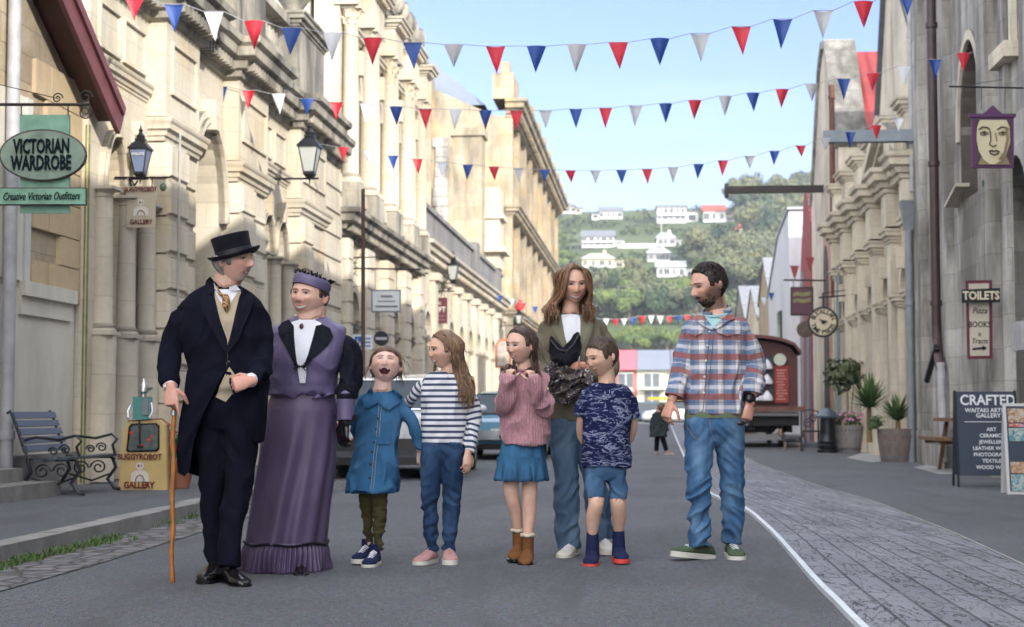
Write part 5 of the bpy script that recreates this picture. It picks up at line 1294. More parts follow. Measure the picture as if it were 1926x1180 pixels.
M['leaf']=(lambda t:t.fin(t.mix(t.n('ShaderNodeNewGeometry').outputs['Random Per Island'],(.035,.075,.025),(.10,.14,.05)),.6))(NT('leaf'))
M['grassy']=plain('grass_blades',(.07,.13,.03),.7,var=.5,nscale=3)
# ================================================================ GROUND
def ground():
    # one sheet out to the horizon; flat street, a low rise and the hillside beyond
    global hillz
    def hillz(x,y):
        b=y+.10*x
        ridge=78+5*noise.noise(V((x*.006,3,0)))-.030*max(0,x-60)*1.0
        h=.238*(b-262)
        h=min(h,ridge+.02*(b-262)) if h>0 else 0
        k=sm(255,300,b)
        # softer shoulder
        if h>ridge-10: h=ridge-10+10*(1-math.exp(-(h-ridge+10)/10))
        h*=sm(262,330,b)*.35+.65
        out=max(0,h)*k+ k*2.5*noise.noise(V((x*.012,y*.012,7)))
        out=max(out,.0)
        if 118<y<300: out=max(out, 1.6*sm(118,140,y))
        return out
    mb=MB();xs=[-600+15*i for i in range(81)];ys=[-60,0,20,60,100,112]+[118+11*i for i in range(60)]+[900,1300,2500]
    xs=[-3000,-1500]+xs+[1500,3000]
    vs=[]
    for y in ys:
        for x in xs:
            z=hillz(x,y) if y>112 else 0
            if y>700: z*=max(0,1-(y-700)/700)
            vs.append((x,y,z))
    n=len(xs);fs=[(j*n+i,j*n+i+1,(j+1)*n+i+1,(j+1)*n+i) for j in range(len(ys)-1) for i in range(n-1)]
    mb.add(vs,fs,0,True)
    t=NT('ground_mix');g=t.geo();x,y,z=t.sep(g)
    hill=t.ramp(t.noise(g,.02,5,.6),[(.35,(.05,.075,.025)),(.55,(.085,.11,.04)),(.7,(.14,.145,.07))])
    hill=t.mix(t.ramp(t.noise(g,.6,4),[(.4,0),(.7,.5)]),hill,(.05,.07,.025))
    c=t.mix(t.math('GREATER_THAN',y,114.0),(.11,.11,.118),hill)
    mat=t.fin(c,.9)
    structure('ground',mb,mat,sharp=0)
    r=MB();r.box(-4.25,14,-60,112,-.25,.004);structure('road',r,M['asphalt'])
    # kerb + pavement (left): kerb stones each with small gaps
    k=MB();rg=random.Random(3);y=-6.0
    while y<100:
        L=rg.uniform(.75,1.15) if y<40 else 4.0
        xk=-3.66-.0*y-(.35*sm(9,20,y))
        k.box(xk-.17+rg.uniform(-.006,.006),xk,y,y+L-.012,-.1,.112+rg.uniform(-.004,.004));y+=L
    structure('kerb',k,M['kerb'])
    p=MB()
    ysx=[-60,-6,9,12,16,20,100];
    for a,b in zip(ysx,ysx[1:]):
        xa=-3.84-.35*sm(9,20,a);xb=-3.84-.35*sm(9,20,b)
        p.add([(-9,a,-.1),(xa,a,-.1),(xb,b,-.1),(-9,b,-.1),(-9,a,.106),(xa,a,.106),(xb,b,.106),(-9,b,.106)],[(0,3,2,1),(4,5,6,7),(0,1,5,4),(1,2,6,5),(2,3,7,6),(3,0,4,7)])
    structure('pavement',p,M['asphalt'])
    c=MB();c.add([(-3.64,-6,.009),(-3.64,9,.009),(-3.66-.35*sm(9,20,14),14,.009),(-4.0,22,.009),(-3.5,22,.009),(-3.3,14,.009),(-3.13,9,.009),(-3.05,-6,.009)],[(0,7,6,1),(1,6,5,2),(2,5,4,3)]);structure('gutter_cobbles',c,M['cobble'])
    # boardwalk
    Lp=[(1700,1250),(1640,1200),(1540,1100),(1462,1010),(1410,962),(1335,932),(1297,880),(1272,825),(1262,800)]
    Rp=[(2300,1250),(2170,1200),(1926,1072),(1790,1008),(1640,947),(1545,921),(1430,878),(1345,830),(1300,805)]
    A=[];B=[]
    def res(P,N=60):
        Q=[G(*p) for p in P];d=[0]
        for a,b in zip(Q,Q[1:]):d.append(d[-1]+(b-a).length)
        out=[]
        for i in range(N+1):
            u=(i/N)**1.6*d[-1]
            for j in range(len(d)-1):
                if u<=d[j+1]+1e-6:
                    t=(u-d[j])/(d[j+1]-d[j]);out.append(Q[j].lerp(Q[j+1],t));break
            else: out.append(Q[-1])
        return out
    A=res(Lp);B=res(Rp)
    w=MB();vs=[];uv=[];m=9;acc=0
    for i,(a,b) in enumerate(zip(A,B)):
        if i: acc+=((A[i]-A[i-1]).length+(B[i]-B[i-1]).length)/2
        for j in range(m):
            q=a.lerp(b,j/(m-1));vs.append((q.x,q.y,.022));uv.append((acc,(j/(m-1))*(b-a).length,0))
    n0=len(vs);fs=[(i*m+j,i*m+j+1,(i+1)*m+j+1,(i+1)*m+j) for i in range(len(A)-1) for j in range(m-1)]
    w.add(vs,fs)
    o=structure('boardwalk',w,M['planks'],fix=False);at=o.data.attributes.new('cuv','FLOAT_VECTOR','POINT');at.data.foreach_set('vector',np.array(uv,dtype=np.float32).ravel())
    for nm,P,sd,wd in(('boardwalk_edge',A,-1,.031),('boardwalk_edge',B,1,.014)):
        e=MB();rings=[]
        for i,p in enumerate(P):
            t=(P[min(i+1,len(P)-1)]-P[max(i-1,0)]).normalized();nn=V((t.y,-t.x,0))
            a=p-nn*wd*(.2) ;b=p+nn*wd*(.8)*1
            if sd<0:a,b=p-nn*wd*.9,p+nn*wd*.1
            jt=.004*noise.noise(V((i*.7,0,0)))
            rings.append([V((a.x+jt,a.y,-.02)),V((a.x+jt,a.y,.030)),V((b.x+jt,b.y,.030)),V((b.x+jt,b.y,-.02))])
        e.ring(rings,smooth=False);structure(nm,e,M['whitepaint'] if sd<0 else M['concrete'],sharp=30)
    s=MB()
    for pts in([(1592,862),(1668,838),(1672,868),(1640,871)],[(1718,880),(1806,866),(1812,893),(1765,893)]):
        s.add([tuple(G(*q)[:2])+(.008,) for q in pts],[(0,1,2,3)])
    structure('concrete_ramp',s,M['concrete'],fix=False)
    # weeds at the kerb and boardwalk edge
    wd=MB();rg=random.Random(5)
    def tuft(x,y,z,h,n):
        for i in range(n):
            a=rg.uniform(0,6.3);b=rg.uniform(.2,1)*h;dx=cos(a)*b*.5;dy=sin(a)*b*.5;px=x+rg.uniform(-.03,.03);py=y+rg.uniform(-.03,.03);w_=.003
            wd.add([(px-w_,py,z),(px+w_,py,z),(px+dx*.5+w_,py+dy*.5,z+b*.7),(px+dx*.5-w_,py+dy*.5,z+b*.7),(px+dx,py+dy,z+b*.85)],[(0,1,2,3),(3,2,4)])
    for c,sp,nn in((8.9,.35,46),(9.75,.35,50),(10.4,.15,14),(8.2,.5,20),(12.4,.4,14),(7.2,.6,18)):
        for i in range(nn):
            y=rg.gauss(c,sp);tuft(-3.61-.35*sm(9,20,y)+abs(rg.gauss(0,.045)),y,.012,rg.uniform(.02,.075),8)
    for i in range(160):
        k=rg.randrange(10,42);p=B[k].lerp(B[k+1],rg.random());
        if noise.noise(V((p.y*1.2,0,0)))>-.05: tuft(p.x+rg.uniform(0,.05),p.y,.01,rg.uniform(.008,.025),4)
    o=obj('grass',wd,M['grassy'],fix=False);o['kind']='stuff';o['label']='small green weeds growing along the kerb and boardwalk edge';o['category']='weeds'
ground()
# ================================================================ FACADE KIT (o=+1 facade looks to +X, o=-1 looks to -X)
def slab(mb,X,o,y0,y1,z0,z1,proj=0.0,back=.3,mi=0):
    mb.box(X-o*back,X+o*proj,y0,y1,z0,z1,mi)
def slc(mb,xa,xb,y0,y1,zl0,zl1,zu0,zu1,mi=0):
    vs=[(xa,y0,zl0),(xb,y0,zl0),(xb,y1,zl1),(xa,y1,zl1),(xa,y0,zu0),(xb,y0,zu0),(xb,y1,zu1),(xa,y1,zu1)]
    mb.add(vs,[(0,3,2,1),(4,5,6,7),(0,1,5,4),(1,2,6,5),(2,3,7,6),(3,0,4,7)],mi)
def archwall(mb,X,o,Ya,Yb,zb,zt,a0,a1,zs,rise=None,depth=.45,proj=0,seg=14,zo=None):
    """wall Ya..Yb, zb..zt with an arched opening a0..a1 from zo up to springing zs"""
    xa=X-o*depth;xb=X+o*proj;zo=zb if zo is None else zo
    mb.box(xa,xb,Ya,a0,zb,zt);mb.box(xa,xb,a1,Yb,zb,zt)
    if zo>zb: mb.box(xa,xb,a0,a1,zb,zo)
    c=(a0+a1)/2;r=(a1-a0)/2;rise=rise or r
    f=lambda y: zs+rise*math.sqrt(max(0,1-((y-c)/r)**2))
    for i in range(seg):
        y0=c-r*cos(PI*i/seg);y1=c-r*cos(PI*(i+1)/seg)
        slc(mb,xa,xb,y0,y1,f(y0),f(y1),zt,zt)
def archtrim(mb,X,o,a0,a1,zs,w=.14,th=.06,rise=None,seg=16,x0=0):
    c=(a0+a1)/2;r=(a1-a0)/2;rise=rise or r
    for i in range(seg):
        A=PI*i/seg;B=PI*(i+1)/seg
        P=[(c-r*cos(A),zs+rise*sin(A)),(c-r*cos(B),zs+rise*sin(B)),(c-(r+w)*cos(B),zs+(rise+w)*sin(B)),(c-(r+w)*cos(A),zs+(rise+w)*sin(A))]
        xa=X+o*x0;xb=X+o*(x0+th)
        vs=[(xa,y,z) for y,z in P]+[(xb,y,z) for y,z in P]
        mb.add(vs,[(0,1,2,3),(7,6,5,4),(0,4,5,1),(1,5,6,2),(2,6,7,3),(3,7,4,0)])
def archpane(mb,X,o,a0,a1,zb,zs,rise=None,x=-.3,seg=14):
    c=(a0+a1)/2;r=(a1-a0)/2;rise=rise or r
    pts=[(a0,zb)]+[(c-r*cos(PI*i/seg),zs+rise*sin(PI*i/seg)) for i in range(seg+1)]+[(a1,zb)]
    xa=X+o*x;xb=X+o*(x-.03)
    n=len(pts);vs=[(xa,y,z) for y,z in pts]+[(xb,y,z) for y,z in pts]
    mb.add(vs,[tuple(range(n)),tuple(range(2*n-1,n-1,-1))]+[(i,n+i,n+(i+1)%n,(i+1)%n) for i in range(n)])
CORN=[(0,0),(.06,.02),(.08,.10),(.16,.12),(.20,.22),(.34,.26),(.36,.38),(.44,.42),(.46,.50),(.0,.56)]
def cornice(mb,X,o,y0,y1,z,sc=1.0,dent=0,prof=CORN,zsc=None,wrap=True):
    zsc=zsc or sc
    # mitred end returns so the profile reads at the ends
    P=[(d*sc,q*zsc) for d,q in prof]
    n=len(P);vs=[]
    for (yy,sg) in((y0,-1),(y1,1)):
        for d,q in P: vs.append((X+o*d,yy+sg*(d*.8 if wrap else 0),z+q))
    for (yy,sg) in((y0,-1),(y1,1)):
        for d,q in P: vs.append((X-o*.25,yy+sg*(d*.8 if wrap else 0),z+q))
    fs=[(i,n+i,n+(i+1)%n,(i+1)%n) for i in range(n-1)]
    fs+=[(i,(i+1),2*n+i+1,2*n+i) for i in range(n-1)]+[(n+i,3*n+i,3*n+i+1,n+i+1) for i in range(n-1)]
    fs+=[(2*n,2*n+n-1,3*n+n-1,3*n)];fs+=[(0,2*n,3*n,n)];fs+=[(n-1,2*n-1,4*n-1,3*n-1)]
    mb.add(vs,fs)
    if dent:
        k=int((y1-y0)/dent)
        for i in range(k):
            y=y0+(i+.5)*dent;mb.box(X,X+o*.26*sc,y-dent*.28,y+dent*.28,z+.10*zsc,z+.235*zsc)
def rblocks(mb,X,o,y0,y1,z0,z1,proj=.3,h=.42,ch=.035,back=.3):
    n=max(1,round((z1-z0)/h));h=(z1-z0)/n
    mb.box(X-o*back,X+o*(proj-ch),y0+ch,y1-ch,z0,z1)
    for i in range(n):
        a=z0+i*h+ch*.4;b=z0+(i+1)*h-ch*.4;xo=X+o*proj;xi=X+o*(proj-ch*1.6);xb=X-o*back
        vs=[(xo,y0+ch,a+ch),(xo,y1-ch,a+ch),(xo,y1-ch,b-ch),(xo,y0+ch,b-ch),(xi,y0,a),(xi,y1,a),(xi,y1,b),(xi,y0,b),(xb,y0,a),(xb,y1,a),(xb,y1,b),(xb,y0,b)]
        mb.add(vs,[(0,1,2,3),(0,4,5,1),(1,5,6,2),(2,6,7,3),(3,7,4,0),(4,8,9,5),(5,9,10,6),(6,10,11,7),(7,11,8,4)])
def column(mb,x,y,z0,z1,r,cor=False,base=True,seg=20,sq=True):
    T=Matrix.Translation((x,y,0));hb=r*1.0
    prof=[(r*1.35,z0),(r*1.38,z0+.10*hb),(r*1.30,z0+.3*hb),(r*1.12,z0+.38*hb),(r*1.22,z0+.55*hb),(r*1.05,z0+.75*hb),(r,z0+.9*hb),(r*.99,z0+(z1-z0)*.35),(r*.87,z1-r*(2.3 if cor else 1.0))]
    if cor: prof+=[(r*.95,z1-r*2.2),(r*.88,z1-r*2.0),(r*1.0,z1-r*1.3),(r*1.25,z1-r*.55),(r*1.45,z1-r*.25)]
    else: prof+=[(r*.96,z1-r*.95),(r*.9,z1-r*.85),(r*.9,z1-r*.6),(r*1.05,z1-r*.5),(r*1.28,z1-r*.28)]
    mb.lathe(prof,seg,T)
    if sq:
        mb.box(x-r*1.42,x+r*1.42,y-r*1.42,y+r*1.42,z1-r*.28,z1);mb.box(x-r*1.4,x+r*1.4,y-r*1.4,y+r*1.4,z0-r*.35,z0+.02*r)
    if cor:
        rg=random.Random(int(y*10))
        for k in range(2):
            for j in range(8):
                a=2*PI*(j+.5*k)/8;zz=z1-r*(2.0-.85*k);p=V((x+cos(a)*r*.95,y+sin(a)*r*.95,zz))
                mb.tube([p,p+V((cos(a)*r*.10,sin(a)*r*.10,r*.55)),p+V((cos(a)*r*.42,sin(a)*r*.42,r*.80)),p+V((cos(a)*r*.55,sin(a)*r*.55,r*.62))],[r*.20,r*.22,r*.16,r*.06],6)
def baluster_row(mb,x,y0,y1,z,h,gap=.22,r=.055):
    n=int((y1-y0)/gap)
    for i in range(n):
        y=y0+(i+.5)*(y1-y0)/n
        mb.lathe([(r,z),(r*.5,z+h*.12),(r*1.25,z+h*.38),(r*.45,z+h*.75),(r*.9,z+h)],8,Matrix.Translation((x,y,0)))
def downpipe(mb,x,y,z0,z1,r=.055,o=1,step=2.2):
    mb.tube([(x,y,z0),(x,y,z1)],r,10)
    z=z0+.5
    while z<z1: mb.tube([(x,y,z-.04),(x,y,z+.04)],r*1.25,10);z+=step
def text(parent,s,Mx,size,mat,ext=.004,bold=0,shear=0,sp=1.0,name='lettering',sx=1.0):
    c=bpy.data.curves.new('t','FONT');c.body=s;c.size=size;c.extrude=ext;c.offset=bold*size;c.shear=shear;c.align_x='CENTER';c.align_y='CENTER';c.space_character=sp;c.resolution_u=2
    o=bpy.data.objects.new('t',c);COL.objects.link(o);dg=bpy.context.evaluated_depsgraph_get();dg.update()
    me=bpy.data.meshes.new_from_object(o.evaluated_get(dg));bpy.data.objects.remove(o);bpy.data.curves.remove(c)
    me.transform(Matrix.Scale(sx,4,V((1,0,0))));me.transform(Mx);me.materials.clear()
    off=V((0,0,0));p=parent
    while p is not None:off=off+p.location;p=p.parent
    me.transform(Matrix.Translation(-off));me.materials.append(mat)
    ob=bpy.data.objects.new(name,me);COL.objects.link(ob);ob.parent=parent;return ob
def facing(x,y,z,rz=0,tilt=0): # text plane that looks toward -Y
    return Matrix.Translation((x,y,z))@Matrix.Rotation(rz,4,'Z')@Matrix.Rotation(PI/2+tilt,4,'X')
def ironscroll(mb,c,r,turns=1.4,rad=.008,plane='xz',sx=1,sz=1,start=0):
    pts=[]
    for i in range(22):
        t=i/21;a=start+t*turns*2*PI;q=r*(1-.75*t)
        pts.append((c[0]+sx*q*cos(a),c[1],c[2]+sz*q*sin(a)) if plane=='xz' else (c[0],c[1]+sx*q*cos(a),c[2]+sz*q*sin(a)))
    mb.tube(pts,rad,6)
# ================================================================ LEFT SIDE
def left_near():
    X=-6.0
    b=thing('stone_building','old rubble stone building with a dark red gabled metal roof at the left edge','building',(X,10,0))
    m=MB();m.box(-14,X,-8,16.65,3.02,4.2)
    m.add([(X,3.5,4.2),(X,16.65,4.2),(X,10.3,7.6),(-14,3.5,4.2),(-14,16.65,4.2),(-14,10.3,7.6)],[(0,1,2),(5,4,3),(0,3,4,1),(1,4,5,2),(2,5,3,0)])
    m.box(-14,X,-8,16.1,2.05,3.02)
    obj('wall',m,M['rubble'],b)
    m=MB();m.box(-14,X,-8,16.65,.45,2.05);m.box(-14,X-.0,16.1,16.65,2.05,3.02);obj('rendered_wall',m,M['render'],b)
    m=MB();m.box(-14,X+.05,-8,16.68,.1,.45);obj('plinth',m,M['plinth'],b)
    rg=random.Random(2);m=MB();z=2.0
    i=0
    while z<4.1:
        h=.30+.06*rg.random();L=.55 if i%2 else .85
        for (y0,y1) in((16.66-L,16.68),(16.66-L-.42,16.66-L-.02)) if i%3!=1 else ((16.66-L,16.68),):
            m.box(X-.2,X+.035+rg.uniform(0,.012),y0,y1,z,z+h-.012)
        z+=h;i+=1
    obj('quoins',m,[stone('quoin_stone',(.60,.46,.27),(.42,.33,.22),course=9,blen=9,mortar=1,stain=.5)],b)
    m=MB();m.box(X,X+.07,15.15,16.55,1.98,2.12);m.box(X,X+.03,15.15,16.5,1.80,1.98);obj('window_sill',m,M['render'],b)
    m=MB();m.box(X-.02,X+.03,15.22,15.36,2.12,3.9);obj('window_frame',m,M['wframe'],b)
    m=MB();m.box(X-.02,X+.016,14.45,15.2,2.12,3.9);obj('blocked_window',m,M['render'],b)
    m=MB()
    a=V((X+.32,10.3,7.95));e=V((X+.32,17.0,4.05));f2=V((X+.32,3.4,4.05))
    for P,Q in((a,e),(f2,a)):
        vs=[P,Q,Q+V((-9,0,0)),P+V((-9,0,0))];vs+=[p+V((0,0,.10)) for p in vs];m.add(vs,[(0,3,2,1),(4,5,6,7),(0,1,5,4),(1,2,6,5),(2,3,7,6),(3,0,4,7)])
    obj('roof',m,[plain('oxide_roof',(.20,.055,.06),.55,var=.25)],b)
    m=MB();m.beam(a+V((.02,0,-.10)),e+V((.02,0,-.10)),.05,.26);m.beam(a+V((.05,0,.04)),e+V((.05,0,.04)),.06,.10);obj('bargeboard',m,[plain('bargeboard',(.15,.050,.055),.6,var=.3)],b)
    m=MB();m.beam(a+V((-.16,0,-.05)),e+V((-.16,0,-.05)),.28,.03);obj('soffit',m,[plain('soffit_brown',(.085,.035,.025),.7,var=.3)],b)
    p=MB();downpipe(p,X+.09,14.72,.15,9,.062);single('downpipe',p,M['pipe_lilac'],'pale lilac painted downpipe behind the park bench','pipe',(X+.09,14.72,.1))
    p=MB();p.tube([(X+.08,16.73,.12),(X+.08,16.73,3.9)],.035,8);single('downpipe',p,[plain('mossy_pipe',(.20,.20,.075),.8,var=.5,nscale=8)],'mossy yellow green pipe at the corner of the rubble building','pipe',(X+.08,16.73,.1))
    s=MB();s.box(-6,-5.35,12.6,14.62,.1,.24);s.box(-6,-5.62,12.6,14.4,.24,.36);single('doorstep',s,M['plinth'],'grey stone doorstep at the left edge beside the bench','step',(-5.7,13.6,.1))
def police_building():
    X=-5.9
    b=thing('limestone_building','cream limestone building with rusticated piers, arched entrance and heavy cornice behind the police lamp','building',(X,23,0))
    w=MB();dep=.75
    # bays with pairs of arches
    def pair(y0,y1):
        mid=(y0+y1)/2
        archwall(w,X,1,y0,mid,.1,4.55,y0+.11,mid-.08,3.30,rise=.60,depth=dep,zo=.1)
        archwall(w,X,1,mid,y1,.1,4.55,mid+.08,y1-.11,3.30,rise=.60,depth=dep,zo=.1)
        return [(y0+.11,mid-.08),(mid+.08,y1-.11)]
    P1=pair(16.95,18.6);P2=pair(23.95,25.9)
    w.box(X-.6,X,16.66,16.95,.1,4.55)
    archwall(w,X,1,20.1,21.95,.1,4.95,20.22,21.82,3.45,depth=1.6,rise=1.25)
    w.box(X-.6,X,16.66,20.1,4.55,5.55);w.box(X-.6,X,20.1,21.95,4.95,5.55);w.box(X-.6,X,21.95,30.4,4.55,5.55);w.box(X-.6,X,18.6,20.1,.1,4.55);w.box(X-.6,X,21.95,23.95,.1,4.55);w.box(X-.6,X,25.9,30.4,.1,4.55)
    w.box(X-8,X-1.61,16.66,30.4,.1,6.6)
    w.box(X-.55,X-.1,16.66,30.4,6.1,6.55)
    # raised panel mouldings on the frieze
    for y0,y1 in((16.9,17.6),(17.7,18.5),(24.1,24.8),(25.0,25.75)):
        for (a,c,d,e) in((y0,y1,4.80,4.84),(y0,y1,5.28,5.32),(y0,y0+.04,4.84,5.28),(y1-.04,y1,4.84,5.28)): w.box(X,X+.035,a,c,d,e)
    obj('wall',w,M['cream'],b)
    for (a0,a1) in P1+P2:
        t=MB();archtrim(t,X,1,a0,a1,3.30,.07,.06,rise=.60);archtrim(t,X,1,a0,a1,3.30,.03,.09,rise=.60)
        t.box(X-.02,X+.13,(a0+a1)/2-.07,(a0+a1)/2+.07,3.88,4.2)
        obj('arch_moulding',t,M['cream'],b)
    t=MB();archtrim(t,X,1,20.22,21.82,3.45,.16,.09,rise=1.25);archtrim(t,X,1,20.22,21.82,3.45,.07,.14,rise=1.25);t.box(X-.02,X+.20,20.92,21.12,4.60,5.0);obj('entrance_arch_moulding',t,M['cream'],b)
    for ys in((17.02,17.78,18.52),(24.02,24.93,25.84)):
        for y in ys:
            c=MB();column(c,X+.05,y,1.72,3.28,.115);obj('column',c,M['cream2'],b)
            c=MB();c.lathe([(.155,.12),(.165,.5),(.155,.55),(.16,1.6),(.155,1.72)],18,Matrix.Translation((X+.05,y,0)));obj('column_pedestal',c,M['cream2'],b)
    for (a0,a1) in P1+P2:
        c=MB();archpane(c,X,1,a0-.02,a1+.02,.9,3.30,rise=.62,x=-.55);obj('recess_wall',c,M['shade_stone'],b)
        c=MB();c.box(X-.7,X-.05,a0-.1,a1+.1,.1,.95);obj('parapet_panel',c,M['cream2'],b)
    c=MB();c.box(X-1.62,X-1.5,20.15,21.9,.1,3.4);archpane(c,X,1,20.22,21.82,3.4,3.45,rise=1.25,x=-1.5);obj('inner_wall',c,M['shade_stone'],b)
    c=MB();c.box(X-.25,X-.18,20.24,20.42,.12,3.6);obj('door_leaf',c,M['greendoor'],b)
    for y0,y1 in((18.62,20.06),(21.98,23.75),(25.95,28.1)):
        c=MB();rblocks(c,X,1,y0,y0+.78,.95,4.05,.30,.44);rblocks(c,X,1,y0+.86,y1,.95,4.05,.20,.44);c.box(X-.3,X+.36,y0-.05,y1+.02,.1,.95);obj('rusticated_pier',c,M['cream'],b)
        c=MB();cornice(c,X+.20,1,y0,y1,4.05,.30,zsc=.55);obj('pier_capital',c,M['cream'],b)
        c=MB();c.box(X-.1,X+.22,y0+.02,y1-.02,4.36,5.5);
        for (a,e,d,f_) in((y0+.2,y1-.2,4.65,4.69),(y0+.2,y1-.2,5.25,5.29),(y0+.2,y0+.24,4.69,5.25),(y1-.24,y1-.2,4.69,5.25)): c.box(X+.22,X+.255,a,e,d,f_)
        obj('pier_upper_block',c,M['cream'],b)
    for y0,y1 in((16.7,18.6),(23.76,25.93)): c=MB();cornice(c,X,1,y0,y1,4.5,.22,zsc=.4,wrap=False);obj('string_course',c,M['cream'],b)
    c=MB();cornice(c,X,1,16.7,18.6,5.5,.8,.15,zsc=1.05);cornice(c,X+.22,1,18.6,20.1,5.5,.85,.15,zsc=1.05);cornice(c,X,1,20.1,21.95,5.5,.8,.15,zsc=1.05);cornice(c,X+.22,1,21.95,23.8,5.5,.85,.15,zsc=1.05);cornice(c,X,1,23.85,25.9,5.5,.8,.15,zsc=1.05);cornice(c,X+.22,1,25.95,28.2,5.5,.85,.15,zsc=1.05);cornice(c,X,1,28.2,30.4,5.5,.7,.15,zsc=1.05,wrap=False);obj('cornice',c,M['grime'],b)
    for y0,y1 in((16.7,18.5),(20.2,21.9),(23.9,25.8)):
        c=MB();baluster_row(c,X-.15,y0,y1,6.68,.5);c.box(X-.3,X+.02,y0,y1,6.1,6.68);c.box(X-.34,X+.06,y0,y1,7.18,7.34)
        obj('balustrade',c,M['grime'],b)
    for y0,y1 in((18.65,20.05),(22.0,23.75),(25.95,28.1)):
        c=MB();c.box(X-.5,X+.16,y0,y1,6.1,7.25);cornice(c,X+.16,1,y0,y1,7.2,.35,zsc=.5);obj('parapet_block',c,M['grime'],b)
    # carved keystone brackets and urns
    for y in(22.9,27.0):
        c=MB();T=Matrix.Translation((X-.15,y,0));c.lathe([(.20,7.45),(.09,7.58),(.10,7.66),(.30,7.95),(.26,8.2),(.12,8.32),(.05,8.5)],14,T);c.box(X-.42,X+.12,y-.28,y+.28,7.35,7.47);obj('urn',c,M['grime'],b)
    c=MB();rblocks(c,X,1,28.15,30.4,.1,5.45,.06,.44);obj('end_bay',c,M['cream'],b)
    p=MB();p.tube([(X+.32,18.9,.95),(X+.32,18.9,4.2)],.012,6);single('conduit',p,M['pipe_lilac'],'thin grey conduit running down the first rusticated pier','pipe',(X+.36,20.45,.95))
def ornate_building():
    X=-5.95
    b=thing('ornate_building','tall ornate limestone building with giant Corinthian columns and carved capitals','building',(X,35.5,0))
    w=MB();ys=[30.5,33.0,35.6,38.2,40.6]
    for i in range(4):
        y0,y1=ys[i],ys[i+1];c=(y0+y1)/2
        archwall(w,X,1,y0,y1,.1,4.5,c-.55,c+.55,2.7,depth=.6)
        archwall(w,X,1,y0,y1,4.5,9.0,c-.5,c+.5,7.2,depth=.5,zo=5.3)
    w.box(X-9,X-.6,30.5,40.6,.1,9.6);w.box(X-.6,X,30.5,40.6,9.0,9.6)
    obj('wall',w,M['cream'],b)
    for i in range(4):
        c=(ys[i]+ys[i+1])/2
        for (z0,zs,hw) in((.9,2.7,.55),(5.3,7.2,.5)):
            g=MB();archpane(g,X,1,c-hw,c+hw,z0,zs,x=-.42);o=obj('window',g,M['winglass'],b)
            f=MB();f.box(X-.41,X-.36,c-.03,c+.03,z0,zs+hw);f.box(X-.41,X-.36,c-hw,c+hw,zs-.03,zs+.03);f.box(X-.41,X-.36,c-hw,c+hw,z0,z0+.08);obj('window_frame',f,M['wframe'],o)
        t=MB();archtrim(t,X,1,c-.5,c+.5,7.2,.2,.12);archtrim(t,X,1,c-.55,c+.55,2.7,.2,.1);t.box(X,X+.25,c-.12,c+.12,7.6,8.1);cornice(t,X,1,c-.7,c+.7,8.3,.4,zsc=.5);t.box(X,X+.2,c-.75,c+.75,5.0,5.25);obj('arch_moulding',t,M['cream'],b)
    for y in ys:
        c=MB();rblocks(c,X,1,max(30.5,y-.45),min(40.6,y+.45),.9,4.2,.22,.42,ch=.02);c.box(X-.2,X+.4,max(30.5,y-.5),min(40.6,y+.5),.1,.9);obj('rusticated_pier',c,M['cream'],b)
        for dy in((-.27,.27) if 31<y<40 else ((.30,) if y<31 else (-.30,))):
            c=MB();column(c,X+.17,y+dy,5.35,8.75,.165,cor=True);obj('corinthian_column',c,M['cream'],b)
        c=MB();c.box(X-.1,X+.40,max(30.45,y-.5),min(40.65,y+.5),4.75,5.28);obj('column_plinth',c,M['grime'],b)
        c=MB();y0=max(30.45,y-.6);y1=min(40.7,y+.6);c.box(X-.1,X+.36,y0,y1,8.76,9.35);cornice(c,X+.36,1,y0,y1,9.35,.5,.2);obj('entablature_block',c,M['cream'],b)
    c=MB();cornice(c,X+.02,1,30.5,40.6,4.25,1.0,.24);cornice(c,X,1,30.5,40.6,9.3,.7,.24,zsc=1.1);cornice(c,X,1,30.5,40.6,2.45,.22,zsc=.3);obj('cornice',c,M['grime'],b)
    c=MB();c.box(X-.5,X+.1,30.5,40.6,9.85,10.3)
    for y in ys:
        c.box(X-.5,X+.15,max(30.5,y-.5),min(40.6,y+.5),9.85,10.45)
    rg=random.Random(8)
    for i in range(26):
        y=30.8+i*.385;c.sphere((X+.15,y,10.25+.2*rg.random()),(.14,.15,.2+.1*rg.random()),8,6)
    obj('parapet',c,M['grime'],b)
    c=MB();c.box(X-9,X-.4,30.5,40.6,9.6,10.1);obj('roof',c,M['slate'],b)
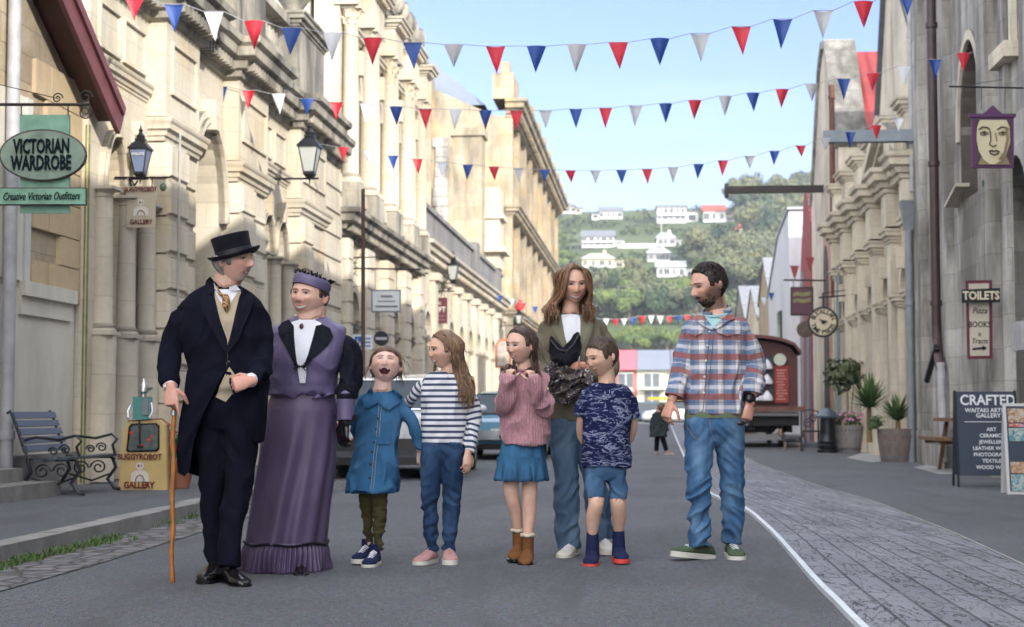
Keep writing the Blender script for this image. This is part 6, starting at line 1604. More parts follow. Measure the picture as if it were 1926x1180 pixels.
def low_building():
    X=-5.9
    b=thing('low_building','low limestone building with a grey parapet and a row of arches past the ornate one','building',(X,48,0))
    w=MB();ys=[40.75+2.55*i for i in range(10)]
    for y0,y1 in zip(ys,ys[1:]):
        c=(y0+y1)/2;archwall(w,X,1,y0,y1,.1,5.3,c-.6,c+.6,2.9,depth=.5)
    w.box(X-8,X-.5,40.75,ys[-1],.1,5.3)
    obj('wall',w,M['cream'],b)
    c=MB();cornice(c,X,1,40.75,ys[-1],4.75,1.0,.3);cornice(c,X,1,40.75,ys[-1],2.7,.2,zsc=.3);obj('cornice',c,M['cream'],b)
    c=MB();c.box(X-.5,X+.05,40.75,ys[-1],5.3,6.2);c.box(X-.55,X+.12,40.75,ys[-1],6.2,6.32)
    for y in ys[5::3]: c.box(X-.55,X+.2,y-.5,y+.5,5.3,6.5)
    obj('parapet',c,[stone('grey_parapet',(.30,.29,.27),(.20,.195,.19),stain=.8)],b)
    for i,y in enumerate(ys):
        c=MB();c.box(X-.2,X+.15,y-.30,y+.30,.9,4.4);c.box(X-.2,X+.22,y-.34,y+.34,.1,.9);c.box(X-.2,X+.19,y-.33,y+.33,2.75,2.95);c.box(X-.2,X+.26,y-.36,y+.36,4.4,4.6);obj('pilaster',c,M['cream'],b)
    for y0,y1 in zip(ys,ys[1:]):
        c=(y0+y1)/2;g=MB();archpane(g,X,1,c-.6,c+.6,.5,2.9,x=-.35);obj('window',g,M['winglass2'],b)
        t=MB();archtrim(t,X,1,c-.6,c+.6,2.9,.2,.09);obj('arch_moulding',t,M['cream'],b)
    # tall narrow gable chimney with lichen
    c=MB();c.box(X-1.4,X-.3,59.4,60.6,6.2,11.2);c.box(X-1.5,X-.2,59.3,60.7,11.2,11.5)
    obj('chimney',c,M['warmstone'],b)
    c=MB();c.box(X-.5,X+.25,60.6,62.2,6.3,9.4);c.box(X-.6,X+.4,60.5,62.3,8.2,8.4);c.box(X-.6,X+.5,60.3,62.5,6.9,7.1);obj('parapet_gable',c,M['cream'],b)
def mill_building():
    X=-5.9;Y0=66.8;Y1=101
    b=thing('grain_store','tall warm limestone grain store with long cornices and a grey hipped roof','building',(X,84,0))
    w=MB();n=9;st=(Y1-Y0)/n
    for i in range(n):
        y0=Y0+i*st;c=y0+st/2
        for (za,zt,zo,zs) in((.1,5.0,.1,2.6),(5.0,9.3,5.9,7.7),(9.3,13.3,10.3,11.7)):
            archwall(w,X,1,y0,y0+st,za,zt,c-.7,c+.7,zs,depth=.5,zo=zo,seg=8)
    w.box(X-20,X-.5,Y0,Y1,.1,13.3)
    obj('wall',w,M['warmstone'],b)
    for i in range(n):
        c=Y0+i*st+st/2
        for zo,zs in((.6,2.6),(5.9,7.7),(10.3,11.7)):
            g=MB();archpane(g,X,1,c-.7,c+.7,zo,zs,x=-.35,seg=8);obj('window',g,M['winglass2'],b)
    for i in range(n+1):
        y=Y0+i*st;c=MB();c.box(X-.1,X+.22,max(Y0-.02,y-.35),min(Y1,y+.35),.1,13.3);obj('pilaster',c,M['warmstone'],b)
    c=MB();cornice(c,X+.2,1,Y0,Y1,13.2,1.5,.5);cornice(c,X+.2,1,Y0,Y1,9.0,.9,.5);cornice(c,X+.2,1,Y0,Y1,4.7,.8,.5);c.box(X-.6,X+.3,Y0-.2,Y0+2.4,14.0,15.1);c.box(X-.3,X+.1,Y0-.1,Y0+1.2,15.1,15.6)
    for y in range(70,101,4): c.box(X+.1,X+.9,y,y+.7,13.9,14.3)
    obj('cornice',c,M['warmstone'],b)
    # side wall toward the camera with stepped chimney breast and dark roof
    c=MB();c.add([(X-16,Y0,13.3),(X-.5,Y0,13.3),(X-4,Y0,14.9),(X-16,Y0+.5,13.3),(X-.5,Y0+.5,13.3),(X-4,Y0+.5,14.9)],[(0,1,2),(5,4,3),(0,3,4,1),(1,4,5,2),(2,5,3,0)]);obj('gable_wall',c,M['warmstone'],b)
    c=MB();a=V((X+.0,Y0+2,13.8));
    c.add([(X-1.0,Y0+.6,13.9),(X-1.0,Y1,13.9),(X-5.6,Y1-5,18.2),(X-5.6,Y0+4.5,18.2),(X-19,Y0+.6,13.7),(X-19,Y1,13.7)],[(0,1,2,3),(4,0,3),(4,3,2,5),(1,5,2)]);obj('roof',c,[plain('grey_metal_roof',(.17,.20,.25),.5)],b,fix=True)
    c=MB();c.box(X-3.9,X-3.2,Y0-.35,Y0+.9,3,15.0);obj('chimney',c,M['warmstone'],b)
    c=MB()
    rg=random.Random(4)
    for i in range(26): c.box(X-3.1+rg.uniform(-.1,.1),X-2.5,Y0-.10,Y0+.01,1.5+i*.42,1.5+i*.42+.40)
    obj('scar_blocks',c,M['greystone'],b)
def lamp(Y,X,zc,h,wallx,label,police=False,red=False):
    s=h/.95
    r=thing('street_lamp',label,'street lamp',(X,Y,zc))
    T=Matrix.Translation((X,Y,zc))@Matrix.Rotation(PI/4,4,'Z')
    q=2**.5
    def frus(mb,r0,z0,r1,z1,mi=0): mb.lathe([(r0*q,z0),(r1*q,z1)],4,T,mi,smooth=False)
    g=MB();frus(g,.085*s,.10*s,.165*s,.52*s);obj('glass_panes',g,[plain('lamp_glass_blue',(.16,.20,.30),.15,var=.2,nscale=3)] if police else [plain('lamp_glass',(.42,.44,.42),.25,var=.1)],r)
    f=MB()
    for a in range(4):
        an=PI/4+a*PI/2
        f.tube([(X+cos(an)*.088*s*q,Y+sin(an)*.088*s*q,zc+.09*s),(X+cos(an)*.168*s*q,Y+sin(an)*.168*s*q,zc+.53*s)],.011*s,6)
    frus(f,.10*s,.05*s,.095*s,.10*s);frus(f,.06*s,.0,.10*s,.05*s)
    obj('lamp_frame',f,M['iron'],r)
    f=MB();frus(f,.195*s,.52*s,.19*s,.555*s);frus(f,.19*s,.55*s,.075*s,.70*s);frus(f,.09*s,.70*s,.09*s,.73*s);f.lathe([(.075*s,.73*s),(.085*s,.78*s),(.05*s,.82*s),(.03*s,.86*s),(.045*s,.89*s),(.02*s,.93*s),(.004,1.0*s)],12,Matrix.Translation((X,Y,zc)))
    obj('lamp_cap',f,M['iron'],r)
    f=MB();o=1 if wallx<X else -1
    f.tube([(wallx,Y,zc-.02*s),(X+o*.16*s,Y,zc-.02*s)],.016,8);f.box(wallx-.02,wallx+.02,Y-.02,Y+.02,zc-.35*s,zc+.18*s)
    f.tube([(wallx,Y,zc-.30*s),(wallx+o*.15*s,Y,zc-.25*s),(wallx+o*.28*s,Y,zc-.06*s)],.011,6)
    ironscroll(f,(wallx+o*.12*s,Y,zc-.13*s),.08*s,1.3,.008);f.tube([(X,Y,zc),(X,Y,zc-.14*s)],[.018,.004],8)
    obj('bracket',f,M['iron'],r)
    if police:
        text(r,'POLICE',facing(X,Y-.155*s,zc+.42*s,0,-.18),.075*s,M['wframe'],.002)
    if red:
        f=MB();f.sphere((X,Y-.02,zc+.95*s),(.14,.1,.16),10,8);f.sphere((X+.04,Y-.02,zc+1.2*s),(.09,.08,.12),10,8);obj('red_ornament',f,[plain('red_cloth',(.5,.03,.03),.7)],r)
def bunting(Yc,data,label,cordpts=None,hang=0.0):
    g0=onY(data[len(data)//2][0],data[len(data)//2][2],Yc)
    r=thing('bunting_string',label,'bunting',(g0.x,Yc,g0.z),0,'bunting strung across the street')
    cols={'r':plain('bunting_red',(.50,.015,.035),.55,var=.15),'b':plain('bunting_blue',(.012,.055,.26),.55,var=.15),'w':plain('bunting_white',(.60,.62,.66),.6,var=.05),'g':plain('bunting_grey',(.40,.41,.44),.6,var=.05)}
    rg=random.Random(int(Yc*10));pts=[]
    for (px,c,y0,y1,w) in data:
        a=onY(px-w/2,y0,Yc);b=onY(px+w/2,y0,Yc);t=onY(px+rg.uniform(-4,4)*w/37,y1+rg.uniform(-2,2)*w/37,Yc);pts+= [a,b]
        m=MB();N=6;vs=[];tw=rg.uniform(-.8,.8);bow=rg.uniform(.015,.05)*rg.choice((-1,1))
        for i in range(N+1):
            u=i/N;l=a.lerp(t,u);q=b.lerp(t,u);k=max(1,N-i)
            for j in range(5):
                p=l.lerp(q,j/4);p=p+V((0,bow*sin(PI*j/4)*(1-u*.4)+tw*.12*u*(p.x-(a.x+b.x)/2)*6+ .02*u*u,0));vs.append(p)
        fs=[(i*5+j,i*5+j+1,(i+1)*5+j+1,(i+1)*5+j) for i in range(N) for j in range(4)]
        m.add(vs,fs,0,True);o=obj('pennant',m,cols[c],r,fix=False)
    if cordpts: pts=[onY(x,y,Yc) for x,y in cordpts[0]]+pts+[onY(x,y,Yc) for x,y in cordpts[1]]
    m=MB();m.tube(pts,.0045 if Yc<30 else .01,5);obj('cord',m,[plain('cord',(.30,.31,.33),.7)],r)
def buntings():
    S1=[(254,'r',-4,38),(327,'b',8,58),(402,'w',22,78),(478,'r',40,92),(549,'b',53,103),(626,'w',62,116),(701,'r',72,123),(776,'b',80,130),(853,'g',84,128),(932,'r',87,138),(1009,'b',87,138),(1085,'g',84,135),(1163,'r',80,132),(1241,'b',73,125),(1317,'g',63,115),(1394,'r',50,103),(1472,'b',36,90),(1548,'g',20,72),(1624,'r',3,53),(1705,'b',-22,28)]
    bunting(16.0,[(x,c,a,b,37) for x,c,a,b in S1],'nearest and largest string of red, white and blue pennants, along the top',([(60,-60),(170,-28)],[(1790,-50),(1900,-85),(2075,-130)]))
    S2=[(415,'b',163,200),(468,'r',170,206),(524,'w',177,215),(578,'b',186,218),(633,'r',192,226),(690,'w',195,232),(745,'b',201,236),(800,'r',205,242),(857,'w',206,243),(913,'b',208,245),(971,'r',208,244),(1026,'g',208,243),(1083,'b',205,242),(1139,'r',203,241),(1196,'g',199,237),(1252,'b',195,232),(1307,'r',189,226),(1364,'g',181,219),(1416,'b',175,210),(1471,'r',168,205),(1526,'g',158,193),(1587,'b',148,188),(1642,'r',138,172),(1700,'w',125,162),(1759,'b',112,148),(1812,'r',100,135)]
    bunting(21.6,[(x,c,a,b,25) for x,c,a,b in S2],'middle string of pennants fixed to the limestone pier on its left',([(357,155)],[(1850,92)]))
    S3=[(646,'r',277,303),(693,'w',285,306),(739,'b',293,320),(785,'r',299,327),(832,'w',305,333),(880,'b',310,338),(929,'r',314,339),(976,'g',317,342),(1025,'b',319,341),(1073,'r',321,345),(1120,'g',321,346),(1169,'b',320,347),(1217,'r',318,347),(1266,'g',315,345),(1314,'b',309,336),(1360,'r',302,331),(1410,'g',294,319),(1457,'b',284,312),(1506,'r',274,295),(1553,'g',260,283),(1600,'b',248,278),(1648,'r',236,263),(1690,'w',222,248)]
    bunting(26.0,[(x,c,a,b,20) for x,c,a,b in S3],'lowest of the three big pennant strings, just above the hilltop',([(470,250)],[(1722,215)]))
    cs='wrwbrwwrbr'
    bunting(62,[(1140+17*i,cs[i%10],600-i*.9+2*sin(i),616-i*.9,12) for i in range(10)],'short faraway string of pennants low over the end of the street',([(900,600)],[(1480,560)]))
    bunting(58,[(940+22*i,'bwrbwr'[i%6],556+7*i,570+7*i,11) for i in range(5)],'small faraway pennants hanging by the red topped lamp')
    bunting(55,[(1437+14*i,'wbrwb'[i%5],560-9*i,576-9*i,11) for i in range(5)],'small faraway pennants beside the white corrugated shed')
def shifted(fn,dy):
    before=set(o.name for o in bpy.data.objects);fn()
    for o in bpy.data.objects:
        if o.name not in before and o.parent is None: o.location.y+=dy
shifted(left_near,-.40);shifted(police_building,-.36);shifted(ornate_building,-.30);shifted(low_building,-.22);shifted(mill_building,-.3);buntings()
def lampat(px,py0,py1,Y,label,**k):
    a=onY(px,py0,Y);b=onY(px,py1,Y);lamp(Y,a.x,b.z,(a.z-b.z),-5.9,label,**k)
lampat(265,240,334,17.45,'black wall lantern reading POLICE on the left building',police=True)
lampat(583,232,334,23.9,'large black wall lantern over the heads of the costumed couple')
lampat(852,474,532,44.6,'small black wall lantern above the maroon hanging sign')
lampat(976,578,612,62,'distant wall lantern topped with a red ornament',red=True)
# ================================================================ RIGHT SIDE
def right_near():
    X=4.62
    b=thing('weathered_building','tall weathered grey limestone building with pointed niches on the right','building',(X,15,0))
    w=MB()
    def parch(y0,y1,a0,a1,zo,zs,rise,zt,zb=0.0): archwall(w,X,-1,y0,y1,zb,zt,a0,a1,zs,rise=rise,depth=.45,zo=zo)
    parch(21.3,24.1,21.75,23.35,3.95,4.85,1.35,10.6)
    parch(17.6,20.9,19.2,20.6,.6,3.2,.9,10.6)
    w.box(X+.45,X+9,-26,26.8,0,10.6);w.box(X,X+.45,-26,17.6,0,10.6);w.box(X,X+.45,20.9,21.3,0,10.6);w.box(X,X+.45,24.1,26.8,0,10.6)
    # buttress-like piers
    w.box(X-.16,X,20.75,21.35,0,10.6);w.box(X-.10,X,23.95,24.35,0,10.6);w.box(X-.12,X,26.2,26.8,0,10.6);w.box(X-.08,X,20.0,20.3,0,10.6)
    obj('wall',w,M['greystone'],b)
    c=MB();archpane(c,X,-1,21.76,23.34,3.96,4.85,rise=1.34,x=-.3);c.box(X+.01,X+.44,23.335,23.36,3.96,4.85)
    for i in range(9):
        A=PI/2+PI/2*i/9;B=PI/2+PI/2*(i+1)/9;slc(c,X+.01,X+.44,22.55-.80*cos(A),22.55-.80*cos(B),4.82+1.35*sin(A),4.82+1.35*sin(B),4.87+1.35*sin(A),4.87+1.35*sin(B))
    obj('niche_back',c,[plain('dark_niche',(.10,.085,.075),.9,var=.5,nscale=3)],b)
    c=MB();archpane(c,X,-1,19.2,20.6,.6,3.2,rise=.9,x=-.3);obj('window',c,M['winglass'],b)
    c=MB();archtrim(c,X,-1,21.75,23.35,4.85,.14,.04,rise=1.35);obj('arch_moulding',c,M['whitestone'],b)
    c=MB();c.box(X-.18,X,19.55,20.45,5.3,5.5);c.box(X-.08,X,19.6,19.72,5.5,7.0);obj('window_sill',c,M['whitestone'],b)
    c=MB();c.box(X-.03,X+.02,19.75,20.35,5.5,7.0);obj('upper_window',c,M['winglass2'],b)
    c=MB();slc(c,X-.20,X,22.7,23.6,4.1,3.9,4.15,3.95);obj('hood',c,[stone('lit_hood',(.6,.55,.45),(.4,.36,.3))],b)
    c=MB();c.box(X-.14,X+.0,26.0,26.8,.0,.55);c.box(X-.2,X,23.9,25.6,0,.35);obj('plinth',c,M['greystone'],b)
    c=MB();c.box(X-.03,X,20.9,21.2,2.0,3.4);obj('green_post',c,M['greendoor'],b)
    c=MB();c.box(X-9+9,X+9,-26,26.8,10.6,11.0);cornice(c,X,-1,-26,26.8,10.4,.9);obj('parapet',c,M['greystone'],b)
    p=MB();downpipe(p,X-.14,24.75,2.05,10.4,.075);p.tube([(X-.14,24.75,2.2),(X-.14,24.7,1.95),(X-.2,24.2,1.6),(X-.2,24.1,1.5)],.075,10);single('downpipe',p,M['pipe_brown'],'thick dark brown downpipe on the grey stone wall','pipe',(X-.14,24.75,2))
    p=MB();p.tube([(X-.2,24.1,1.6),(X-.2,23.9,.1)],.065,10);single('downpipe',p,M['pipe_lilac'],'short pale pipe end under the dark brown downpipe','pipe',(X-.2,24,0))
    p=MB();downpipe(p,X-.18,27.0,.0,4.0,.07);p.lathe([(.09,3.95),(.20,4.4),(.21,4.45)],4,Matrix.Translation((X-.18,27.0,0))@Matrix.Rotation(PI/4,4,'Z'),smooth=False);single('downpipe',p,M['pipe_grey'],'blue grey downpipe with hopper between the two stone buildings','pipe',(X-.18,27,0))
    p=MB();downpipe(p,X-.12,26.9,4.6,10.3,.05);single('downpipe',p,M['pipe_lilac'],'pale upper downpipe left of the dark brown one','pipe',(X-.12,26.9,4.6))
    p=MB();downpipe(p,X-.10,20.98,1.2,4.2,.065);single('downpipe',p,M['greendoor'],'dark green pipe behind the TOILETS sign','pipe',(X-.1,20.98,1.2))
    p=MB();p.tube([(X-.22,25.2,1.35),(X-.22,24.3,1.85)],.05,8);single('handrail',p,M['iron'],'black slanted handrail on the wall by the pipe','handrail',(X-.2,24.8,1.3))
    p=MB();p.box(X-.18,X,18.9,19.4,1.6,1.95);single('wall_box',p,M['pipe_lilac'],'small pale meter box on the stone wall at right','box',(X-.1,19.1,1.6))
def right_classical():
    X=4.62;Y0=27.15;Y1=38.0
    b=thing('classical_facade','cream classical building with pilasters and a stepped cornice on the right','building',(X,32.5,0))
    w=MB();ys=[Y0,29.3,31.45,33.6,35.8,Y1]
    for y0,y1 in zip(ys,ys[1:]):
        c=(y0+y1)/2;archwall(w,X,-1,y0,y1,0,4.7,c-.5,c+.5,3.0,depth=.45,zo=.0)
    w.box(X+.45,X+8,Y0,Y1,0,6.0);w.box(X,X+.45,Y0,Y1,4.7,5.9)
    obj('wall',w,M['whitestone'],b)
    for i,(y0,y1) in enumerate(zip(ys,ys[1:])):
        c=(y0+y1)/2;g=MB();archpane(g,X,-1,c-.5,c+.5,.0,3.0,x=-.36);obj('recess_wall',g,M['whitestone'],b)
        t=MB();archtrim(t,X,-1,c-.5,c+.5,3.0,.16,.08);
        for yy in(c-.62,c+.62): t.box(X-.10,X,yy-.14,yy+.14,0,2.78);cornice(t,X-.10,-1,yy-.16,yy+.16,2.74,.30,zsc=.45)
        t.box(X-.2,X,c-.09,c+.09,3.4,3.8);obj('arch_moulding',t,M['whitestone'],b)
    for y in ys:
        y0=max(Y0,y-.26);y1=min(Y1,y+.26)
        c=MB();c.box(X-.22,X,y0,y1,.0,.5);c.box(X-.18,X,y0+.03,y1-.03,.5,4.1);cornice(c,X-.18,-1,y0,y1,3.95,.32,zsc=.5);obj('pilaster',c,M['whitestone'],b)
        c=MB();c.box(X-.26,X,y0-.05,y1+.05,4.25,5.0);cornice(c,X-.26,-1,y0-.05,y1+.05,4.85,.7,zsc=.9);obj('entablature_block',c,M['whitestone'],b)
        c=MB();c.box(X-.2,X+.3,y0-.1,y1+.1,5.35,6.1);cornice(c,X-.2,-1,y0-.1,y1+.1,6.0,.4,zsc=.5);obj('parapet_block',c,M['whitestone'],b)
    c=MB();cornice(c,X,-1,Y0,Y1,4.85,.8,.22,zsc=.95);cornice(c,X,-1,Y0,Y1,4.25,.2,zsc=.3);obj('cornice',c,M['whitestone'],b)
    # pediment
    c=MB()
    for y0,y1,z0,z1 in((27.4,29.6,5.4,6.2),(29.6,31.8,6.2,5.4)):
        slc(c,X-.35,X+.3,y0,y1,z0+.0,z1+.0,z0+.22,z1+.22);slc(c,X-.22,X+.3,y0,y1,z0-.14,z1-.14,z0+.0,z1+.0)
    c.add([(X-.05,27.5,5.3),(X-.05,31.7,5.3),(X-.05,29.6,6.15),(X+.25,27.5,5.3),(X+.25,31.7,5.3),(X+.25,29.6,6.15)],[(0,1,2),(5,4,3),(0,3,4,1),(1,4,5,2),(2,5,3,0)]);obj('pediment',c,M['whitestone'],b)
    # gable behind
    c=MB();xg=X+.75;P=[(26.9,4.2),(38.2,4.2),(38.2,5.4),(37.3,6.6),(35.5,10.2),(34.4,10.9),(31.2,8.1),(26.9,4.8)]
    n=len(P);vs=[(xg,y,z) for y,z in P]+[(xg+.5,y,z) for y,z in P];c.add(vs,[tuple(range(n)),tuple(range(2*n-1,n-1,-1))]+[(i,n+i,n+(i+1)%n,(i+1)%n) for i in range(n)]);obj('gable_wall',c,M['whitestone'],b)
    c=MB()
    for (a,d) in(((26.9,4.8),(31.2,8.1)),((31.2,8.1),(34.4,10.9)),((34.4,10.9),(35.5,10.2)),((35.5,10.2),(37.3,6.6)),((37.3,6.6),(38.2,5.4))): c.beam((xg+.2,a[0],a[1]),(xg+.2,d[0],d[1]),.62,.14)
    obj('gable_coping',c,[plain('dark_coping',(.10,.10,.11),.8,var=.4)],b)
    c=MB();c.add([(xg+.5,34.4,10.7),(xg+.5,27,4.9),(xg+9,27,4.9),(xg+9,34.4,10.7),(xg+.5,38.2,5.2),(xg+9,38.2,5.2)],[(0,1,2,3),(0,3,5,4)]);obj('roof',c,M['slate'],b,fix=False)
    p=MB();downpipe(p,X-.12,37.7,0,4.3,.06);single('downpipe',p,M['pipe_grey'],'blue grey downpipe at the far end of the classical building','pipe',(X-.12,37.7,0))
    p=MB();p.box(3.0,X+.2,26.75,26.95,5.45,5.65);single('hoist_beam',p,M['greybeam'],'grey beam jutting over the street from the classical building','beam',(4,26.8,5.5))
def right_gable():
    X=4.6
    b=thing('gabled_store','stone store with a curved gable top and a red roof behind the classical building','building',(X,41,0))
    P=[(38.1,0),(44.6,0),(44.6,6.6),(43.9,7.2),(42.0,9.9),(41.2,10.35),(40.4,10.25),(38.9,8.2),(38.1,7.2)]
    c=MB();n=len(P);vs=[(X,y,z) for y,z in P]+[(X+.6,y,z) for y,z in P];c.add(vs,[tuple(range(n)),tuple(range(2*n-1,n-1,-1))]+[(i,n+i,n+(i+1)%n,(i+1)%n) for i in range(n)])
    c.box(X+.6,X+9,38.1,44.6,0,6.6);obj('wall',c,M['whitestone'],b)
    c=MB()
    for (a,d) in zip(P[2:],P[3:]): c.beam((X+.32,a[0],a[1]+.06),(X+.32,d[0],d[1]+.06),.8,.2)
    obj('gable_coping',c,M['greystone'],b)
    c=MB();c.box(X-.05,X,39.9,41.3,0,5.4);obj('render_panel',c,[plain('pink_render',(.42,.27,.22),.9,var=.2)],b)
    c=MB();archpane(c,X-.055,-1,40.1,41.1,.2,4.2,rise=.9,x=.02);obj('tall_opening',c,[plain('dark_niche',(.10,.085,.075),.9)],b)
    c=MB();c.box(X-.04,X,38.6,39.1,.2,3.6);obj('side_opening',c,M['winglass'],b)
    c=MB();c.add([(X+.7,36.6,6.4),(X+.7,41.2,10.25),(X+9,41.2,10.25),(X+9,36.6,6.4),(X+1.0,44.6,6.6),(X+9,44.6,6.6)],[(0,1,2,3),(1,4,5,2)]);obj('roof',c,M['redroof_x'],b,fix=False)
    p=MB();downpipe(p,X-.12,38.35,3.6,8.8,.07);single('downpipe',p,M['rust'],'rusty red downpipe on the curved gable building','pipe',(X-.12,38.3,3.5))
    p=MB();p.box(2.05,X,41.4,41.6,6.6,6.78);p.box(2.02,2.12,41.38,41.62,6.5,6.85);single('hoist_beam',p,M['iron2'],'long dark beam jutting over the street above the hillside trees','beam',(3.2,41.5,6.6))
def right_far():
    X=4.6
    b=thing('red_shed','narrow red boarded shed between the stone gable and the white shed','building',(X,46,0))
    P=[(44.8,0),(48.2,0),(48.2,4.6),(46.9,7.0),(46.2,7.4),(44.8,6.2)];c=MB();n=len(P);vs=[(X,y,z) for y,z in P]+[(X+7,y,z) for y,z in P];c.add(vs,[tuple(range(n)),tuple(range(2*n-1,n-1,-1))]+[(i,n+i,n+(i+1)%n,(i+1)%n) for i in range(n)]);obj('wall',c,M['redwall'],b)
    c=MB();c.box(X-.05,X,45.3,45.9,0,3.2);obj('door',c,[plain('blue_door',(.13,.19,.27),.6)],b)
    c=MB();c.box(X-.05,X,47.0,47.5,0,5.0);obj('corner_board',c,M['pipe_grey'],b)
    b=thing('white_shed','pale corrugated iron shed with a sloping gable beyond the red shed','building',(X,52,0))
    P=[(48.4,0),(57,0),(57,4.9),(52.4,6.6),(48.4,7.0)];c=MB();n=len(P);vs=[(X-.3,y,z) for y,z in P]+[(X+7,y,z) for y,z in P];c.add(vs,[tuple(range(n)),tuple(range(2*n-1,n-1,-1))]+[(i,n+i,n+(i+1)%n,(i+1)%n) for i in range(n)]);obj('wall',c,M['whitecorr'],b)
    c=MB();c.box(X-.36,X-.3,51.2,52.4,.8,4.1);obj('window',c,M['winglass'],b)
    c=MB();slc(c,X-.35,X+7,52.4,57.2,6.62,4.9,6.7,4.98);slc(c,X-.35,X+7,48.3,52.4,7.02,6.62,7.1,6.7);obj('roof',c,[plain('light_roof',(.40,.43,.48),.5,var=.2)],b)
    for (y0,y1,z0,pk,mat,lab) in((57.6,63.5,5.0,6.6,M['warmstone'],'distant stone shed with a steep white roof beyond the corrugated one'),(64,72,4.5,6.0,M['whitestone'],'distant pale gabled building behind the strings of small pennants'),(72.4,82,5.0,6.8,M['greystone'],'farthest stone gable on the right side of the street')):
        b=thing('distant_building',lab,'building',(X,(y0+y1)/2,0));m=(y0+y1)/2
        P=[(y0,0),(y1,0),(y1,z0),(m,pk),(y0,z0)];c=MB();vs=[(X-.2,y,z) for y,z in P]+[(X+8,y,z) for y,z in P];c.add(vs,[tuple(range(5)),tuple(range(9,4,-1))]+[(i,5+i,5+(i+1)%5,(i+1)%5) for i in range(5)]);obj('wall',c,mat,b)
        c=MB();slc(c,X-.25,X+8,y0-.1,m,z0+.0,pk+.02,z0+.1,pk+.12);slc(c,X-.25,X+8,m,y1+.1,pk+.02,z0,pk+.12,z0+.1);obj('roof',c,[plain('dull_white_roof',(.21,.22,.24),.7,var=.35)],b)
        c=MB();c.box(X-.25,X-.2,m-.7,m+.7,.1,3.0);obj('door',c,M['wood'],b)
        c=MB();c.box(X-.25,X-.2,y0+.9,y0+2,1.2,3.2);obj('window',c,M['winglass'],b)
shifted(right_near,.6);shifted(right_classical,.6);shifted(right_gable,.7);shifted(right_far,.8)
# ================================================================ HILL, HOUSES, TREES
def hithill(px,py):
    d=ray(px,py).normalized();t=110.0
    while t<1200:
        p=CAM+d*t
        if p.y>118 and p.z<hillz(p.x,p.y): return p
        t+=1.0
    return None
def leafcrown(mb,c,rx,ry,rz,n,size,rg,lobes=7):
    L=[]
    for i in range(lobes):
        a=rg.uniform(0,6.28);e=rg.uniform(-.5,.9);q=rg.uniform(.35,.72)
        L.append((V((cos(a)*cos(e)*q*rx,sin(a)*cos(e)*q*ry,sin(e)*q*rz)),rg.uniform(.34,.55)))
    for i in range(n):
        l,r=L[i%lobes];th=rg.uniform(0,6.28);ph=math.acos(rg.uniform(-1,1));q=r*(rg.random()**.22)
        p=V(c)+l+V((sin(ph)*cos(th)*q*rx,sin(ph)*sin(th)*q*ry,cos(ph)*q*rz))
        s=size*rg.uniform(.6,1.5);nrm=(V((sin(ph)*cos(th),sin(ph)*sin(th),cos(ph)+.35))+V((rg.uniform(-.7,.7),rg.uniform(-.7,.7),rg.uniform(-.5,.7)))).normalized()
        t=nrm.orthogonal().normalized();b=nrm.cross(t);an=rg.uniform(0,6.28);u=t*cos(an)+b*sin(an);v=nrm.cross(u)
        mb.add([p-u*s,p-v*s*.5,p+u*s,p+v*s*.5],[(0,1,2,3)])
def leafmat(name,a,b):
    t=NT(name);r=t.n('ShaderNodeNewGeometry').outputs['Random Per Island'];o=t.n('ShaderNodeObjectInfo').outputs['Random']
    c=t.mix(r,a,b);c=t.mix(1.0,c,t.ramp(o,[(0,(.75,.8,.8)),(.5,(1.0,1.0,.9)),(1,(1.25,1.15,.9))]),'MULTIPLY')
    return t.fin(c,.75)
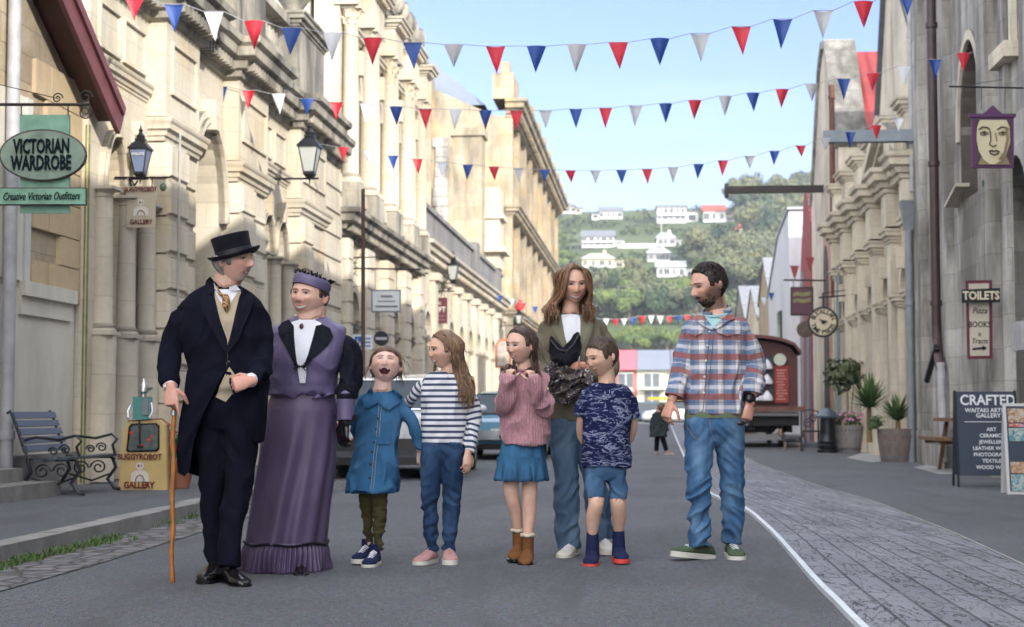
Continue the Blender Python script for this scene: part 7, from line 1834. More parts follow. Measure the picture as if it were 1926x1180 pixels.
def trees():
    mats={'gum':leafmat('gum_leaves',(.085,.105,.055),(.19,.20,.115)),'dark':leafmat('dark_leaves',(.028,.055,.030),(.07,.11,.055)),'green':leafmat('green_leaves',(.075,.125,.035),(.17,.22,.07))}
    bark=plain('bark',(.16,.13,.10),.9,var=.3)
    protos={};rg=random.Random(11)
    for k in mats:
        protos[k]=[]
        for v in range(3):
            cm=MB();asp={'gum':(1,1,.95),'dark':(.85,.85,1.1),'green':(1.1,1.1,.8)}[k]
            leafcrown(cm,(0,0,6.4),4.2*asp[0],4.2*asp[1],4.0*asp[2],2600,.34,rg,9+2*v)
            tm=MB();tm.tube([(0,0,-1.5),(.1,0,2),(.3,.1,5)],[.38,.28,.15],7)
            for i in range(5):
                a=i*1.3;tm.tube([(.1,0,2.2+.4*i),(cos(a)*1.2,sin(a)*1.2,4+.4*i),(cos(a)*2.3,sin(a)*2.3,5.5+.4*i)],[.14,.09,.03],5)
            protos[k].append((cm.mesh('crown'),tm.mesh('trunk')))
            protos[k][-1][0].materials.append(mats[k]);protos[k][-1][1].materials.append(bark)
    labs={'gum':'grey green gum tree on the wooded hillside','dark':'dark evergreen tree on the hillside','green':'bright leafy tree on the hillside slope'}
    cand=[]
    def put(px,py,k,sc,lab=None,grp=None,force=False):
        p=hithill(px,py)
        if p is None: return
        sc*=.66;s_=FPX/p.y;top=py-10.0*sc*s_*{'gum':1,'dark':1.05,'green':.9}[k];hw=4.0*sc*s_
        if not force:
            for a,b,c,d in houses_px:
                if px+hw>a and px-hw<b and top<d-4 and py>d-3: return
                if a<px<b and c<py<=d: return
        cand.append((sc*s_*(1.4 if lab else 1),len(cand),p,k,sc,lab,rg.uniform(0,6.28),rg.randrange(3),[rg.uniform(.9,1.15) for _ in range(3)]))
    def plant_(p,k,sc,lab,rot,vi,q):
        grp='low trees behind the apartments' if lab else None
        r=thing('tree',lab or labs[k],'tree',tuple(p),rot,grp or {'gum':'gum trees on the hillside','dark':'dark evergreens on the hillside','green':'leafy trees on the hillside'}[k])
        cm,tm=protos[k][vi]
        for nm,me in(('crown',cm),('trunk',tm)):
            o=bpy.data.objects.new(nm,me);COL.objects.link(o);o.parent=r
        r.scale=(sc*q[0],sc*q[1],sc*q[2])
    houses_px=[(1088,1160,360,400),(1120,1178,385,420),(1185,1250,372,396),(1225,1302,385,428),(1315,1373,380,424),(1085,1165,430,472),(1230,1275,438,470),(1085,1165,472,512),(1212,1265,464,498),(1225,1300,488,528),(1046,1088,378,408),(1165,1235,448,470)]
    def blocked(px,py,sz):
        return False
        for a,b,c,d in houses_px:
            if a-6<px<b+6 and d-2<py+0<d+sz+8: return True   # a crown here would cover a house above
            if a-4<px<b+4 and c<py<d: return True
        return False
    # big gum wood on the right of the hill
    for i in range(210):
        px=rg.uniform(1290,1545);py=rg.uniform(398,560)
        if px<1380 and py<425: continue
        if not blocked(px,py,16): put(px,py,'gum' if rg.random()<.8 else 'dark',rg.uniform(1.0,1.7))
    for i in range(26): put(rg.uniform(1370,1530),rg.uniform(388,402)+(abs(i%7)),'gum',rg.uniform(1.4,2.0))
    for i in range(150):
        px=rg.uniform(1030,1300);py=rg.uniform(395,540)
        if not blocked(px,py,14): put(px,py,rg.choice(['green','dark','gum','green']),rg.uniform(.55,1.0))
    for i in range(110):
        px=rg.uniform(1040,1330);py=rg.uniform(528,612);put(px,py,rg.choice(['green','gum','gum','dark']),rg.uniform(.95,1.35))
    for i in range(420):
        put(rg.uniform(1035,1330),rg.uniform(388,560),rg.choice(['green','dark','gum','dark']),rg.uniform(.3,.75))
    for px,py in((1160,535),(1180,530),(1200,538),(1145,545),(1220,540)): put(px,py,'dark',1.5)
    for px in range(1150,1340,6): put(px+rg.uniform(-3,3),rg.uniform(650,668),'green',rg.uniform(.5,.75),'low green tree behind the apartment roofs','low trees behind the apartments')
    m=MB();g2=random.Random(5)
    for i in range(1500):
        px=g2.uniform(1030,1545);py=g2.uniform(384,640)
        if 612<py<640 and px<1300: continue
        if any(a-3<px<b+3 and c<py<d+3 for a,b,c,d in houses_px) or (1085<px<1235 and 462<py<478): continue
        p=hithill(px,py)
        if p is None: continue
        q=g2.uniform(1.2,2.6)
        leafcrown(m,(p.x,p.y,p.z+q*.35),q*1.2,q*1.2,q*.8,22,.55,g2,3)
    o=obj('hillside_scrub',m,leafmat('scrub_leaves',(.035,.06,.028),(.12,.145,.06)),fix=False,sharp=0);o['kind']='stuff';o['label']='scrub and bushes covering the hillside between the houses';o['category']='scrub'
    cand.sort(key=lambda c:-c[0])
    for c in cand[:286]: plant_(*c[2:])
def house(px0,px1,ytop,ybase,wall,roof,rooftype,label,storeys=1,dep=8,win=4):
    p=hithill((px0+px1)/2,ybase)
    if p is None: return
    s=FPX/p.y;W=(px1-px0)/s;H=(ybase-ytop)/s;z=p.z
    r=thing('house',label,'house',tuple(p),PSI*.3)
    wh=H*(.62 if rooftype!='flat' else .9)
    hr=random.Random(int(px0));Wf=W;W*=hr.uniform(.62,.85);sg=hr.choice((-1,1))
    c=MB();c.box(-W/2,W/2,0,dep,-4,wh);x0,x1=sorted((sg*W/2,sg*(Wf-W/2)));d0=hr.uniform(-1.5,2.5);c.box(x0,x1,d0,dep-1,-4,wh*.72);obj('wall',c,wall,r,world=False)
    c=MB();slc(c,x0-.3,x1+.3,d0-.5,dep,wh*.72,wh*.95,wh*.72+.2,wh*.95+.2);obj('wing_roof',c,roof,r,world=False)
    xm=(x0+x1)/2;hw=(x1-x0)*.3;c=MB();c.box(xm-hw,xm+hw,d0-.06,d0+.02,wh*.22,wh*.55);obj('window',c,M['winglass'],r,world=False)
    c=MB();c.box(-W/2,W/2,-1.8,-1.7,wh*.05,wh*.22);c.box(-W/2,W/2,-1.8,0,-.1,.02);obj('deck',c,M['wframe'],r,world=False)
    c=MB()
    if rooftype=='flat': c.box(-W/2-.5,W/2+.5,-.6,dep+.5,wh,H)
    elif rooftype=='hip':
        a=W/2+.5;c.add([(-a,-.6,wh),(a,-.6,wh),(a,dep+.6,wh),(-a,dep+.6,wh),(-a*.45,dep/2,H+.4),(a*.45,dep/2,H+.4)],[(0,1,5,4),(1,2,5),(2,3,4,5),(3,0,4),(0,3,2,1)])
    else:
        a=W/2+.4;c.add([(-a,-.6,wh),(a,-.6,wh),(a,dep+.6,wh),(-a,dep+.6,wh),(-a,dep/2,H+.3),(a,dep/2,H+.3)],[(0,1,5,4),(1,2,5),(2,3,4,5),(3,0,4),(0,3,2,1)])
    obj('roof',c,roof,r,world=False)
    if rooftype=='hip': c=MB();c.box(W*.15,W*.15+.8,dep/2-.4,dep/2+.4,wh,H+1.2);obj('chimney',c,wall,r,world=False)
    for st in range(storeys):
        z0=wh*(st+.25)/storeys;z1=wh*(st+.8)/storeys
        for i in range(win):
            x=-W/2+W*(i+.5)/win+hr.uniform(-.12,.12)*W/win;w=W/win*hr.uniform(.16,.38)
            c=MB();c.box(x-w,x+w,-.06,.02,z0,z1);o=obj('window',c,M['winglass'],r,world=False)
            c=MB();c.box(x-w-.12,x+w+.12,-.05,-.0,z0-.12,z0);c.box(x-.05,x+.05,-.09,-.06,z0,z1);obj('window_frame',c,M['wframe'],o,world=False)
    if storeys>1: c=MB();c.box(-W/2,W/2,-1.3,0,wh/2-.15,wh/2+.05);obj('balcony',c,M['wframe'],r,world=False)
def far():
    white=plain('house_white',(.58,.58,.56),.8,var=.04,nscale=.3);cream=plain('house_cream',(.50,.45,.33),.8,var=.05,nscale=.3);grey=plain('house_grey',(.30,.30,.30),.8,nscale=.3)
    rg_=plain('roof_grey',(.16,.17,.19),.6,nscale=.3);rw=plain('roof_white',(.52,.54,.57),.5,nscale=.3);rr=plain('roof_red',(.42,.075,.05),.7,nscale=.3);rb=plain('roof_beige',(.50,.47,.38),.7,nscale=.3);ro=plain('roof_ochre',(.50,.36,.17),.7,nscale=.3)
    house(1088,1160,370,394,cream,rb,'flat','long cream flat roofed house on the skyline at left',1,8,5)
    house(1120,1178,388,413,white,rg_,'gable','white house with a grey roof just below the cream skyline house',1,8,4)
    house(1185,1250,374,392,cream,ro,'flat','low ochre roofed house on the skyline',1,8,4)
    house(1225,1302,386,421,white,rg_,'flat','white two storey house with rows of windows near the hilltop',2,10,5)
    house(1315,1373,384,419,white,rr,'gable','white house with a bright red roof near the hilltop',1,9,3)
    house(1085,1165,432,467,white,rg_,'gable','big white two storey house halfway up the hill at left',2,10,5)
    house(1230,1275,438,464,white,rw,'hip','small white house with pale roof right of the long white fence',1,8,3)
    house(1085,1165,476,505,cream,rb,'hip','beige hip roofed bungalow below the green slope',1,10,4)
    house(1212,1265,466,493,grey,rw,'hip','grey walled house with a pale roof in the middle of the hill',1,9,3)
    house(1225,1300,490,522,white,rw,'gable','white house with a white roof, lowest on the hill',1,10,4)
    house(1046,1088,380,403,cream,rg_,'hip','house half hidden behind the corner of the grain store',1,8,3)
    house(1385,1432,420,440,cream,rr,'gable','small house almost hidden in the gum trees',1,8,2) 
    a=hithill(1162,468);b=hithill(1234,468)
    c=MB();c.beam(a+V((0,0,.8)),b+V((0,0,.8)),.15,1.4);single('garden_fence',c,white,'long white garden fence on the hillside','fence',tuple(a))
    # pole
    p=hithill(1244,440);c=MB();c.tube([p,p+V((0,0,8))],.13,6);single('utility_pole',c,white,'pale pole standing in front of the hillside houses','pole',tuple(p))
    for px,py in((1188,372),(1506,388)):
        p=hithill(px,py+18)
        if p:
            c=MB();c.tube([p,p+V((0,0,11))],.22,6);c.beam(p+V((-2,0,9.8)),p+V((2,0,9.8)),.2,.2);c.beam(p+V((-1.6,0,8.6)),p+V((1.6,0,8.6)),.2,.2);single('power_pole',c,M['iron2'],'power pole on the skyline '+('beside the cream houses' if px<1300 else 'at the right end of the ridge'),'pole',tuple(p))
    # apartments at the end of the street
    Y=205;s=FPX/Y;zb=hillz(0,Y)
    def X_(px): return onY(px,700,Y).x
    def Z_(py): return onY(1220,py,Y).z
    pink=plain('apt_red',(.48,.11,.14),.7,nscale=.2);slat=plain('apt_slate',(.17,.19,.24),.6,nscale=.2);wall=plain('apt_cream',(.55,.52,.42),.8,nscale=.2);redw=plain('apt_redwall',(.42,.14,.13),.8,nscale=.2)
    for (x0,x1,roof,wl,wins,lab,gab) in((1120,1197,pink,redw,((1146,1160),(1164,1190)),'red roofed apartment block at the end of the street',0),(1198,1262,slat,wall,((1212,1240),),'grey roofed cream apartment block at the end of the street',0),(1262,1330,slat,wall,((1268,1292),(1300,1324)),'apartment block with a small timber gable behind the bearded man',1)):
        b=thing('apartment_block',lab,'building',(X_((x0+x1)/2),Y,zb),0)
        c=MB();c.box(X_(x0),X_(x1),Y,Y+9,zb-1,Z_(696));obj('wall',c,wl,b)
        c=MB();c.add([(X_(x0)-.1,Y-.8,Z_(696)),(X_(x1)+.1,Y-.8,Z_(696)),(X_(x1)+.1,Y+5,Z_(656)),(X_(x0)-.1,Y+5,Z_(656)),(X_(x0)-.1,Y+10,Z_(690)),(X_(x1)+.1,Y+10,Z_(690))],[(0,1,2,3),(3,2,5,4),(0,3,4),(1,5,2),(0,4,5,1)]);obj('roof',c,roof,b)
        for (a,d) in wins:
            for (t,bo) in((703,728),(736,758)):
                c=MB();c.box(X_(a),X_(d),Y-.08,Y+.02,Z_(bo),Z_(t));o=obj('window',c,M['winglass2'],b)
                c=MB();m=(X_(a)+X_(d))/2;c.box(m-.06,m+.06,Y-.14,Y-.08,Z_(bo),Z_(t));c.box(X_(a)-.15,X_(d)+.15,Y-.12,Y-.0,Z_(t),Z_(t)+.15);obj('window_frame',c,M['wframe'],o)
        c=MB();c.box(X_(x0)+.5,X_(x1)-.5,Y-1.4,Y,Z_(733),Z_(730));obj('balcony',c,M['wframe'],b)
        if gab:
            c=MB();c.add([(X_(1262),Y-1.2,Z_(697)),(X_(1300),Y-1.2,Z_(697)),(X_(1281),Y-1.2,Z_(682)),(X_(1262),Y+3,Z_(697)),(X_(1300),Y+3,Z_(697)),(X_(1281),Y+3,Z_(682))],[(0,1,2),(5,4,3),(0,3,4,1),(1,4,5,2),(2,5,3,0)]);obj('timber_gable',c,[plain('ochre_timber',(.45,.25,.09),.7)],b)
    trees()
far()
def haze():
    m=MB();m.box(-330,330,-70,690,-3,101);t=NT('haze_air');v=t.n('ShaderNodeVolumePrincipled');v.inputs['Color'].default_value=(.80,.88,1,1);v.inputs['Density'].default_value=.00036;v.inputs['Anisotropy'].default_value=.3
    t.t.links.new(v.outputs[0],t.out.inputs['Volume']);o=obj('haze',m,[t.mat],sharp=0);o['kind']='stuff';o['label']='thin pale haze over the far hillside';o['category']='haze'
haze()
# ================================================================ PROPS
def RX(px,py,Y): return onY(px,py,Y)
def bench():
    r=thing('park_bench','slatted park bench with black scrolled iron ends against the left wall','bench',(-5.42,14.62,.106),PI/2);r.scale=(.80,.9,.80)
    W=1.28
    sl=plain('bench_slats',(.05,.062,.09),.38,var=.15)
    for i in range(4):
        m=MB();m.obox(Matrix.Translation((0,-.22+.125*i-.04,.43-.012*i))@Matrix.Rotation(R(3),4,'X'),W,.105,.03);obj('seat_slat',m,sl,r,world=False)
    for i in range(5):
        z=.53+.095*i;y=.245+.035*i;m=MB();m.obox(Matrix.Translation((0,y,z))@Matrix.Rotation(R(72),4,'X'),W,.075,.028);obj('back_slat',m,sl,r,world=False)
    for x in(-W/2+.03,W/2-.03):
        m=MB()
        m.tube([(x,.46,.93),(x,.43,.96),(x,.40,.90),(x,.34,.72),(x,.27,.5),(x,.22,.42),(x,0,.40),(x,-.24,.405),(x,-.30,.38)],.020,8,flat=.8)
        m.tube([(x,-.27,.40),(x,-.31,.28),(x,-.22,.14),(x,-.30,.03),(x,-.36,.02)],.020,8);m.tube([(x,.24,.42),(x,.20,.26),(x,.28,.12),(x,.34,.03),(x,.38,.015)],.020,8)
        m.tube([(x,.30,.62),(x,.15,.66),(x,-.08,.63),(x,-.26,.68),(x,-.32,.62),(x,-.27,.55),(x,-.30,.44)],.016,8)
        for cy,cz,q in((-.12,.28,.09),(.08,.27,.09),(-.15,.52,.06),(-.03,.50,.05)):
            ironscroll(m,(x,cy,cz),q,1.5,.010,'yz',1 if cy<0 else -1)
        m.tube([(x,-.24,.20),(x,-.05,.12),(x,.2,.2)],.012,6)
        obj('iron_end',m,M['iron'],r,world=False)
def board(r,name,Y,pts,th,mat): # polygon in photo px at depth Y
    P=[onY(x,y,Y) for x,y in pts];n=len(P);m=MB();vs=list(P)+[p+V((0,th,0)) for p in P]
    m.add(vs,[tuple(range(n)),tuple(range(2*n-1,n-1,-1))]+[(i,n+i,n+(i+1)%n,(i+1)%n) for i in range(n)]);return obj(name,m,mat,r)
def ptext(r,s,px,py,Y,hpx,mat,bold=0,shear=0,sx=1.0,off=.012,sp=1.0,name='lettering'):
    p=onY(px,py,Y);sc=(onY(px,py,Y)-onY(px,py+10,Y)).length/10
    return text(r,s,facing(p.x,p.y-off,p.z),hpx*sc*1.4,mat,.003,bold,shear,sp,name,sx)
def victorian():
    Y=12.4;p=onY(80,300,Y)
    r=thing('hanging_sign','weathered green hanging sign reading VICTORIAN WARDROBE at the left edge','shop sign',tuple(p))
    g=plain('verdigris',(.22,.42,.32),.75,var=.35,nscale=9);g2=plain('verdigris_dark',(.25,.34,.28),.8,var=.4,nscale=7);rim=plain('sign_rim',(.10,.08,.075),.8,var=.3)
    board(r,'upright_panel',Y,[(37,216),(130,216),(130,401),(37,401)],.03,g)
    E=lambda rx,ry,n=40:[(80+rx*cos(2*PI*i/n),292-ry*sin(2*PI*i/n)) for i in range(n)]
    board(r,'oval_rim',Y-.035,E(82,49),.03,rim);board(r,'oval_panel',Y-.05,E(79,46),.03,g2)
    board(r,'name_panel',Y-.05,[(-6,353),(161,353),(161,386),(-6,386)],.04,rim);board(r,'name_face',Y-.06,[(-4,355),(160,355),(160,384),(-4,384)],.02,g)
    ink=plain('sign_ink',(.006,.014,.018),.9,Specular_IOR_Level=.1)
    ptext(r,'VICTORIAN',79,277,Y-.05,27,ink,.03,0,.54);ptext(r,'WARDROBE',78,308,Y-.05,27,ink,.03,0,.55)
    ptext(r,'Creative Victorian Outfitters',78,370,Y-.06,15,ink,.0,.35,.60)
    m=MB();m.tube([onY(-190,197,Y),onY(168,197,Y)],.013,8)
    for x in(40,128): m.tube([onY(x,197,Y),onY(x,217,Y)],.006,6)
    q=onY(165,197,Y)
    ironscroll(m,(q.x-.02,Y,q.z+.06),.06,1.3,.006);ironscroll(m,(q.x-.02,Y,q.z-.06),.06,1.3,.006,sz=-1);q=onY(108,185,Y);ironscroll(m,(q.x,Y,q.z),.045,1.4,.006)
    m.tube([onY(-190,100,Y),onY(-40,150,Y),onY(110,186,Y)],.004,5)
    obj('bracket',m,M['iron2'],r)
def robot_logo(r,px,py,Y,sc,ink,wh):
    def circ(cx,cy,rad,n=20,a0=0,a1=2*PI): return [(cx+rad*cos(a0+(a1-a0)*i/n),cy-rad*sin(a0+(a1-a0)*i/n)) for i in range(n)]
    board(r,'logo_body',Y-.006,[(px-17*sc,py+20*sc),(px+17*sc,py+20*sc),(px+16*sc,py+5*sc),(px+8*sc,py-1*sc),(px-8*sc,py-1*sc),(px-16*sc,py+5*sc)],.004,wh)
    board(r,'logo_head',Y-.006,circ(px,py-9*sc,7.5*sc),.004,wh)
    board(r,'logo_eye',Y-.009,[(px-4*sc,py-12*sc),(px-1*sc,py-12*sc),(px-1*sc,py-7*sc),(px-4*sc,py-7*sc)],.003,ink)
    board(r,'logo_eye',Y-.009,[(px+2*sc,py-11*sc),(px+4*sc,py-11*sc),(px+4*sc,py-8*sc),(px+2*sc,py-8*sc)],.003,ink)
    m=MB();pts=[onY(px+8*sc*cos(a),py+19*sc-11*sc*sin(a),Y-.012) for a in [PI*i/14 for i in range(15)]];m.tube(pts,.004,5);obj('logo_ring',m,ink,r)
def gallery():
    Y=17.3;p=onY(265,388,Y);cr=plain('sign_cream',(.47,.41,.31),.7,var=.08);ink=plain('oxblood',(.14,.02,.015),.6);wh=plain('sign_white',(.62,.60,.54),.6)
    r=thing('hanging_sign','small cream hanging sign with a white robot, reading BUGGYROBOT GALLERY','shop sign',tuple(p))
    board(r,'panel',Y,[(238,350),(292,350),(292,428),(238,428)],.02,cr)
    ptext(r,'BUGGYROBOT',265,357,Y,8.5,ink,.02,0,.78);ptext(r,'GALLERY',266,418,Y,9,ink,.02,0,.85);robot_logo(r,265,389,Y,.85,ink,wh)
    m=MB();m.tube([onY(216,334,Y),onY(320,334,Y)],.010,6);m.tube([onY(246,334,Y),onY(246,351,Y)],.006,5);m.tube([onY(286,334,Y),onY(286,351,Y)],.006,5);obj('bracket',m,M['iron'],r)
    m=MB();q=onY(307,352,Y);m.sphere(q,(.04,.03,.05),8,6);single('padlock',m,[plain('green_lock',(.10,.17,.11),.6)],'green ornament hanging at the end of the lantern bracket','ornament',tuple(q))
    # car door sign
    Y=15.6;g=G(270,922,.106);Y=g.y
    r=thing('door_sign','yellow van door standing on the pavement as a sign, with a robot drawing','sign',(g.x,Y,.106))
    yl=plain('mustard_paint',(.55,.40,.17),.45,var=.14,nscale=7)
    T=lambda p:p
    outer=[(222,924),(231,812),(240,793),(300,790),(311,799),(314,922)]
    board(r,'door_skin',Y,outer,.06,yl)
    board(r,'door_edge',Y+.062,[(226,924),(240,791),(304,787),(316,798),(322,924)],.05,[plain('rust_edge',(.22,.11,.05),.7,var=.5,nscale=12)])
    board(r,'window_rubber',Y-.008,[(237,848),(242,803),(247,797),(294,796),(300,801),(300,845),(295,850),(241,851)],.02,M['black'])
    board(r,'window',Y-.014,[(241,845),(246,805),(250,800),(292,799),(297,804),(296,842),(292,846),(244,848)],.02,[plain('door_glass',(.11,.13,.13),.1,var=.4,nscale=20)])
    ptext(r,'BUGGYROBOT',263,860,Y,11,ink,.03,0,.82);ptext(r,'GALLERY',262,913,Y,12,ink,.03,0,.86);robot_logo(r,263,886,Y,1.0,ink,wh)
    for (x,y,rr) in((247,815,4),(262,811,3.5),(280,828,4),(285,822,3),(268,838,3.5)):
        m=MB();m.sphere(onY(x,y,Y-.01),(rr/190,.008,rr/190),8,6);obj('window_flower',m,[plain('red_flower',(.55,.03,.02),.6)],r)
    r=thing('robot_ornament','teal tin robot with a chrome head standing on the yellow door sign','ornament',tuple(onY(268,790,Y)))
    a=onY(268,768,Y+.03);m=MB();m.obox(Matrix.Translation(a)@Matrix.Rotation(R(8),4,'Z'),.17,.12,.22);obj('body',m,[plain('teal_paint',(.04,.24,.22),.35,var=.2)],r)
    m=MB();m.obox(Matrix.Translation(a+V((.05,-.062,.02))),.06,.02,.17);obj('front_grille',m,M['pipe_grey'],r)
    m=MB();b=onY(270,735,Y+.03);m.lathe([(.03,-.09),(.025,-.03),(.055,-.01),(.05,.05),(.02,.09),(.012,.12)],12,Matrix.Translation(b));m.tube([b+V((-.02,0,.04)),b+V((.09,-.02,.02))],.02,8);obj('head',m,M['silver'],r)
    for dx in(-.10,.09): m=MB();m.tube([a+V((dx,-.02,.05)),a+V((dx*1.3,-.06,-.03)),a+V((dx*1.1,-.10,-.10))],.013,6);obj('arm',m,M['silver'],r)
    m=MB();m.tube([onY(262,792,Y-.03),onY(263,838,Y-.03)],.010,6);m.sphere(onY(263,840,Y-.03),(.035,.02,.014),8,6);obj('leg',m,M['iron2'],r)
    # flowers behind
    r=thing('flower_pot','potted red geraniums half hidden behind the yellow door sign','plant pot',(g.x+.25,Y+.35,.106))
    m=MB();m.lathe([(.10,.11),(.15,.36),(.16,.38)],14,Matrix.Translation((g.x+.25,Y+.35,0)));obj('pot',m,[plain('terracotta',(.28,.11,.06),.8)],r)
    m=MB();rg=random.Random(3);leafcrown(m,(g.x+.22,Y+.35,.52),.34,.2,.24,420,.028,rg,5);obj('leaves',m,M['leaf'],r,fix=False)
    m=MB()
    for i in range(16): m.sphere((g.x+.22+rg.uniform(-.3,.3),Y+.3+rg.uniform(-.15,.05),.6+rg.uniform(-.15,.15)),.022,6,5)
    obj('flowers',m,[plain('red_flower',(.55,.03,.02),.6)],r)
def leftsigns():
    Y=31;p=onY(726,566,Y);wh=plain('sign_white',(.62,.60,.54),.6);gr=plain('sign_text_grey',(.15,.16,.18),.7)
    r=thing('hanging_sign','white rectangular hanging sign with a grey border behind the costumed woman','shop sign',tuple(p))
    board(r,'border',Y+.012,[(698,545),(754,545),(754,588),(698,588)],.03,M['pipe_grey']);board(r,'panel',Y,[(701,548),(751,548),(751,585),(701,585)],.02,[plain('cool_white',(.60,.64,.68),.6)])
    for y,a,b,h in((556,716,738,3),(566,710,744,1.6),(575,706,748,3.2)): board(r,'text_line',Y-.01,[(a,y),(b,y),(b,y+h),(a,y+h)],.008,gr)
    m=MB();m.tube([onY(650,505,Y),onY(792,507,Y)],.018,6);m.tube([onY(655,486,Y),onY(745,482,Y)],.012,6)
    for x in(706,746): m.tube([onY(x,506,Y),onY(x,546,Y)],.006,5)
    rg=random.Random(6)
    for i in range(14):
        a=onY(658+rg.uniform(-2,10),505-rg.uniform(-40,25),Y);m.tube([a,a+V((rg.uniform(-.15,.25),0,rg.uniform(-.25,.25)))],.007,5)
    obj('bracket',m,M['iron2'],r)
    Y=43.5;p=onY(824,584,Y);r=thing('hanging_sign','maroon hanging sign reading LOFT under a small wall lantern','shop sign',tuple(p))
    board(r,'panel',Y,[(807,560),(841,560),(841,609),(807,609)],.04,[plain('maroon',(.085,.012,.022),.6)])
    ptext(r,'LOFT',824,583,Y,9.5,wh,.01,0,.9);ptext(r,'THE',824,571,Y,5,wh,0,0,.9)
    for y in(594,601): board(r,'text_line',Y-.012,[(812,y),(836,y),(836,y+1.6),(812,y+1.6)],.008,[plain('faded_pink',(.22,.10,.11),.7)])
    m=MB();m.tube([onY(795,548,Y),onY(855,548,Y)],.02,6);m.tube([onY(812,548,Y),onY(812,561,Y)],.008,5);m.tube([onY(836,548,Y),onY(836,561,Y)],.008,5);obj('bracket',m,M['iron2'],r)
    Y=24;p=onY(683,644,Y);r=thing('parking_sign','white and blue wheelchair parking sign on a pale post','street sign',tuple(p))
    board(r,'panel',Y,[(664,630),(700,630),(700,658),(664,658)],.01,[plain('cool_white',(.60,.64,.68),.6)]);board(r,'blue_square',Y-.006,[(667,633),(680,633),(680,654),(667,654)],.008,[plain('sign_blue',(.01,.07,.32),.5)])
    m=MB();m.tube([onY(673+4*cos(a),647-4*sin(a),Y-.016) for a in [PI*.6+1.6*PI*i/14 for i in range(15)]],.006,5);m.tube([onY(672,637,Y-.016),onY(673,644,Y-.016),onY(677,645,Y-.016),onY(678,650,Y-.016)],.006,5);obj('wheelchair_mark',m,wh,r)
    for y in(636,643,650): board(r,'text_line',Y-.008,[(684,y),(697,y),(697,y+2),(684,y+2)],.008,[plain('sign_blue',(.01,.07,.32),.5)])
    g=G(672,870,.11);m=MB();m.tube([(p.x-.08,Y+.03,.112),onY(671,634,Y+.03)],.028,8);obj('post',m,M['whitepaint'],r)
    m=MB();m.box(p.x-.14,p.x-.11,Y+.1,Y+.14,.2,2.0)
    Y=25.5;p=onY(717,637,Y);r=thing('round_sign','black round sign with a white band across it beside the wheelchair sign','street sign',tuple(p))
    board(r,'disc',Y,[(717+14*cos(2*PI*i/24),637-14*sin(2*PI*i/24)) for i in range(24)],.03,M['iron']);board(r,'band',Y-.012,[(706,634.5),(728,634.5),(728,639.5),(706,639.5)],.01,[plain('grey_white',(.35,.37,.4),.6)])
    m=MB();m.tube([onY(700,637,Y+.02),onY(690,637,Y+.02)],.01,5);obj('arm',m,M['iron'],r)
    # rusty pole
    Y=22.8;p=onY(683,870,Y);m=MB();m.tube([V((p.x,Y,.11)),onY(683,356,Y)],[.032,.028],8);single('pole',m,[plain('rust_pole',(.085,.05,.04),.7,.2,var=.3)],'tall thin rusty pole rising behind the costumed woman','pole',(p.x,Y,.11))
    # arch board
    Y=50;p=onY(946,665,Y);r=thing('arched_sign','orange arched sign board behind the girl in pink','shop sign',tuple(p))
    A=lambda q:[(946-15*q,692-3*(1-q)*4),(946-15*q,656)]+[(946-15*q*cos(a),656-20*q*sin(a)) for a in [PI*i/10 for i in range(11)]]+[(946+15*q,656),(946+15*q,692-3*(1-q)*4)]
    board(r,'panel',Y,A(1),.05,[plain('terracotta_sign',(.42,.15,.07),.7,var=.2)]);board(r,'picture',Y-.02,A(.72),.02,[plain('pale_print',(.45,.40,.36),.7,var=.5,nscale=5)])
    m=MB();m.box(p.x-.1,p.x+.1,Y+.05,Y+.1,.11,p.z);obj('post',m,M['iron'],r)
    # small flag on facade
    Y=27;m=MB();a=onY(735,688,Y);b=onY(753,663,Y);m.tube([a,b],.012,6);single('flagpole',m,M['greendoor'],'short green flagpole leaning out of the wall above the laughing girl','flagpole',tuple(a))
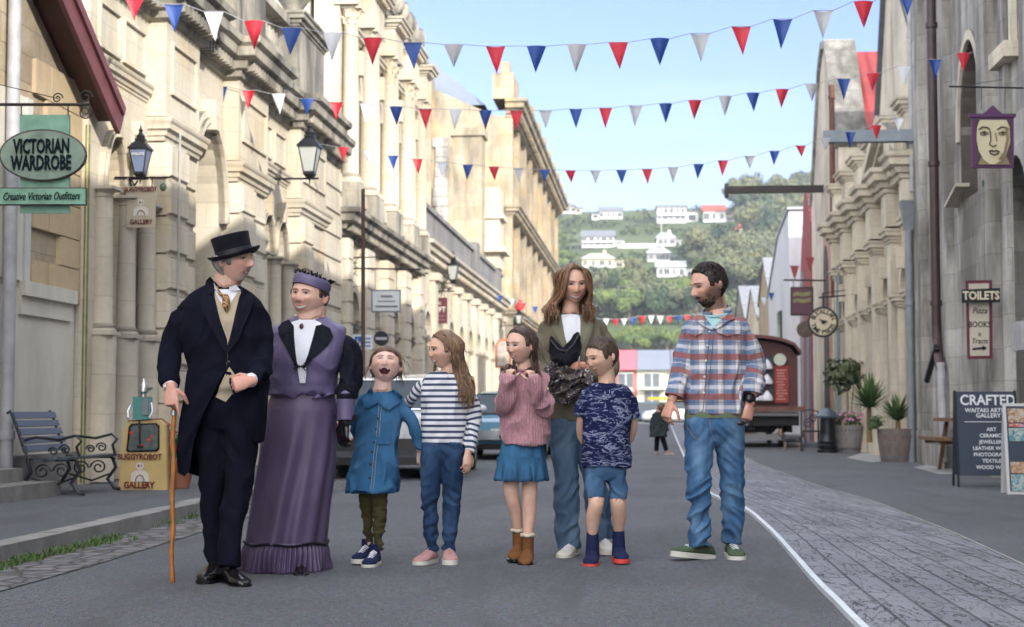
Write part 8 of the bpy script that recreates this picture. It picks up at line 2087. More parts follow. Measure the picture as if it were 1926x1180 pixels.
def rightsigns():
    X=4.62
    # face sign
    Y=18.6;p=onY(1867,258,Y);pur=plain('sign_purple',(.075,.018,.085),.6,var=.2);r=thing('hanging_sign','purple framed hanging sign with a painted woman\'s face','shop sign',tuple(p))
    board(r,'frame',Y,[(1828,216),(1907,216),(1907,316),(1828,316)],.05,pur);board(r,'pediment',Y,[(1846,217),(1889,217),(1867,198)],.05,pur);board(r,'ledge',Y-.02,[(1824,214),(1911,214),(1911,220),(1824,220)],.09,pur)
    board(r,'dark_ground',Y-.012,[(1835,224),(1901,224),(1901,310),(1835,310)],.01,[plain('hair_dark',(.05,.022,.035),.6)])
    fc=plain('painted_skin',(.50,.45,.30),.6,var=.14,nscale=5);sh=plain('painted_shadow',(.20,.16,.09),.6);dk=plain('painted_line',(.05,.035,.025),.6)
    face=[(1843,226),(1893,226),(1899,240),(1900,268),(1893,290),(1882,303),(1871,309),(1862,309),(1850,300),(1841,284),(1837,262),(1838,240)]
    board(r,'neck',Y-.02,[(1846,296),(1892,292),(1900,310),(1840,310)],.008,sh)
    board(r,'face',Y-.026,face,.008,fc)
    m=MB();z=Y-.034
    def tb(pts,rr): m.tube([onY(x,y,z) for x,y in pts],rr,6)
    for cx in(1851,1886):
        tb([(cx-10,244),(cx-3,239),(cx+6,240),(cx+11,244)],.009);tb([(cx-8,251),(cx,247.5),(cx+8,251)],.007);tb([(cx-7,253),(cx,255),(cx+7,252)],.004)
        m.sphere(onY(cx,251,z),(.016,.006,.014),8,6)
    tb([(1862,246),(1864,262),(1861,272),(1868,276),(1874,273)],.007);tb([(1860,285),(1866,283),(1869,285),(1873,283),(1880,286)],.010);tb([(1862,288),(1870,292),(1878,288)],.009)
    obj('face_lines',m,dk,r)
    m=MB();tb([(1893,240),(1895,262),(1890,286),(1880,300)],.016);tb([(1872,250),(1875,266)],.008);obj('face_shading',m,sh,r)
    m=MB();m.tube([onY(1785,163,Y),onY(1925,166,Y)],.011,6);m.tube([onY(1846,163,Y),onY(1846,206,Y)],.005,5);m.tube([onY(1890,164,Y),onY(1890,206,Y)],.005,5);m.tube([onY(1885,150,Y),onY(1800,163,Y)],.004,5);obj('bracket',m,M['iron'],r)
    # TOILETS + directory board
    Y=20.6;p=onY(1845,556,Y);wh=plain('sign_ivory',(.66,.60,.45),.6);r=thing('toilets_sign','small black wall sign reading TOILETS above the narrow directory board','sign',tuple(p))
    board(r,'panel',Y,[(1809,545),(1881,542),(1881,569),(1809,570)],.03,M['iron']);ptext(r,'TOILETS',1845,557,Y,15.5,wh,.03,0,.83)
    Y=20.72;p=onY(1842,600,Y);r=thing('directory_board','narrow maroon framed board listing BOOKS with an arrow, under TOILETS','sign',tuple(p))
    mar=plain('maroon_frame',(.11,.012,.03),.5);board(r,'frame',Y,[(1816,528),(1866,527),(1867,675),(1820,676)],.03,mar);board(r,'panel',Y-.008,[(1822,534),(1860,533),(1861,669),(1825,670)],.015,[plain('board_cream',(.50,.46,.38),.7,var=.1)])
    ptext(r,'Pizza',1842,585,Y,11,M['black'],0,.3,.9);ptext(r,'BOOKS',1842,611,Y,11,M['black'],.01,0,.8);ptext(r,'II',1842,630,Y,7,M['black']);ptext(r,'Tracts',1842,642,Y,10,M['black'],0,.25,.85)
    board(r,'arrow',Y-.014,[(1829,655),(1848,653),(1848,650),(1857,655),(1848,660),(1848,657),(1829,659)],.008,M['black'])
    # CRAFTED A-board
    a=G(1806,917);b=G(1916,917)
    def aboard(px0,px1,py,top,label,facecol,fr=None,lean=.10,name='a_board'):
        g=G((px0+px1)/2,py);s=FPX/((g-CAM).dot(FWD));w=(px1-px0)/s;h=(py-top)/s
        return thing(name,label,'sandwich board',(g.x,g.y,.004),PSI-.10),w,h,s
    navy=plain('chalk_navy',(.020,.032,.060),.6,var=.15);lt=plain('chalk_white',(.62,.64,.68),.7)
    r,w,h,s=aboard(1798,1912,916,736,'navy blue sandwich board reading CRAFTED, Waitaki Artists Gallery',None)
    L=.16
    def leaf(sg,mat,nm):
        m=MB();Mx=Matrix.Translation((0,sg*L,0))@Matrix.Rotation(sg*math.atan2(L,h),4,'X');m.obox(Mx@Matrix.Translation((0,0,h*.56)),w,.018,h*.88);obj(nm,m,mat,r,world=False);return Mx
    Mx=leaf(-1,navy,'front_panel');leaf(1,navy,'back_panel')
    for sx in(-1,1):
        for sg in(-1,1):
            m=MB();m.tube([(sx*(w/2-.01),sg*(L+.015),0),(sx*(w/2-.01),sg*.012,h)],.014,6);obj('leg',m,M['iron'],r,world=False)
    def tx(s_,u,v,size,bold=.0,sx=1.0):
        T=Mx@Matrix.Translation((u*w,-.011,h*v))@Matrix.Rotation(PI/2,4,'X')
        c=bpy.data.curves.new('t','FONT');c.body=s_;c.size=size;c.extrude=.001;c.offset=bold*size;c.align_x='CENTER';c.align_y='CENTER'
        o=bpy.data.objects.new('t',c);COL.objects.link(o);dg=bpy.context.evaluated_depsgraph_get();dg.update();me=bpy.data.meshes.new_from_object(o.evaluated_get(dg));bpy.data.objects.remove(o);bpy.data.curves.remove(c)
        me.transform(Matrix.Scale(sx,4,V((1,0,0))));me.transform(T);me.materials.clear();me.materials.append(lt);ob=bpy.data.objects.new('lettering',me);COL.objects.link(ob);ob.parent=r
    tx('CRAFTED',.04,.905,.165,.02,.88);tx('WAITAKI ARTISTS',.04,.80,.068,.02,.95);tx('GALLERY',.04,.745,.068,.02,1)
    for i,t in enumerate(('ART','CERAMICS','JEWELLERY','LEATHER WORK','PHOTOGRAPHY','TEXTILES','WOOD WARE')): tx(t,.08,.60-.066*i,.058,.02,1)
    m=MB();m.obox(Mx@Matrix.Translation((.04*w,-.012,h*.68)),w*.78,.004,.007);obj('rule_line',m,lt,r,world=False)
    r2,w2,h2,s2=aboard(1890,2000,930,758,'white framed sandwich board with colourful photographs at the right edge',None)
    fr=plain('board_frame',(.50,.50,.52),.4)
    for sg in(-1,1):
        Mx=Matrix.Translation((0,sg*L,0))@Matrix.Rotation(sg*math.atan2(L,h2),4,'X')
        m=MB();m.obox(Mx@Matrix.Translation((0,0,h2*.5)),w2,.025,h2);obj('panel',m,fr,r2,world=False)
        if sg<0:
            m=MB();m.obox(Mx@Matrix.Translation((0,-.013,h2*.5)),w2-.06,.006,h2-.06);obj('poster_ground',m,navy,r2,world=False)
            cols=[(.30,.16,.07),(.45,.07,.06),(.07,.25,.30),None,(.35,.20,.10),(.10,.28,.35)];hh=[.17,.05,.16,.22,.14,.20];z=h2-.05
            for i,(c,q) in enumerate(zip(cols,hh)):
                q=q*h2*.98
                if c:
                    t=NT('photo_print%d'%i);n=t.noise(t.coord(),14+i*3,5,.7,1.0);mt=t.fin(t.ramp(n,[(.3,tuple(k*.3 for k in c)),(.48,c),(.6,(.5,.45,.4)),(.7,tuple(k*.6 for k in c[::-1]))]),.3)
                    m=MB();m.obox(Mx@Matrix.Translation((0,-.018,z-q/2)),w2-.09,.006,q-.012);obj('photograph',m,mt,r2,world=False)
                else:
                    pass
                z-=q
    # picnic table at the edge
    g=G(1782,890);r=thing('picnic_table','brown wooden picnic table end beside the navy sandwich board','table',(g.x+.35,g.y,.004))
    for dy,nm in((0,'leg'),(1.2,'leg')):
        m=MB();m.beam((g.x+.10,g.y+dy,0),(g.x+.22,g.y+dy,.72),.09,.05);obj('leg',m,M['wood'],r);m=MB();m.beam((g.x+.75,g.y+dy,0),(g.x+.60,g.y+dy,.72),.09,.05);obj('leg',m,M['wood'],r);m=MB();m.box(g.x-.1,g.x+.9,g.y+dy-.03,g.y+dy+.03,.40,.47);obj('cross_beam',m,M['wood'],r)
    m=MB();m.box(g.x+.05,g.x+.8,g.y-.15,g.y+1.35,.72,.77);obj('table_top',m,M['wood'],r)
    m=MB();m.box(g.x-.18,g.x+.06,g.y-.15,g.y+1.35,.45,.50);obj('seat',m,M['wood'],r)
    # round clock-like sign
    Y=36.5;p=onY(1548,606,Y);r=thing('round_sign','round cream hanging sign with black rim and lettering in a circle','shop sign',tuple(p))
    C=lambda q,n=40:[(1548+q*cos(2*PI*i/n),606-q*sin(2*PI*i/n)) for i in range(n)]
    board(r,'rim',Y,C(29),.08,M['iron']);board(r,'face',Y-.02,C(25),.03,[plain('clock_cream',(.55,.48,.36),.6)])
    rad=(onY(1548,606,Y)-onY(1548,586.5,Y)).length
    for s_,sg in(('BUCALLAN',1),('TIME PIECES',-1)):
        n=len(s_);span=2.3 if sg>0 else 2.5
        for i,ch in enumerate(s_):
            if ch==' ':continue
            a=(PI/2+span/2-span*i/(n-1)) if sg>0 else (-PI/2-span/2+span*i/(n-1))
            rot=a-PI/2 if sg>0 else a+PI/2
            c=p+V((rad*cos(a),-.03,rad*sin(a)));text(r,ch,Matrix.Translation(c)@Matrix.Rotation(PI/2,4,'X')@Matrix.Rotation(rot,4,'Z'),.15,M['black'],.003,.01)
    m=MB();c=p+V((0,-.05,0));m.tube([c+V((.09,0,.02)),c+V((-.02,0,.0)),c+V((-.08,0,.07))],.016,5);m.sphere(c,(.05,.01,.05),10,6);obj('hands',m,M['iron2'],r)
    m=MB();m.tube([onY(1548,577,Y),onY(1548,552,Y)],.02,6);m.tube([onY(1540,560,Y),onY(1590,556,Y)],.02,6);m.tube([onY(1546,552,Y),onY(1600,545,Y)],.012,6);obj('bracket',m,M['iron'],r)
    Y=41;p=onY(1508,566,Y);r=thing('hanging_sign','dark maroon hanging sign with faded olive scroll under an iron bar','shop sign',tuple(p))
    board(r,'frame',Y,[(1487,540),(1530,540),(1530,594),(1487,594)],.06,M['iron2']);board(r,'panel',Y-.015,[(1490,543),(1527,543),(1527,591),(1490,591)],.03,[plain('dark_maroon',(.10,.035,.06),.6,var=.2)])
    for y in(549,561): board(r,'scroll',Y-.03,[(1492,y+3),(1500,y),(1510,y+2),(1525,y-1),(1525,y+7),(1510,y+10),(1500,y+7),(1492,y+10)],.012,[plain('olive_scroll',(.20,.19,.09),.7,var=.3,nscale=6)])
    m=MB();m.tube([onY(1474,527,Y),onY(1553,528,Y)],.025,6);m.tube([onY(1492,528,Y),onY(1492,541,Y)],.01,5);m.tube([onY(1526,528,Y),onY(1526,541,Y)],.01,5)
    obj('bracket',m,M['iron2'],r)
    for x in(1495,1524):
        m=MB();q=[onY(x-9,500 if x<1500 else 484,Y),onY(x+8,500 if x<1500 else 484,Y),onY(x,527 if x<1500 else 514,Y)];m.add(q+[k+V((0,.03,0)) for k in q],[(0,1,2),(5,4,3),(0,3,4,1),(1,4,5,2),(2,5,3,0)]);single('finial',m,[plain('finial_red',(.22,.03,.04),.6)],'red triangular finial above the iron bar, '+('left' if x<1500 else 'right')+' one','ornament',tuple(q[0]))
    Y=39;p=onY(1514,620,Y);m=MB();m.lathe([(.0,0),(.20,0),(.20,.04),(.15,.05),(0,.05)],24,Matrix.Translation(p)@Matrix.Rotation(PI/2,4,'X'));single('disc_sign',m,[plain('brown_disc',(.11,.075,.06),.7,var=.5,nscale=8)],'brown round disc hanging left of the cream round sign','shop sign',tuple(p))
def barrel(px,py,rad_px,h_px,mat,label):
    g=G(px,py);s=FPX/((g-CAM).dot(FWD));R_=rad_px/s;H=h_px/s
    r=thing('barrel_planter',label,'planter',(g.x,g.y,.004));T=Matrix.Translation((g.x,g.y,0));m=MB()
    n=22;prof=[(R_*.82,.005),(R_*.92,H*.4),(R_*.99,H*.8),(R_,H),(R_*.93,H),(R_*.92,H*.86)]
    for i in range(n):
        a=2*PI*i/n;b=2*PI*(i+.97)/n;m.lathe(prof,2,T@Matrix.Rotation(a,4,'Z'),a0=0,a1=b-a,smooth=False)
    obj('staves',m,mat,r)
    for z in(.14,.52,.84):
        m=MB();q=R_*(.82+.17*z);m.lathe([(q*1.012,H*(z-.05)),(q*1.03,H*(z-.045)),(q*1.035,H*(z+.04)),(q*1.015,H*(z+.045))],28,T);obj('hoop',m,[plain('hoop',(.15,.155,.17),.6,.4,var=.3)],r)
    m=MB();m.lathe([(0,H*.86),(R_*.92,H*.84)],20,T);obj('soil',m,[plain('soil',(.05,.035,.025),.95)],r);return g,s,R_,H
def spiky(mb,c,n,L,rg,up=.35):
    for i in range(n):
        a=rg.uniform(0,2*PI);e=rg.uniform(up,1.5);l=L*rg.uniform(.7,1.1);d=V((cos(a)*cos(e),sin(a)*cos(e),sin(e)));sd=V((-sin(a),cos(a),0));w=.022+.014*rg.random()
        pts=[];droop=.22*(1.3-e)
        for k in range(6):
            t=k/5;p=V(c)+d*l*t+V((0,0,-droop*l*t*t));pts.append((p-sd*w*(1-t)**.6*(1 if k else .6),p+sd*w*(1-t)**.6*(1 if k else .6)))
        vs=[q for pr in pts for q in pr];mb.add(vs,[(2*k,2*k+1,2*k+3,2*k+2) for k in range(5)])
def plants():
    rg=random.Random(12);old=plain('old_staves',(.17,.135,.125),.85,var=.4,nscale=10,bump=.4);pale=plain('pale_staves',(.27,.255,.25),.85,var=.3,nscale=10,bump=.4)
    yl=leafmat('spiky_leaves',(.035,.085,.03),(.10,.17,.06))
    g,s,R_,H=barrel(1690,869,39,62,old,'nearest dark half barrel planter with spiky leaves by the blue grey pipe')
    r=thing('yucca','spiky yucca with a short trunk growing in the nearest half barrel','plant',(g.x,g.y,H));m=MB();c=(g.x,g.y,H*.95+.16);spiky(m,c,120,.50,rg);obj('leaves',m,yl,r,fix=False);m=MB();m.tube([(g.x,g.y,H*.8),c],[.05,.04],8);obj('trunk',m,plain('yucca_trunk',(.22,.14,.07),.9),r)
    r=thing('yucca','larger spiky yucca behind, rising from the pale small barrel','plant',(g.x-.42,g.y+1.3,H));m=MB();c=(g.x-.28,g.y+1.5,.92);spiky(m,c,150,.66,rg,.15);obj('leaves',m,yl,r,fix=False);m=MB();m.tube([(g.x-.28,g.y+1.5,.3),c],[.05,.04],8);obj('trunk',m,plain('yucca_trunk',(.22,.14,.07),.9),r)
    r=thing('shrub','low dark leafy shrub spilling over the left side of the nearest barrel','shrub',(g.x-.2,g.y-.15,H));m=MB();leafcrown(m,(g.x-.30,g.y-.15,H+.05),.26,.22,.20,360,.03,rg,5);obj('leaves',m,M['leaf'],r,fix=False)
    m=MB();m.box(g.x+.36,g.x+.56,g.y+.05,g.y+.3,0,.19);single('brick_block',m,[plain('brick_red',(.30,.085,.045),.8,var=.3)],'small red brick block beside the nearest barrel','brick',(g.x+.46,g.y+.2,0))
    barrel(1640,848,22,58,pale,'pale small half barrel between the flower barrel and the spiky one')
    g,s,R_,H=barrel(1594,851,31,50,pale,'grey half barrel planter with pink flowers beside the black bin')
    r=thing('flower_bush','mound of green leaves with pink flowers in the grey barrel','plant',(g.x,g.y,H));m=MB();leafcrown(m,(g.x,g.y,H+.10),.42,.34,.22,700,.032,rg,7);obj('leaves',m,M['leaf'],r,fix=False)
    m=MB()
    for i in range(26): m.sphere((g.x+rg.uniform(-.42,.42),g.y-.3+rg.uniform(-.05,.1),H+.10+rg.uniform(-.05,.18)),.028,6,5)
    obj('flowers',m,[plain('pink_flower',(.62,.25,.42),.6)],r)
    r=thing('standard_tree','small standard tree with glossy dark leaves growing above the pink flower barrel','tree',(g.x,g.y,H));m=MB();leafcrown(m,(g.x+.08,g.y+.1,1.60),.62,.5,.50,620,.075,rg,12);obj('crown',m,leafmat('bay_leaves',(.03,.055,.03),(.12,.14,.085)),r,fix=False)
    m=MB();m.tube([(g.x,g.y+.1,H*.8),(g.x+.03,g.y+.1,.9),(g.x+.03,g.y+.1,1.5)],[.03,.025,.015],7);m.tube([(g.x+.06,g.y+.1,.5),(g.x+.12,g.y+.1,1.0),(g.x+.16,g.y+.1,1.5)],[.02,.015,.01],6);obj('trunk',m,plain('bay_trunk',(.25,.2,.17),.9),r)
    # bin
    g=G(1557,852);s=FPX/((g-CAM).dot(FWD));T=Matrix.Translation((g.x,g.y,0));r=thing('litter_bin','black cast litter bin with a pyramid lid beside the flower barrel','litter bin',(g.x,g.y,.004))
    m=MB();m.lathe([(.22,0),(.22,.06),(.19,.08),(.205,.12),(.205,.16),(.185,.18),(.20,.22),(.20,.25),(.175,.28),(.16,.40),(.155,.72)],20,T);obj('body',m,M['iron'],r)
    m=MB();m.lathe([(.26,.72),(.27,.76),(.10,.90),(.0,.93)],8,T,smooth=False);obj('lid',m,[plain('bin_lid',(.06,.08,.11),.35)],r)
    # iron seat
    g=G(1527,850);r=thing('iron_seat','small black scrolled iron seat left of the litter bin','seat',(g.x,g.y,.004));m=MB()
    m.box(g.x-.2,g.x+.2,g.y,g.y+.4,.42,.45);obj('seat',m,M['iron'],r);m=MB()
    for dx in(-.18,.18): m.tube([(g.x+dx,g.y,.42),(g.x+dx*.7,g.y-.02,.2),(g.x+dx*1.2,g.y-.05,0)],.016,6);m.tube([(g.x+dx,g.y+.4,.0),(g.x+dx,g.y+.4,.85)],.016,6)
    ironscroll(m,(g.x-.08,g.y-.02,.6),.11,1.5,.012);ironscroll(m,(g.x+.08,g.y+.4,.7),.10,1.4,.012);m.tube([(g.x-.18,g.y+.4,.85),(g.x,g.y+.4,.9),(g.x+.18,g.y+.4,.85)],.014,6);obj('frame',m,M['iron'],r)
def wagon():
    g=G(1455,842);Y=g.y;x0=onY(1330,700,Y).x;x1=onY(1500,700,Y).x;W=x1-x0;cx=(x0+x1)/2;D=5.2
    red=plain('wagon_red',(.085,.02,.02),.55,var=.3,nscale=4);dk=plain('wagon_dark',(.012,.011,.012),.7)
    z=lambda py:onY(1455,py,Y).z
    r=thing('wagon','dark red wooden railway wagon shop with an arched roof and red menu board','wagon',(cx,Y,0))
    zt=z(672);zd=z(765);za=z(640)
    m=MB();arc=[(x0+W*i/14,zt+ (za-zt)*math.sqrt(max(0,1-(2*i/14-1)**2))) for i in range(15)]
    pts=[(x0,zd),(x1,zd)]+arc[::-1];n=len(pts)
    m.add([(x,Y,q) for x,q in pts]+[(x,Y+D,q) for x,q in pts],[tuple(range(n)),tuple(range(2*n-1,n-1,-1))]+[(i,n+i,n+(i+1)%n,(i+1)%n) for i in range(n)]);obj('body',m,red,r)
    m=MB();rings=[]
    for yy in(Y-.28,Y+D): rings.append([V((cx+(x-cx)*1.06,yy,q+.05)) for x,q in arc]+[V((cx+(x-cx)*1.08,yy,q+.12)) for x,q in arc[::-1]])
    m.ring(rings,smooth=False);obj('roof',m,[plain('wagon_roof',(.13,.045,.045),.6,var=.2)],r)
    m=MB();m.box(x0-.06,x1+.12,Y-.5,Y+.02,zd-.12,zd);obj('deck',m,[plain('deck_edge',(.16,.075,.055),.7,var=.4)],r)
    m=MB();m.box(x0,x1,Y-.3,Y+D,zd-.45,zd-.13);m.box(x0+.15,x1-.1,Y+.4,Y+D,.35,zd-.4);obj('chassis',m,dk,r)
    m=MB();m.box(x0,x1,Y-.42,Y-.32,.18,.32);m.box(x0,x1,Y-.45,Y-.35,.75,.82);obj('buffer_beam',m,[plain('grey_beam2',(.20,.20,.21),.7)],r)
    for x in(x0+.35,x1-.35):
        for yy in(Y+.7,Y+D-.8): m=MB();m.lathe([(.0,-.06),(.40,-.06),(.42,0),(.38,.06),(0,.06)],22,Matrix.Translation((x,yy,.42))@Matrix.Rotation(PI/2,4,'Y'));obj('wheel',m,dk,r)
    X_=lambda px:onY(px,700,Y).x
    m=MB();m.box(X_(1404),X_(1455),Y-.03,Y,z(758),z(668));o=obj('window',m,[plain('wagon_glass',(.06,.07,.08),.1)],r)
    m=MB()
    for px in(1438,1455): m.box(X_(px)-.015,X_(px)+.015,Y-.05,Y-.03,z(758),z(668))
    for py in(668,697,725,758): m.box(X_(1404),X_(1455),Y-.05,Y-.03,z(py)-.02,z(py)+.02)
    obj('window_frame',m,red,o)
    for py in(693,721,752):
        for px in(1424,1442): m=MB();m.lathe([(.13,-.0),(.14,.05),(.10,.13),(.03,.22),(.0,.24)],8,Matrix.Translation((X_(px),Y-.12,z(py)-.02)));obj('goods_bag',m,M['white_cloth'],o)
    m=MB();m.box(X_(1457),X_(1482),Y-.08,Y-.04,z(758),z(688));o=obj('menu_board',m,[plain('menu_red',(.30,.035,.03),.6,var=.15)],r)
    m=MB();rg=random.Random(1)
    for i in range(11):
        zz=z(697+i*5.4);a=X_(1459+rg.random()*3);b=X_(1472+rg.random()*8);m.box(a,b,Y-.09,Y-.081,zz-.011,zz+.011)
    obj('chalk_lines',m,[plain('chalk_pink',(.55,.30,.27),.7)],o)
    m=MB();m.lathe([(0,0),(.145,0),(.145,.03),(0,.03)],24,Matrix.Translation((X_(1466.5),Y-.10,z(677)))@Matrix.Rotation(PI/2,4,'X'));obj('round_plate',m,[plain('plate_green_white',(.50,.55,.46),.5)],r)
    m=MB();m.lathe([(0,0),(.095,0),(.095,.03),(0,.03)],20,Matrix.Translation((X_(1489),Y-.02,z(712)))@Matrix.Rotation(PI/2,4,'X'));obj('small_plate',m,[plain('plate_white',(.52,.50,.50),.5)],r)
    m=MB();m.box(x1-.22,x1,Y-.06,Y,zd,zt);obj('corner_post',m,red,r)
    # dog
    g=G(1482,847);s=FPX/((g-CAM).dot(FWD));r=thing('dog','small grey and tan terrier standing side on in front of the red wagon','dog',(g.x,g.y,.004),PSI)
    m=MB();P=lambda x,z_,d=0:V(((x-1482)/s,d,(847-z_)/s))
    m.tube([P(1475,827),P(1482,826),P(1492,826),P(1502,826),P(1506,826)],[(.085,.08),(.095,.085),(.085,.075),(.085,.075),(.06,.05)],14)
    m.tube([P(1476,824),P(1470,818),P(1466,813)],[.075,.06,.055],10);m.tube([P(1466,811),P(1462,813),P(1458,816),P(1456,817)],[.062,.052,.036,.02],10)
    for sg in(-1,1): m.tube([P(1468,808,sg*.035),P(1470,811,sg*.05),P(1471,815,sg*.055)],[.02,.028,.012],8)
    for sg in(-1,1):
        dx=2 if sg>0 else 0
        m.tube([P(1476+dx*1.5,830,sg*.05),P(1476+dx*2,838,sg*.05),P(1475+dx*2,846,sg*.05),P(1473+dx*2,846.5,sg*.05)],[.045,.028,.022,.018],8)
        m.tube([P(1500+dx,828,sg*.05),P(1499+dx,835,sg*.05),P(1504+dx,839,sg*.05),P(1502+dx,846,sg*.05),P(1500+dx,846.5,sg*.05)],[.065,.045,.026,.02,.018],8)
    m.tube([P(1506,825),P(1510,821),P(1511,815)],[.025,.018,.01],8)
    me=fuse(m,.009,'dog_body',2);wrinkle(me,.008,(40,40,40),3,ridge=False);v=getv(me);c=np.tile(np.array((.055,.055,.062)),(len(v),1));zz=v[:,2];xx=v[:,0];k=((zz<.17)|((xx<-.14)&(zz>.2)))[:,None];c=np.where(k,np.array((.28,.22,.17)),c);k=((xx<-.23))[:,None];c=np.where(k,np.array((.35,.32,.28)),c);setcol(me,c);obj('body',me,M['hair'],r,world=False,sharp=0)
    m=MB();m.sphere(P(1455.6,816.5),.014,8,6);obj('nose',m,M['black'],r,world=False)
    for sg in(-1,1): m=MB();m.sphere(P(1463,810,sg*.045),.010,6,5);obj('eye',m,M['black'],r,world=False)
    # round millstone-ish pale disc by the man's leg
    g=G(1406,830);m=MB();m.lathe([(0,0),(.27,0),(.28,.05),(.27,.10),(0,.10)],28,Matrix.Translation((g.x,g.y-1,.45))@Matrix.Rotation(PI/2,4,'X'));single('wooden_disc',m,[plain('pale_disc',(.45,.37,.26),.7,var=.3)],'pale round wooden disc leaning by the wagon behind the bearded man','disc',(g.x,g.y-1,.45))
def car(cx,Y,W,H,L,paint,label,wagon=True,rz=0.0,low='',lights=(.25,.02,.02)):
    r=thing('parked_car',label,'car',(cx,Y+L/2,.004),rz);h=W/2
    # stations along y: (y, zbot, belt, halfwidth)
    def sec(y,w,zb,belt,rw,rt):
        P=[(-w*.90,zb),(-w,zb+.10),(-w*1.0,belt*.62),(-w*.97,belt),(-rw,rt-.07),(-rw*.72,rt),(rw*.72,rt),(rw,rt-.07),(w*.97,belt),(w*1.0,belt*.62),(w,zb+.10),(w*.90,zb)]
        return [V((x,y-L/2,z)) for x,z in P]
    bl=H*.60
    if wagon: st=[(.0,h*.93,.38,bl*.93,h*.90,bl*.95),(.04,h*.97,.26,bl,h*.90,bl+.02),(.16,h*.99,.24,bl,h*.78,H-.06),(.30,h,.24,bl,h*.77,H),(.62,h,.24,bl,h*.76,H-.01),(.78,h,.24,bl,h*.88,bl+.04),(.96,h*.96,.26,bl*.88,h*.84,bl*.90),(1,h*.85,.32,bl*.72,h*.74,bl*.74)]
    else: st=[(.0,h*.92,.40,bl*.86,h*.88,bl*.90),(.03,h*.97,.28,bl*.96,h*.88,bl*.98),(.18,h,.24,bl,h*.86,bl+.02),(.30,h,.24,bl,h*.72,H-.04),(.40,h,.24,bl,h*.70,H),(.58,h,.24,bl,h*.70,H-.01),(.72,h,.24,bl,h*.86,bl+.03),(.96,h*.96,.26,bl*.88,h*.84,bl*.9),(1,h*.85,.32,bl*.72,h*.74,bl*.74)]
    m=MB();m.ring([sec(y*L,*q) for y,*q in st],smooth=True);o=obj('body',m,paint,r,world=False,sharp=28)
    gl=plain('car_glass',(.035,.05,.065),.05,var=.1)
    i=[k for k,q in enumerate(st) if q[5]>H*.9][0];a=st[i-1];b=st[i]
    # rear screen
    def P(q,x,t,off=.012): # t 0 belt 1 roof on the slope between stations a,b
        y=(a[0]*(1-t)+b[0]*t)*L-L/2-off;z=a[5]*(1-t)+b[5]*t;return V((x,y,z+off*.3))
    m=MB();rows=[];
    for t in(.14,.35,.6,.8,.90):
        w=(a[4]*(1-t)+b[4]*t)*(.84 if .2<t<.85 else .76);rows.append([P(0,x*w/4,t) for x in range(-4,5)])
    m.ring(rows,closed=False,caps=False);obj('rear_window',m,gl,r,world=False,fix=True)
    m=MB();fr=[]
    for t in(.10,.93): fr.append([P(0,x*(a[4]*(1-t)+b[4]*t)*.87/4,t,.016) for x in range(-4,5)])
    m.tube(fr[0]+fr[1][::-1]+[fr[0][0]],.014,6);obj('window_trim',m,M['iron'] if not wagon else [plain('chrome',(.55,.55,.57),.2,.9)],r,world=False)
    for sg in(-1,1):
        m=MB();ya=st[i][0]*L-L/2+.1;yb=st[i+2][0]*L-L/2+.1;z0=bl+.06;z1=H-.11;xa=h*.955;xb=h*.80
        m.add([(sg*(xa+.005),ya-.15,z0),(sg*(xa+.005),yb+.3,z0),(sg*(xb+.012),yb,z1),(sg*(xb+.012),ya+.08,z1)],[(0,1,2,3)]);obj('side_window',m,gl,r,world=False,fix=False)
        m=MB();m.obox(Matrix.Translation((sg*h*.78,-L/2-.012,bl*.80)),h*.30,.04,.13);obj('tail_light',m,[plain('tail_red'+low,lights,.2)],r,world=False)
        for yy in(-L/2+.75,L/2-.8):
            m=MB();m.lathe([(.0,-.09),(.20,-.09),(.29,-.085),(.31,-.06),(.31,.06),(.29,.085),(.2,.09),(0,.09)],24,Matrix.Translation((sg*(h-.12),yy,.31))@Matrix.Rotation(PI/2,4,'Y'));w_=obj('wheel',m,[plain('tyre',(.015,.015,.016),.85)],r,world=False)
            m=MB();m.lathe([(.0,.092),(.16,.096),(.18,.088)],18,Matrix.Translation((sg*(h-.12),yy,.31))@Matrix.Rotation(sg*PI/2,4,'Y'));obj('rim',m,M['silver'],w_,world=False)
        m=MB();m.sphere((sg*(h+.10),L*.16,bl+.08),(.09,.05,.06),10,8);obj('wing_mirror',m,paint,r,world=False)
    m=MB();m.ring([[V((x,-L/2-.10+.10*abs(x/h)**3,.36+q)) for x in [h*(k/6-1)*1.0 for k in range(13)]]+[V((x,-L/2+.05,.36+q)) for x in [h*(1-k/6) for k in range(13)]] for q in(0,.16)],smooth=False);obj('bumper',m,[plain('bumper_black',(.02,.02,.022),.5)] if wagon else [plain('chrome2',(.40,.42,.45),.25,.8)],r,world=False)
    m=MB();m.obox(Matrix.Translation((0,-L/2-.02,bl*.66)),.36,.02,.12);obj('number_plate',m,[plain('plate_pale',(.55,.56,.58),.5)],r,world=False)
    m=MB();m.box(-h*.9,h*.9,-L/2+.15,L/2-.15,.18,.34);obj('underbody',m,M['black'],r,world=False)
    m=MB();m.tube([(h*.5,-L/2-.02,.24),(h*.5,-L/2+.4,.26)],.03,8);m.tube([(0,-L/2-.16,.40),(0,-L/2+.1,.36)],.02,6);m.sphere((0,-L/2-.16,.42),.028,8,6);obj('tow_bar',m,M['iron'],r,world=False)
    return r
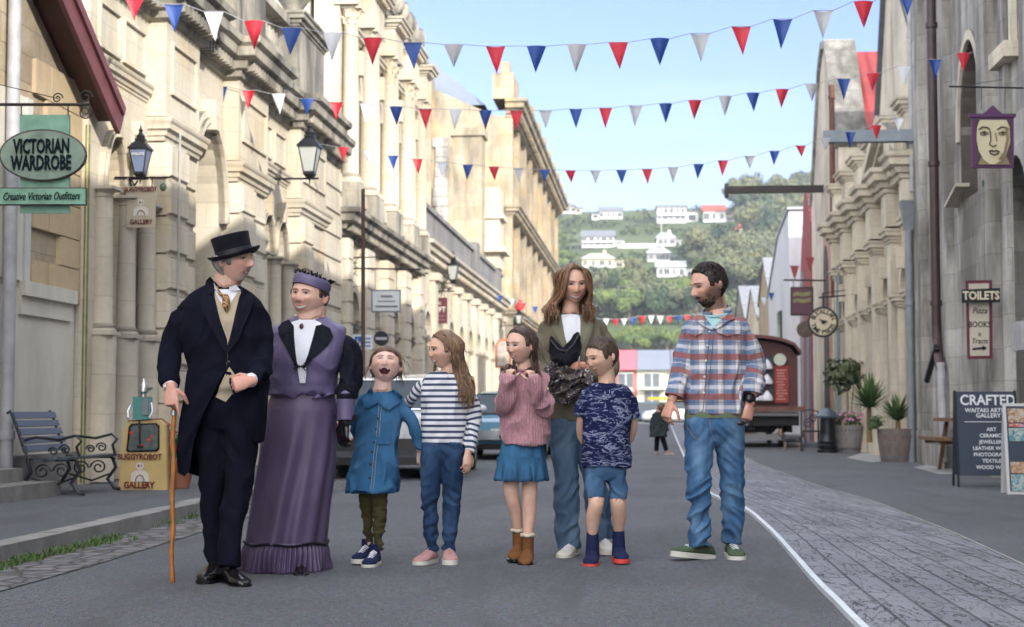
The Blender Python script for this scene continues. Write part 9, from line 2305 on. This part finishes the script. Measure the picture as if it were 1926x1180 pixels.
def cars():
    p=onY(724,900,20.0);car(p.x,20.0,1.66,1.36,4.4,[plain('car_white',(.50,.52,.56),.25,var=.03,Coat_Weight=.6)],'white estate car parked behind the two girls on the left',True,.03)
    p=onY(938,870,28.0);car(p.x,28.0,1.62,1.24,4.2,[plain('car_blue',(.10,.24,.36),.25,var=.03,Coat_Weight=.6)],'light blue saloon car parked farther along the left kerb',False,.02)
    p=onY(1285,800,92);car(p.x-.2,90,1.75,1.5,4.3,[plain('car_white2',(.62,.62,.62),.25)],'white car crossing the far end of the street behind the bearded man',True,R(90))
    r=car(onY(1215,800,96).x,96,1.7,1.4,4.0,[plain('car_navy',(.03,.06,.10),.25)],'dark blue car parked crossways at the far end of the street',True,R(-82))
    p=onY(1262,752,90);m=MB();m.box(p.x-1.3,p.x+1.4,91.2,92.6,1.47,1.62);single('roof_panel',m,[plain('taxi_yellow',(.65,.42,.04),.4)],'yellow panel on the roof of the far white car','roof sign',(p.x,92,1.5))
bench();victorian();gallery();leftsigns();rightsigns();plants();wagon();cars()
EXPO=01.7
FULLP=True
cd=bpy.data.cameras.new('camera');cam=bpy.data.objects.new('camera',cd);COL.objects.link(cam)
cam.location=CAM;cam.rotation_euler=(PI/2+TH,0,PSI);cd.sensor_width=36;cd.lens=FPX/1926*36;cd.clip_end=6000;cd.clip_start=.05
cd.dof.use_dof=True;cd.dof.focus_distance=8.6;cd.dof.aperture_fstop=4.0
scene.camera=cam
SUN_EL=24;SUN_AZ=(.6,-.8)  # horizontal direction towards the sun
w=bpy.data.worlds.new('World');scene.world=w;w.use_nodes=True;nt=w.node_tree;nt.nodes.clear()
sky=nt.nodes.new('ShaderNodeTexSky');sky.sky_type='NISHITA';sky.sun_disc=False;sky.sun_elevation=R(SUN_EL);sky.sun_rotation=math.atan2(SUN_AZ[0],SUN_AZ[1]);sky.air_density=1.0;sky.dust_density=.35;sky.ozone_density=2.5
bg=nt.nodes.new('ShaderNodeBackground');bg.inputs[1].default_value=.085;ow=nt.nodes.new('ShaderNodeOutputWorld')
tc=nt.nodes.new('ShaderNodeTexCoord');mp=nt.nodes.new('ShaderNodeMapping');mp.inputs['Scale'].default_value=(1.2,1.2,5.5);nt.links.new(tc.outputs['Generated'],mp.inputs[0])
nz=nt.nodes.new('ShaderNodeTexNoise');nz.inputs['Scale'].default_value=2.2;nz.inputs['Detail'].default_value=7;nz.inputs['Roughness'].default_value=.55;nz.inputs['Distortion'].default_value=.6;nt.links.new(mp.outputs[0],nz.inputs['Vector'])
rp=nt.nodes.new('ShaderNodeValToRGB');rp.color_ramp.elements[0].position=.46;rp.color_ramp.elements[1].position=.78;rp.color_ramp.elements[0].color=(0,0,0,1);rp.color_ramp.elements[1].color=(.42,.42,.42,1);nt.links.new(nz.outputs['Fac'],rp.inputs[0])
mx=nt.nodes.new('ShaderNodeMix');mx.data_type='RGBA';nt.links.new(rp.outputs[0],mx.inputs[0]);tn=nt.nodes.new('ShaderNodeMix');tn.data_type='RGBA';tn.blend_type='MULTIPLY';tn.inputs[0].default_value=1;tn.inputs[7].default_value=(.84,.76,1.0,1);nt.links.new(sky.outputs[0],tn.inputs[6]);nt.links.new(tn.outputs[2],mx.inputs[6]);mx.inputs[7].default_value=(4.6,4.9,5.4,1)

# unseen bright cloud bank added overhead and behind camera as fill; clear ahead
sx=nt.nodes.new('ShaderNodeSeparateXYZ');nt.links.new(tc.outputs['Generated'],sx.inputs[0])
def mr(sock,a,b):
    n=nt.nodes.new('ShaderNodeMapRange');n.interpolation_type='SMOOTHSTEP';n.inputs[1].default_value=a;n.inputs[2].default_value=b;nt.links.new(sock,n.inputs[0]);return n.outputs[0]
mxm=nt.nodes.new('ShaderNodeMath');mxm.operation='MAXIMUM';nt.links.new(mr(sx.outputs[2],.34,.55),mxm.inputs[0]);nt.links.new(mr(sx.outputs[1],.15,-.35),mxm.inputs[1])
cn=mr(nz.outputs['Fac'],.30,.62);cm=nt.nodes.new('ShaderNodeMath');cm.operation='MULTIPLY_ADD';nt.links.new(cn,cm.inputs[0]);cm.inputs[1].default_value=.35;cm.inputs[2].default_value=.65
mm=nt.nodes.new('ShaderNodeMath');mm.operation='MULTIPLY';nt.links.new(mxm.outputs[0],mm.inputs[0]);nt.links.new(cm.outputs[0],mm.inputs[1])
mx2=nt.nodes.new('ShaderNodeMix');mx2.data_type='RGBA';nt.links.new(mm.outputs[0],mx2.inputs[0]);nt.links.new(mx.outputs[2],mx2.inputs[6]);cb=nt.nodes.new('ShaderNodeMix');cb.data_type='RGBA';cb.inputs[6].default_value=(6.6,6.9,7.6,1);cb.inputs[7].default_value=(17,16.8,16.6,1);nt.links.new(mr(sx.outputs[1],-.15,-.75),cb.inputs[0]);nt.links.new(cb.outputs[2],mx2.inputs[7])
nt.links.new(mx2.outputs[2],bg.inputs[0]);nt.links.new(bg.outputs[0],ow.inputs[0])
sl=bpy.data.lights.new('sun','SUN');sl.energy=2.0;sl.angle=R(.5);sl.color=(1,.945,.86);so=bpy.data.objects.new('sun',sl);COL.objects.link(so)
hd=V((SUN_AZ[0],SUN_AZ[1],0)).normalized()*cos(R(SUN_EL))+V((0,0,sin(R(SUN_EL))))
so.rotation_euler=hd.to_track_quat('Z','Y').to_euler();so.location=hd*60
people() if FULLP else None
scene.view_settings.view_transform='Standard';scene.view_settings.look='None';scene.view_settings.gamma=1;scene.view_settings.exposure=EXPO
